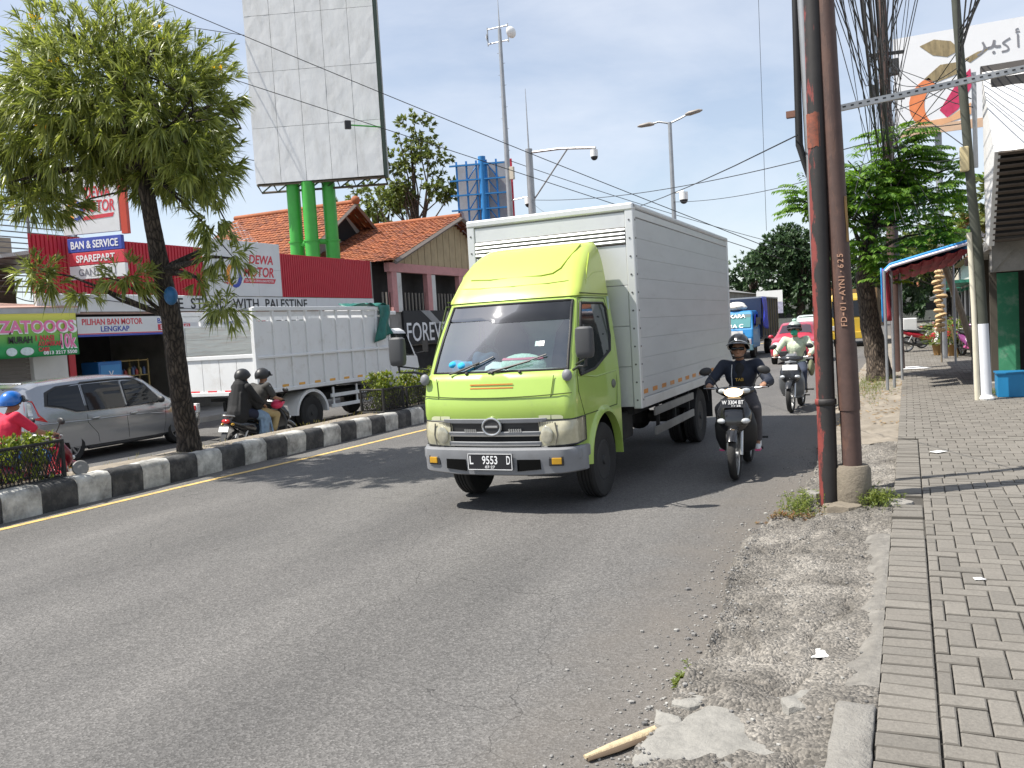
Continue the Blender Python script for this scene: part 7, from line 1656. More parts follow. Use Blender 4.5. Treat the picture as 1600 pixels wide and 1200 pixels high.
# ---- overhead cables
def cable(p0, p1, sag, r=.012, n=14):
    p0, p1 = Vector(p0), Vector(p1); q = MB(); q.tube([p0+(p1-p0)*(i/n)-Vector((0, 0, 4*sag*(i/n)*(1-i/n))) for i in range(n+1)], r, 5); return q
cb_ = thing('cable_bundle', 'thick tangle of black overhead cables between the near poles and the brown utility pole', 'cables')
rr = random.Random(5)
for i in range(46):
    s0 = (-.5+rr.gauss(.12, .38), 8.6+rr.uniform(0, 1.2), 4.9+rr.random()*2.2); e0 = (-.45+rr.gauss(0, .3), 25.8+rr.uniform(-.8, .8), 5.0+rr.random()*3.2)
    cable(s0, e0, rr.uniform(.05, .5), rr.choice((.004, .005, .006, .008, .011))).build('cable', CABLE, cb_, smooth=60)
for i in range(3):
    s0 = (-.35+.06*i, 8.9, 5.3+.25*i); e0 = (-.6+.15*i, 25.6, 6.0-.2*i); cable(s0, e0, .1+.1*i, .022).build('heavy_cable', CABLE, cb_, smooth=60)
for i in range(26):
    s0 = (-.4+rr.gauss(0, .2), 25.8, 5.2+rr.random()*3); e0 = (-.3+rr.gauss(0, 1.0), 34+rr.random()*26, 4.4+rr.random()*4); cable(s0, e0, rr.uniform(.1, .7), rr.choice((.008, .01, .014))).build('cable', CABLE, cb_, smooth=60)
for i in range(11): cable((-.38, 25.8, 5.6+.3*i), (.9+.02*i, 17, 4.2+.25*rr.random()*8), rr.uniform(-.1, .35), .009).build('cable', CABLE, cb_, smooth=60)
for i in range(8): cable((.9, 17, 5.6+.12*i), (.5+.25*i, 8.5+.4*i, 6.5+.2*i), .15, .012).build('cable', CABLE, cb_, smooth=60)
for i in range(14): a0 = rr.uniform(-1.0, .9); cable((a0, 19+rr.random()*6, 3.3+rr.random()), (-.4+rr.gauss(.1, .3), 25+rr.random()*2, 6.2+rr.random()*2), rr.uniform(-.2, .4), .007).build('drop_cable', CABLE, cb_, smooth=60)
for k, (p0, p1, sag, r, lab) in enumerate((((-.9, 8.7, 3.52), (-18.9, 45, 8.9), .9, .007, 'thin wire sagging from the kerb poles across the road to the camera pole'),
        ((-22.1, 22, 13.35), (-4.0, 31.3, 4.0), .1, .014, 'wire running down across the big billboard from the upper left'), ((-26, 21, 13.2), (-4.25, 34.5, 3.9), .0, .014, 'lower wire crossing the billboard beside the floodlight'),
        ((-30, 22, 15.2), (-23.76, 27.98, 14.2), .05, .014, 'wire from the top left corner passing behind the median tree'), ((-27, 24, 14.4), (-23.74, 28.0, 12.7), .05, .016, 'short wire between the tree crown and the billboard edge'),
        ((-27, 24, 10.3), (-23.74, 28.0, 9.25), .05, .016, 'short wire reaching the lower billboard edge'), ((-2.77, 20, 8.9), (-2.8, 20, 3.7), 0, .005, 'thin vertical string hanging against the sky'),
        ((-20.25, 45, 11.4), (-.5, 72, 4.5), .5, .02, 'wire descending behind the cargo box from the left'), ((-18.9, 45, 9.0), (-.36, 25.8, 6.4), .5, .015, 'long wire over the cargo box towards the lamp and poles'),
        ((-9.9, 40.8, 7.4), (-.36, 25.8, 5.9), .3, .012, 'wire from the street lamp to the utility poles'), ((-30, 21, 4.6), (-19.9, 15.3, 3.3), .25, .015, 'wire drooping in front of the left barred building'), ((-19.9, 15.5, 3.5), (-19.8, 24, 3.05), .2, .01, 'thin wire slung along the white shop fascia'))):
    tag(cable(p0, p1, sag, r, 20).build('wire', CABLE, smooth=60), lab, 'wire')
# ---- right hand building with the white slanted fascia
rb = thing('awning_building', 'grey shop building with white slanted fascia and dark slatted soffit at the right edge', 'building')
FASC = mat('fascia_white', (.66, .655, .64), .75, var=.12, scale=2, bump=.3, bscale=10, dirt=.45, dcol=(.36, .35, .33), dscale=2)
X0 = 1.25; PC = [(17.01, 5.74), (15.07, 4.08), (16.47, 2.76), (17.08, 2.87)]
q = MB(); q.prism(PC, 'yz', X0, X0+.08); q.build('side_cheek', FASC, rb)
nc = 26; pts = []
q = MB()
for i in range(nc*4+1):
    x = X0+.02+3.9*i/(nc*4); dd = .004*math.sin(2*PI*i/8); pts.append((x, dd))
vs = [(x, 17.01-dd*.6, 5.74+dd*.6) for x, dd in pts]+[(x, 15.07-dd*.6, 4.08+dd*.6) for x, dd in pts]; k = len(pts); q.add(vs, [(i, i+1, k+i+1, k+i) for i in range(k-1)]); q.build('fascia_sheet', FASC, rb, smooth=60, fix=False)
q = MB(); q.span((X0-.02, 16.98, 5.68), (5.2, 17.1, 5.82)); q.build('fascia_cap', mat('cap_dark', (.1, .09, .085), .8), rb)
for i in range(15): t = i/15; y, z = 15.1+1.4*t, 4.05-1.3*t; q = MB(); q.box(((X0+5.2)/2+.05, y, z), (5.2-X0, .085, .02), M=Matrix.Rotation(rad(-20), 3, 'X')); q.build('soffit_slat', mat('soffit_brown', (.09, .07, .055), .85, var=.3), rb)
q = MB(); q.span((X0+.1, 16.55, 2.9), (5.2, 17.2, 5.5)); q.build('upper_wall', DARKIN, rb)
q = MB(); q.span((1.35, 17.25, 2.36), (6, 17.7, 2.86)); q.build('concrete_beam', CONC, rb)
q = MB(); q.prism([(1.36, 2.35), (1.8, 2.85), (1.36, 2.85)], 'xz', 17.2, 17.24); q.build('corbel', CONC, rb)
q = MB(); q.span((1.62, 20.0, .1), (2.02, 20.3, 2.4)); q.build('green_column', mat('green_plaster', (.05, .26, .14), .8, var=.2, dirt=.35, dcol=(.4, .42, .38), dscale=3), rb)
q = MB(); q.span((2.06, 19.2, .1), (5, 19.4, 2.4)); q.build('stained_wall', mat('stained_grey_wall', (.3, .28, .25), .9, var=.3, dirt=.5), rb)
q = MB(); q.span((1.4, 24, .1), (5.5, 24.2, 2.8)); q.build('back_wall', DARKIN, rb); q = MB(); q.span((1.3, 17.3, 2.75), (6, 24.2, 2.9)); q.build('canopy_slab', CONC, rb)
for x, y in ((1.44, 19.0), (1.5, 21.5), (1.5, 23.5)): q = MB(); q.span((x, y, .13), (x+.12, y+.12, 2.75)); q.build('timber_post', mat('dark_timber', (.07, .06, .045), .9), rb)
q = MB(); q.span((1.36, 18.6, .1), (4, 20.0, .3)); q.build('step', CONC, rb)
bx_ = thing('blue_box', 'low bright blue box wall standing on the pavement at the right edge', 'box')
q = MB(); q.span((1.4, 17.35, .15), (3.2, 17.9, .56)); q.build('box_body', mat('bright_blue_paint', (.01, .2, .42), .5, var=.12, dirt=.2, dcol=(.02, .12, .25)), bx_, bevel=.01)
q = MB(); q.span((1.38, 17.33, .56), (3.22, 17.92, .585)); q.build('box_lid', mat('lid_blue', (.01, .15, .32), .5), bx_)
tag(weeds('weed_clump', 1.33, 17.75, .06, .2, .16, 40, 'small weeds beside the low blue box', z=.15), None)
pb = thing('plank_bench', 'low grey plank bench behind the bright blue box', 'bench', (1.45, 18.35, .15)); q = MB(); q.span((0, -.14, .3), (2.4, .14, .35)); q.build('seat', WOOD, pb, bevel=.006)
for x in (.15, 2.2): q = MB(); q.span((x, -.12, 0), (x+.08, .12, .3)); q.build('leg', WOOD, pb)
for k_, (x, dx) in enumerate(((1.95, .35), (2.1, .12))): q = MB(); q.tube([(x, 18.05, .16), (x+dx*.3, 18.5, 1.9)], .022, 7); tag(q.build('timber_rod', mat('rod_brown', (.22, .1, .06), .8, var=.3), smooth=50), ('brown timber rod leaning nearest the green column', 'brown timber rod leaning at the right frame edge')[k_], 'rod')
q = MB(); q.sheet(8, 10, lambda u, v: (2.12+.75*u, 18.95+.05*math.sin(u*7+v*3), 2.3-1.1*v)); tag(q.build('stained_sheet', mat('dirty_canvas', (.36, .33, .29), .9, var=.3, scale=4, dirt=.4), smooth=70, solid=.006), 'stained grey canvas sheet hanging under the concrete beam', 'sheet')
# ---- tent over the pavement
tn = thing('pavement_tent', 'tent canopy with blue top and red lining across the pavement', 'tent')
RED = mat('tent_red', (.32, .02, .035), .75, var=.2, scale=3); TBL = mat('tent_blue', (.02, .26, .6), .6, var=.1)
def roof_z(x, y): return 2.62+.235*(x+.36)+.03*math.sin((y-19.4)*2.4)
q = MB(); q.sheet(12, 16, lambda u, v: (-.38+1.6*u, 19.4+8.2*v, roof_z(-.38+1.6*u, 19.4+8.2*v)+.03)); q.build('canopy_top', TBL, tn, smooth=60, solid=.012)
for i in range(7): q = MB(); x0 = -.36+.225*i; q.sheet(4, 12, lambda u, v: (x0+.222*u, 19.42+8.16*v, roof_z(x0+.222*u, 19.42+8.16*v)-.03-.035*math.sin(PI*u))); q.build('lining_strip', RED, tn, smooth=60, solid=.006)
q = MB(); q.tube([(-.4, 19.38, 2.58), (-.3, 19.36, 2.67), (.4, 19.36, 2.84), (1.2, 19.36, 3.03)], .03, 8); q.build('front_piping', mat('piping_white', (.7, .62, .68), .6), tn, smooth=50)
q = MB(); q.tube([(-.42, 19.4, 2.6), (-.3, 19.4, 2.72), (.4, 19.4, 2.89), (1.2, 19.4, 3.08)], .03, 8); q.build('blue_hem', TBL, tn, smooth=50)
for k in range(4): q = MB(); y0 = 19.4+.9*k; q.sheet(10, 8, lambda u, v: (-.4+.05*math.sin(u*14+k)*(.3+v)+.03*v, y0+(.85-.5*v)*u, 2.62-1.05*v)); q.build('side_curtain', RED if k else RED, tn, smooth=60, solid=.006)
q = MB(); q.sheet(2, 8, lambda u, v: (-.46+.03*u, 19.36+.03*u, 2.64-1.1*v)); q.build('curtain_edge', mat('edge_violet', (.3, .1, .5), .6), tn, smooth=60, solid=.006)
q = MB(); q.sheet(2, 8, lambda u, v: (-.49+.03*u, 19.36, 2.66-1.1*v)); q.build('curtain_edge', TBL, tn, smooth=60, solid=.006)
for x, y in ((-.42, 19.3), (-.3, 19.9), (-.16, 22.0), (1.18, 19.5), (-.16, 27.2), (1.18, 27.2)): q = MB(); q.cyl((x, y, .15), (x, y, roof_z(x, y)), .03, n=10); q.build('tent_pole', STEEL, tn, smooth=50)
# ---- fruit advert high up
ad = thing('advert_board', 'white advert board with coloured leaf shapes and Arabic calligraphy high on the right', 'billboard', (-.2, 30, 0), 0)
q = MB(); q.span((.0, 0, 7.1), (5.2, .15, 10.1)); q.build('board', mat('advert_white', (.74, .74, .75), .6, var=.03), ad)
q = MB(); q.prism([(.02, 7.08), (5.2, 7.08), (5.2, 7.35), (.9, 7.35), (.5, 7.42)], 'xz', -.012, 0); q.build('tan_band', mat('print_tan', (.62, .42, .28), .6, var=.15), ad)
def blade(pl, m, nm, lift=.004): q = MB(); q.prism(pl, 'xz', -.006-lift, -.002-lift); q.build(nm, m, ad)
BATIK = mat('print_batik', (.22, .17, .09), .6, var=.9, scale=9, stretch=(1, 1, .3)); ORG = mat('print_fruit_orange', (.72, .22, .08), .6, var=.2, scale=3); CRIM = mat('print_crimson', (.5, .03, .1), .6, var=.35, scale=6)
blade([(.75, 9.75), (1.15, 9.88), (1.6, 9.75), (1.85, 9.45), (1.5, 9.3), (1.1, 9.42)], BATIK, 'leaf_print'); blade([(1.95, 9.15), (2.3, 9.3), (2.6, 9.35), (2.4, 9.2), (2.1, 9.02)], BATIK, 'leaf_print'); blade([(.85, 8.75), (1.3, 9.1), (1.9, 9.1), (1.75, 8.75), (1.2, 8.6)], BATIK, 'leaf_print')
blade([(.95+.75*math.cos(a)*k*.92+.15, 8.0+.78*math.sin(a)*k) for k, r_ in ((1, (100, 300)),) for a in [rad(r_[0]+(r_[1]-r_[0])*i/14) for i in range(15)]]+[(1.25+.42*math.cos(a), 7.95+.62*math.sin(a)) for a in [rad(285-180*i/14) for i in range(15)]], ORG, 'fruit_print')
blade([(1.25, 7.75), (1.75, 8.5), (2.1, 8.85), (2.15, 8.35), (1.75, 7.7), (1.45, 7.5)], CRIM, 'fruit_print'); blade([(.5, 7.45), (1.3, 7.3), (2.1, 7.5), (2.1, 7.85), (1.5, 7.5)], mat('print_amber', (.7, .38, .2), .6), 'fruit_print', .008)
for ch, x in (('ﺮ', 2.45), ('ﺒ', 2.75), ('ﻛ', 3.05), ('ﺃ', 3.35), ('ﷲ', 3.9)): text(ch, 'calligraphy', ad, P_GREY, (x, -.01, 9.42+(.1 if ch in 'ﺃﷲ' else -.05)), FACE_S, None, .55 if ch in 'ﷲﺃ' else .4, .003, .0)
for x in (1.2, 4.0): q = MB(); q.cyl((x, .25, 0), (x, .25, 9.8), .1, n=10); q.build('post', STEEL, ad, smooth=40)
# ---- things further along the pavement
lp_ = MB(); lp_.tube([(1.0, 27.6, 2.9), (1.42, 28, 1.5), (1.75, 28.2, .2)], .09, 8); tag(lp_.build('leaning_post', WOOD, smooth=40), 'weathered timber post leaning over the pavement', 'post')
ga = thing('woven_garland', 'tall stack of tan woven baskets hanging on a bamboo pole', 'baskets', (.86, 28.2, .15))
q = MB(); q.tube([(0, 0, 0), (.02, 0, 2.75)], .025, 8); q.build('bamboo_pole', WOOD, ga)
for i in range(13): z = .95+.14*i; w = .13+.05*rr.random(); q = MB(); q.lathe([(w*.7, -.05), (w, 0), (w*.75, .06), (w*.6, .02)], (rr.gauss(0, .03), 0, z), (rr.gauss(0, .2), .1, 1), 14, closed=True); q.build('basket', mat('woven_tan', (.55, .38, .2), .8, var=.35, scale=25, bump=.5, bscale=60), ga, smooth=40)
bs = MB(); bs.tube([(1.38, 30.5, .15), (1.2, 30.4, 1.2)], .025, 7); tag(bs.build('bamboo_stick', mat('bamboo', (.6, .46, .2), .6), smooth=40), 'yellow bamboo stick leaning by the potted plants', 'stick')
def potted(x, y, h, lab):
    t = thing('potted_plant', lab, 'plant', (x, y, .15), 0, 'potted plants on the pavement'); q = MB(); q.lathe([(.14, 0), (.2, .34), (.22, .36), (.19, .36), (.17, .3)], (0, 0, 0), (0, 0, 1), 16); q.build('pot', mat('pot_orange', (.3, .17, .06), .7, var=.15), t, smooth=40)
    q = MB()
    for i in range(330): a = rr.random()*6.28; r_ = rr.random()**.5*.46; leaf_quad(q, Vector((r_*math.cos(a), r_*math.sin(a), .35+rr.random()*h)), Vector((math.cos(a), math.sin(a), rr.uniform(-.2, .9))), Vector((0, 0, 1)), rr.uniform(.1, .24), rr.uniform(.04, .08), .2, droop=.3)
    q.build('foliage', mat_leaf('pot_leaf', (.05, .1, .015), (.2, .24, .05), .3), t, fix=False)
for x, y, h, lab in ((.9, 32.4, .75, 'bushy potted plant nearest the parked motorcycles'), (1.25, 31.6, .8, 'middle one of the potted plants by the bamboo stick'), (1.5, 32.6, .9, 'potted plant in an orange pot beside the purple scooter')): potted(x, y, h, lab)
# ---- shop houses along the street
def shophouse(label, x0, x1, y0, y1, h, wallm, roofm, side, floors=2, trim=None):
    t = thing('shop_house', label, 'building'); face = x1 if side > 0 else x0; q = MB(); q.span((x0, y0, -.3), (x1, y1, h)); q.build('wall', wallm, t)
    yc = (y0+y1)/2; q = MB(); q.add([(x0-.3, y0-.3, h), (x1+.3, y0-.3, h), (x1+.3, y1+.3, h), (x0-.3, y1+.3, h), ((x0+x1)/2, y0+1, h+1.2), ((x0+x1)/2, y1-1, h+1.2)], [(0, 1, 4), (1, 2, 5, 4), (2, 3, 5), (3, 0, 4, 5), (3, 2, 1, 0)]); q.build('roof', roofm, t)
    n = max(2, int((y1-y0)/2.2)); s = side
    for f in range(floors):
        for i in range(n):
            y = y0+(y1-y0)*(i+.5)/n; z = .1 if f == 0 else 2.9*f+.9; hh = 2.2 if f == 0 else 1.3
            q = MB(); q.span((face-.02*s, y-.6, z), (face+.03*s, y+.6, z+hh)); w = q.build('shutter_door' if f == 0 else 'window', DARKIN if f == 0 else CARGLASS, t)
            q = MB(); q.span((face+.0*s, y-.68, z+hh), (face+.1*s, y+.68, z+hh+.1)); q.build('lintel', trim or WALLW, w)
    q = MB(); q.span((face, y0, 2.5), (face+.9*s, y1, 2.6)); q.build('awning', trim or STEEL, t)
    for i in range(2):
        q = MB(); q.span((x0+(x1-x0)*(.25+.4*i), y0-.03, 1.2), (x0+(x1-x0)*(.4+.4*i), y0+.02, 2.4)); q.build('end_window', CARGLASS, t)
RT = mat('far_tile_roof', (.33, .12, .06), .9, var=.3, scale=4, bump=.6, bscale=14)
GRN = mat('green_trim', (.03, .2, .13), .6)
shophouse('white shop house with green trim behind the leaning post', 2.0, 8, 31.5, 40, 3.3, WALLW, RT, -1, 1, GRN)
shophouse('grey two storey shop house beyond the potted plants', 2.6, 9, 42, 54, 5.4, mat('far_wall_grey', (.4, .42, .42), .9, var=.15), RT, -1, 2, GRN)
shophouse('cream shop house far along the right pavement', 2.8, 9, 57, 74, 5.0, mat('far_wall_cream', (.5, .46, .36), .9, var=.15), RT, -1, 2)
shophouse('low grey walled building far up the left side with green frames', -24, -14.2, 76, 92, 4.0, CONC, mat('far_roof_grey', (.2, .2, .2), .9), 1, 1, GRN)
shophouse('white shop house far up the left side beyond the masts', -30, -21, 55, 74, 5.2, WALLW, RT, 1, 2)
shophouse('old shop house at the end of the street on the right', 3, 11, 80, 104, 6.0, CONC, RT, -1, 2)
shophouse('long pale building closing the street behind the far trees', -34, 16, 134, 142, 4.5, mat('far_wall_dark', (.13, .14, .13), .9, var=.3), RT, -1, 1)
sg = thing('street_sign', 'small white sign board above the blue truck', 'sign', (-11.9, 78, 0)); q = MB(); q.span((-.1, 0, 1.9), (2.1, .08, 3.9)); q.build('board', WHITEP, sg)
q = MB(); q.span((-.1, -.01, 1.9), (2.1, -.004, 2.9)); q.build('picture', mat('sign_picture', (.3, .3, .38), .6, var=.9, scale=4), sg); q = MB(); q.cyl((1, .1, 0), (1, .1, 2), .07, n=8); q.build('post', STEEL, sg)
# ------------------------------------------------------------------ trees and shrubs
def mat_bark(name, c0, c1):
    m, nt, b = _new(name); tc = _node(nt, 'ShaderNodeTexCoord'); mp = _node(nt, 'ShaderNodeMapping'); mp.inputs['Scale'].default_value = (1, 1, .28); nt.links.new(tc.outputs['Object'], mp.inputs['Vector'])
    wn = _node(nt, 'ShaderNodeTexNoise', Scale=7.0, Detail=5.0); nt.links.new(mp.outputs[0], wn.inputs['Vector'])
    wm = _node(nt, 'ShaderNodeMixRGB', blend_type='ADD'); wm.inputs['Fac'].default_value = .12; nt.links.new(mp.outputs[0], wm.inputs['Color1']); nt.links.new(wn.outputs['Color'], wm.inputs['Color2'])
    v = _node(nt, 'ShaderNodeTexVoronoi', Scale=21.0); v.feature = 'DISTANCE_TO_EDGE'; nt.links.new(wm.outputs[0], v.inputs['Vector'])
    n2 = _node(nt, 'ShaderNodeTexNoise', Scale=3.0, Detail=8.0, Roughness=.7); nt.links.new(tc.outputs['Object'], n2.inputs['Vector'])
    rp = _node(nt, 'ShaderNodeValToRGB'); rp.color_ramp.elements[0].color = _c4([c*.25 for c in c0]); rp.color_ramp.elements[0].position = .0; rp.color_ramp.elements[1].color = _c4(c1); rp.color_ramp.elements[1].position = .34
    e = rp.color_ramp.elements.new(.1); e.color = _c4(c0); nt.links.new(v.outputs['Distance'], rp.inputs[0])
    mx = _node(nt, 'ShaderNodeMixRGB', blend_type='MULTIPLY'); mx.inputs['Fac'].default_value = .8; r2 = _node(nt, 'ShaderNodeValToRGB'); r2.color_ramp.elements[0].color = (.45, .43, .4, 1); r2.color_ramp.elements[1].color = (1.4, 1.35, 1.3, 1); r2.color_ramp.elements[0].position = .3; r2.color_ramp.elements[1].position = .7
    nt.links.new(n2.outputs['Fac'], r2.inputs[0]); nt.links.new(rp.outputs[0], mx.inputs['Color1']); nt.links.new(r2.outputs[0], mx.inputs['Color2']); nt.links.new(mx.outputs[0], b.inputs['Base Color']); b.inputs['Roughness'].default_value = .95
    bp = _node(nt, 'ShaderNodeBump', Strength=1.0, Distance=.03); nt.links.new(v.outputs['Distance'], bp.inputs['Height']); nt.links.new(bp.outputs[0], b.inputs['Normal']); return m
BARK = mat_bark('dark_bark', (.045, .036, .03), (.1, .082, .066)); BARK2 = mat_bark('grey_bark', (.07, .055, .043), (.15, .12, .092))
def trunk_mb(pts, rs, seed=1, n=14):
    q = MB(); P = [Vector(p) for p in pts]; m = 26 if n < 30 else 130; rings = []; r = random.Random(seed)
    def cr(t):
        t = max(0, min(.9999, t))*(len(P)-1); i = int(t); f = t-i; return P[i]*(1-f)+P[i+1]*f, rs[i]*(1-f)+rs[i+1]*f
    for i in range(m+1):
        c, rad_ = cr(i/m); rings.append([c+Vector((math.cos(2*PI*j/n), math.sin(2*PI*j/n), 0))*rad_*(1+.14*fbm(math.cos(2*PI*j/n)*2+seed, math.sin(2*PI*j/n)*2+i*13/m, 1.2)+(0 if n < 30 else .16*abs(fbm(j*.55, i*.11+seed, 1.0, 3))-.03)) for j in range(n)])
    q.loft(rings); return q
def pts_in(ells, n, r, hole=.0, shell=.55, hs=1.1, seed=0.0):
    out = []
    vol = [e[1][0]*e[1][1]*e[1][2] for e in ells]; tot = sum(vol)
    for e, v in zip(ells, vol):
        k = int(n*v/tot)+1; c = 0
        while c < k:
            d = Vector((r.gauss(0, 1), r.gauss(0, 1), r.gauss(0, 1))).normalized(); rad_ = (shell+(1-shell)*r.random()) if r.random() < .75 else r.random()**.5
            p = Vector(e[0])+Vector((d.x*e[1][0], d.y*e[1][1], d.z*e[1][2]))*rad_*(1+.22*fbm(d.x*2+seed, d.y*2+d.z*3, 1.0))
            if noise.noise(p*hs+Vector((seed, 0, 0))) < hole and r.random() < .8: c += .25; continue
            out.append((p, (p-Vector(e[0])))); c += 1
    return out
def limbs(par, top, targets, m, r0=.07, seed=1, bend=.25, name='limb'):
    r = random.Random(seed); top = Vector(top)
    for t in targets:
        t = Vector(t); mid = top+(t-top)*.5+Vector((r.gauss(0, bend), r.gauss(0, bend), r.uniform(.0, bend))); q = MB()
        q.tube([top, top+(mid-top)*.5, mid, mid+(t-mid)*.5+Vector((0, 0, .05)), t], [r0, r0*.8, r0*.6, r0*.4, r0*.18], 8); q.build(name, m, par, smooth=60)
def rosette(q, p, ax, n, L, W, r, spread=1.0, droop=.25):
    ax = ax.normalized() if ax.length > 1e-5 else Vector((0, 0, 1)); u = ax.orthogonal().normalized(); v = ax.cross(u)
    for i in range(n):
        a = 2*PI*i/n*2.4+r.random(); t = r.uniform(.25, 1.15)*spread; d = ax+(u*math.cos(a)+v*math.sin(a))*t
        leaf_quad(q, p-ax*(.12*L*r.random()*4), d, ax, L*r.uniform(.7, 1.15), W*r.uniform(.8, 1.2), .12, droop=droop*r.random())
# ---- tree on the median with whorls of narrow leaves
t1 = thing('street_tree', 'tree on the median with dark leaning trunk and whorls of narrow leaves', 'tree')
trunk_mb([(-9.93, 9.75, 0.2), (-9.89, 9.7, 0.51), (-9.81, 9.54, 1.22), (-9.59, 9.28, 2.28), (-9.5, 9.06, 3.1), (-9.36, 8.81, 3.95), (-9.4, 8.73, 4.55)], [.215, .165, .15, .138, .122, .1, .07], 3, 40).build('trunk', BARK, t1, smooth=60)
EL = [((-9.87, 8.76, 5.39), (1.89, 1.8, 1.215)), ((-11.06, 8.58, 4.99), (0.9, 1.17, 0.9)), ((-8.63, 8.67, 4.9), (0.72, 0.99, 0.99)), ((-8.26, 8.85, 3.57), (0.378, 0.45, 0.45)), ((-8.67, 8.95, 2.78), (0.27, 0.315, 0.252)), ((-11.06, 8.47, 4.08), (0.765, 0.72, 0.36)), ((-8.38, 8.77, 4.24), (0.54, 0.72, 0.54)), ((-8.29, 9.03, 3.14), (0.324, 0.405, 0.36)), ((-11.68, 8.67, 4.73), (0.63, 0.9, 0.63)), ((-9.38, 9.12, 4.37), (1.17, 1.08, 0.45)), ((-8.04, 8.96, 3.05), (0.18, 0.225, 0.198))]
rt = random.Random(21); C1 = pts_in(EL, 2300, rt, -.2, .45, 1.25, 3.1)
EX = [((-11.39, 8.58, 3.1), (0.198, 0.18, 0.198)), ((-11.23, 8.67, 2.92), (0.144, 0.18, 0.126)), ((-10.64, 8.68, 2.74), (0.216, 0.18, 0.108)), ((-9.83, 8.77, 2.92), (0.27, 0.225, 0.18)), ((-8.39, 9.05, 2.42), (0.18, 0.18, 0.225))]
C1b = pts_in([(c, (r[0]*1.9, r[1]*1.9, r[2]*1.6)) for c, r in EX], 85, rt, -.6, .3, 1, 1)
q = MB()
for p, d in C1+C1b: rosette(q, p, d.normalized()*.8+Vector((0, 0, .25+.45*max(-1, min(1, d.normalized().z*1.5)))), 17, .22*rt.uniform(.7, 1.25), .028, rt, 1.0, .75)
q.build('crown', mat_leaf('narrow_leaf', (.09, .12, .03), (.33, .36, .1), .36, .36), t1, fix=False)
q = MB()
for i in range(16):
    p, d = rt.choice(C1)
    for k in range(5): leaf_quad(q, p+Vector((rt.gauss(0, .04), rt.gauss(0, .04), .1)), Vector((rt.gauss(0, 1), rt.gauss(0, 1), .5)), Vector((0, 0, 1)), .08, .05, .3)
q.build('blossom', mat_leaf('yellow_blossom', (.75, .4, .02), (.85, .55, .05), .3), t1, fix=False)
top = (-9.34, 8.73, 4.37); limbs(t1, top, [(-11.42, 8.5, 5.26), (-10.8, 9.38, 5.79), (-9.91, 8.14, 6.14), (-9.2, 9.38, 6.23), (-8.58, 8.41, 5.7), (-8.14, 8.85, 4.99), (-11.15, 8.14, 4.28), (-10.18, 9.65, 5.17), (-8.67, 7.96, 5.17)], BARK, .08, 5)
limbs(t1, (-9.52, 9.08, 2.96), [(-8.3, 8.89, 3.45), (-8.09, 8.97, 3.01), (-8.61, 8.98, 2.65)], BARK, .06, 8, .12); limbs(t1, (-9.58, 9.22, 2.32), [(-10.61, 8.7, 2.83), (-11.35, 8.58, 3.1), (-10.21, 8.72, 2.92)], BARK, .035, 9, .14)
limbs(t1, top, [p for p, d in rt.sample(C1, 46)], BARK, .03, 12, .35, 'twig')
b = MB(); b.sphere((0, 0, 0), (.1, .09, .13), 12, 8); o = b.build('plastic_bundle', mat('blue_plastic', (.02, .12, .28), .5, var=.4, scale=20), smooth=60); o.location = (-9.3, 9.02, 2.6); tag(o, 'blue plastic bundle tied to the median tree trunk', 'bundle')
# ---- tree on the pavement behind the poles
def spray(q, p, ax, r, L=.4, n=7, ll=.16, lw=.07):
    """drooping twig with leaflets in two rows"""
    ax = ax.normalized(); s = ax.cross(Vector((0, 0, 1)));
    if s.length < .1: s = Vector((1, 0, 0))
    s.normalize(); pts = []
    for i in range(n):
        t = i/(n-1); c = p+ax*(L*t)+Vector((0, 0, -.28*L*t*t))
        for sg in (-1, 1):
            d = s*sg*.8+ax*.55+Vector((0, 0, -.35-.3*r.random())); leaf_quad(q, c, d, Vector((0, 0, 1)), ll*(1-.4*abs(t-.5))*r.uniform(.85, 1.15), lw, .1, droop=.25)
t2 = thing('street_tree', 'bright green tree with layered drooping leaves on the verge behind the poles', 'tree')
trunk_mb([(-.66, 23.2, -.02), (-.7, 23.2, .5), (-.85, 23.2, 1.4), (-.95, 23.15, 2.6), (-.85, 23.1, 3.4), (-.6, 23, 4.4), (-.4, 23, 5.4)], [.34, .27, .235, .21, .17, .11, .05], 6, 36).build('trunk', BARK2, t2, smooth=60)
EL2 = [((-.9, 22.6, 4.6), (1.25, 1.4, 1.1)), ((.35, 22.6, 4.3), (1.0, 1.2, .65)), ((-.1, 22.6, 5.5), (1.0, 1.0, .8)), ((-2.2, 22.4, 4.65), (.6, .7, .6)), ((.5, 22.3, 3.45), (.85, .9, .4)), ((-.75, 22.3, 3.3), (.8, .8, .6)), ((1.0, 22.5, 5.0), (.5, .6, .4)), ((-.4, 21.9, 2.75), (.5, .4, .35))]
r2_ = random.Random(4); q = MB(); C2 = pts_in(EL2, 1150, r2_, .04, .4, .95, 9.0)
for p, d in C2: dd = Vector((d.x, d.y, .15*d.z+.1)); spray(q, p-dd.normalized()*.2, dd if dd.length > .01 else Vector((1, 0, 0)), r2_)
q.build('crown', mat_leaf('bright_leaf', (.05, .12, .018), (.19, .31, .05), .38, .4), t2, fix=False)
limbs(t2, (-.9, 23.1, 3.0), [(-2.3, 22.4, 4.6), (-1.5, 22.0, 4.0), (.4, 22.3, 3.5), (-.4, 21.9, 2.9)], BARK2, .07, 2, .2); limbs(t2, (-.65, 23, 4.2), [(1.1, 22.6, 5.0), (.5, 22.6, 4.4), (-.2, 22.5, 6.0), (-1.2, 22.5, 5.4), (.7, 23.3, 5.6)], BARK2, .06, 3, .2)
limbs(t2, (-.75, 23, 3.8), [p for p, d in r2_.sample(C2, 30)], BARK2, .022, 6, .2, 'twig')
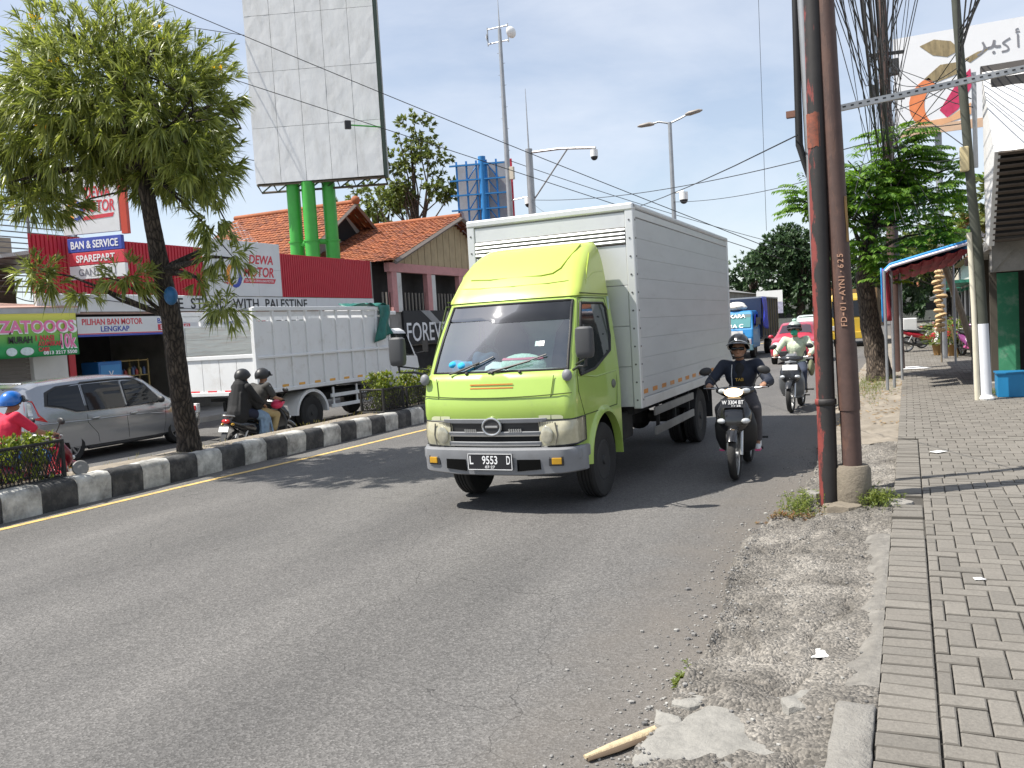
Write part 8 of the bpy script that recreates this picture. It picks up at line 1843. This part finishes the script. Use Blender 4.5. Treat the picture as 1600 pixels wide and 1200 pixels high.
# ---- background trees
def leafy(name_label, base, h, ells, n, leafm, seed, lsize=.3, hole=.0, hs=.5, bark=BARK2, r0=.3, lean=(0, 0), shell=.5, per=10):
    t = thing('background_tree', name_label, 'tree'); r = random.Random(seed); b = Vector(base); tp = b+Vector((lean[0], lean[1], h))
    trunk_mb([b, b+(tp-b)*.35+Vector((.1, 0, 0)), b+(tp-b)*.7, tp], [r0, r0*.75, r0*.5, r0*.15], seed).build('trunk', bark, t, smooth=60); q = MB(); C = pts_in(ells, n, r, hole, shell, hs, seed*1.7)
    for p, d in C: rosette(q, p, d.normalized()+Vector((0, 0, .6)), per, lsize, lsize*.42, r, 1.3, .5)
    q.build('crown', leafm, t, fix=False); limbs(t, b+(tp-b)*.5, [p for p, d in r.sample(C, min(26, len(C)))], bark, r0*.28, seed, h*.03)
LF = mat_leaf('olive_leaf', (.06, .09, .022), (.17, .2, .05), .3, .5); LF2 = mat_leaf('dark_green_leaf', (.022, .05, .02), (.07, .12, .045), .22, .5)
leafy('open crowned tree with bare twigs between the big billboard and the blue frame', (-27, 46, 0), 13.5, [((-26.6, 46, 14.2), (1.5, 1.4, 1.1)), ((-25.6, 46, 12.6), (1.5, 1.4, .9)), ((-27.6, 46, 12.4), (1.6, 1.5, 1.2)), ((-26.4, 46, 10.8), (2.6, 1.6, 1.1)), ((-25.2, 46, 10.6), (1.2, 1.4, 1.0)), ((-28.6, 46, 10.6), (2, 1.4, 1.0))], 520, LF, 31, .34, .02, .55)
leafy('tree crown behind the green billboard legs', (-31, 48, 0), 10, [((-31.5, 48, 10.6), (2.6, 2, 1.6)), ((-34, 48, 9.6), (2, 2, 1.4)), ((-29, 47, 10.2), (1.6, 1.5, 1.2))], 360, LF, 33, .36, .0, .5)
leafy('big dark leafy tree at the far end of the road', (-10.2, 95, 0), 8, [((-11, 95, 8.6), (3.2, 3, 2.6)), ((-9, 94.5, 6.6), (2.4, 2.4, 2.6)), ((-13.6, 95, 7.4), (1.9, 2, 1.6)), ((-8.2, 94, 9.2), (1.8, 1.8, 1.6)), ((-9.4, 94, 4.2), (1.6, 1.6, 1.6)), ((-12, 95, 5.4), (2, 2, 1.4)), ((-8, 94, 2.6), (2.2, 1.6, 1.3)), ((-12.5, 95, 3), (2.6, 2, 1.4))], 1800, LF2, 35, .55, -.12, .45, r0=.5)
leafy('dark tree beyond the far end of the right pavement', (-2.5, 100, 0), 8, [((-2.5, 100, 7.5), (4, 3, 3.5)), ((1, 100, 6.5), (3.5, 3, 3.2))], 700, LF2, 37, .6, -.15, .4, r0=.4)
leafy('leafy tree over the far right pavement behind the tent', (1.9, 52, 0), 5, [((1.0, 52, 4.6), (1.9, 2, 1.5)), ((2.4, 53, 5.6), (1.8, 2, 1.6)), ((-.2, 50, 3.6), (.9, 1, .8))], 420, LF, 39, .34, -.1, .6, r0=.18)
leafy('small tree rising behind the right shops', (4.2, 36, 0), 6, [((3.4, 36, 5.6), (1.6, 1.6, 1.4)), ((2.2, 36, 4.6), (.9, 1, .8))], 260, LF, 41, .3, -.1, .7, r0=.15)
leafy('distant tree on the left past the white shop house', (-17.5, 110, 0), 8, [((-17.5, 110, 7), (4, 3, 3))], 350, LF2, 43, .6, -.15, .4, r0=.4)
leafy('tall dark tree closing the street at its far end', (-5, 128, 0), 9, [((-5, 128, 7.5), (5, 3, 4)), ((1, 126, 6), (4.5, 3, 3.6)), ((-12, 128, 6.5), (5, 3, 3.6)), ((-8, 127, 2.8), (7, 2, 2.4)), ((2, 126, 2.6), (6, 2, 2.2))], 1100, LF2, 45, .8, -.2, .35, r0=.5)
# ---- shrubs in black mesh guards on the median
def guard(y0, y1, z1, label_g, label_s, seed, leafm, x0=-10.2, x1=-9.66, n=420, top=.32, xl=None):
    t = thing('planter_guard', label_g, 'planter'); zb = KH-.02; r = random.Random(seed)
    for nm, a, b in (('front_mesh', (x1, y0), (x1, y1)), ('rear_mesh', (x0, y0), (x0, y1)), ('end_mesh', (x0, y0), (x1, y0)), ('end_mesh', (x0, y1), (x1, y1))):
        a, b = Vector((a[0], a[1], 0)), Vector((b[0], b[1], 0)); L = (b-a).length; k = max(3, int(L/.05)); q = MB()
        for i in range(k+1):
            p = a+(b-a)*i/k; e = a+(b-a)*min(1, max(0, (i+4)/k)); q.cyl((p.x, p.y, zb), (e.x, e.y, z1), .006, n=4, cap=False); e2 = a+(b-a)*min(1, max(0, (i-4)/k)); q.cyl((p.x, p.y, zb), (e2.x, e2.y, z1), .006, n=4, cap=False)
        stuff(q.build(nm, CHASSIS, t, fix=False))
        for z in (zb+.02, z1): q = MB(); q.cyl((a.x, a.y, z), (b.x, b.y, z), .02, n=6); q.build('frame_rail', CHASSIS, t)
    for x, y in ((x0, y0), (x1, y0), (x0, y1), (x1, y1)): q = MB(); q.cyl((x, y, zb-.1), (x, y, z1+.02), .025, n=8); q.build('corner_post', CHASSIS, t)
    s = thing('shrub', label_s, 'shrub'); q = MB()
    for i in range(n):
        p = Vector((r.uniform(x0+.03, x1-.03), r.uniform(y0+.03, y1-.03), zb+(z1-zb+top)*r.random()**.7)); rosette(q, p, Vector((r.gauss(0, .5), r.gauss(0, .5), 1)), 7, .09, .035, r, 1.0, .2)
    q.build('foliage', leafm, s, fix=False); q = MB()
    for i in range(10): x, y = r.uniform(x0+.1, x1-.1), r.uniform(y0+.1, y1-.1); q.cyl((x, y, zb-.05), (x+r.gauss(0, .05), y+r.gauss(0, .05), z1), .012, n=5)
    q.build('stem', BARK2, s)
SHL = mat_leaf('shrub_leaf', (.06, .1, .015), (.26, .3, .06), .3, .45, (.4, .33, .06))
guard(5.6, 7.4, .80, 'black mesh planter guard on the median at the left edge', 'yellow green shrub growing in the left edge planter', 51, SHL, n=420, top=.1)
guard(14.7, 15.45, .80, 'black mesh planter guard on the median beside the white truck cab', 'shrub in the mesh planter nearest the shared scooter', 53, SHL, n=260)
guard(15.6, 18.2, .76, 'longer black mesh planter guard on the median behind the green truck', 'shrub row in the longer median planter', 55, SHL, n=600)
guard(19.5, 24, .76, 'mesh planter guard on the median hidden beyond the green truck', 'shrub row far along the median', 57, SHL, n=500)
b = MB(); b.lathe([(.001, .03), (.05, .03), (.07, .02), (.12, .03), (.14, 0), (.12, -.03), (.001, -.03)], axis=(1, -.6, .35), n=18); o = b.build('wheel_cap', mat('cap_grey', (.2, .195, .185), .6, var=.2), smooth=40); o.scale = (.72, .72, .72); o.location = (-9.62, 7.6, .42); tag(o, 'grey round disc leaning on the left planter guard', 'disc')
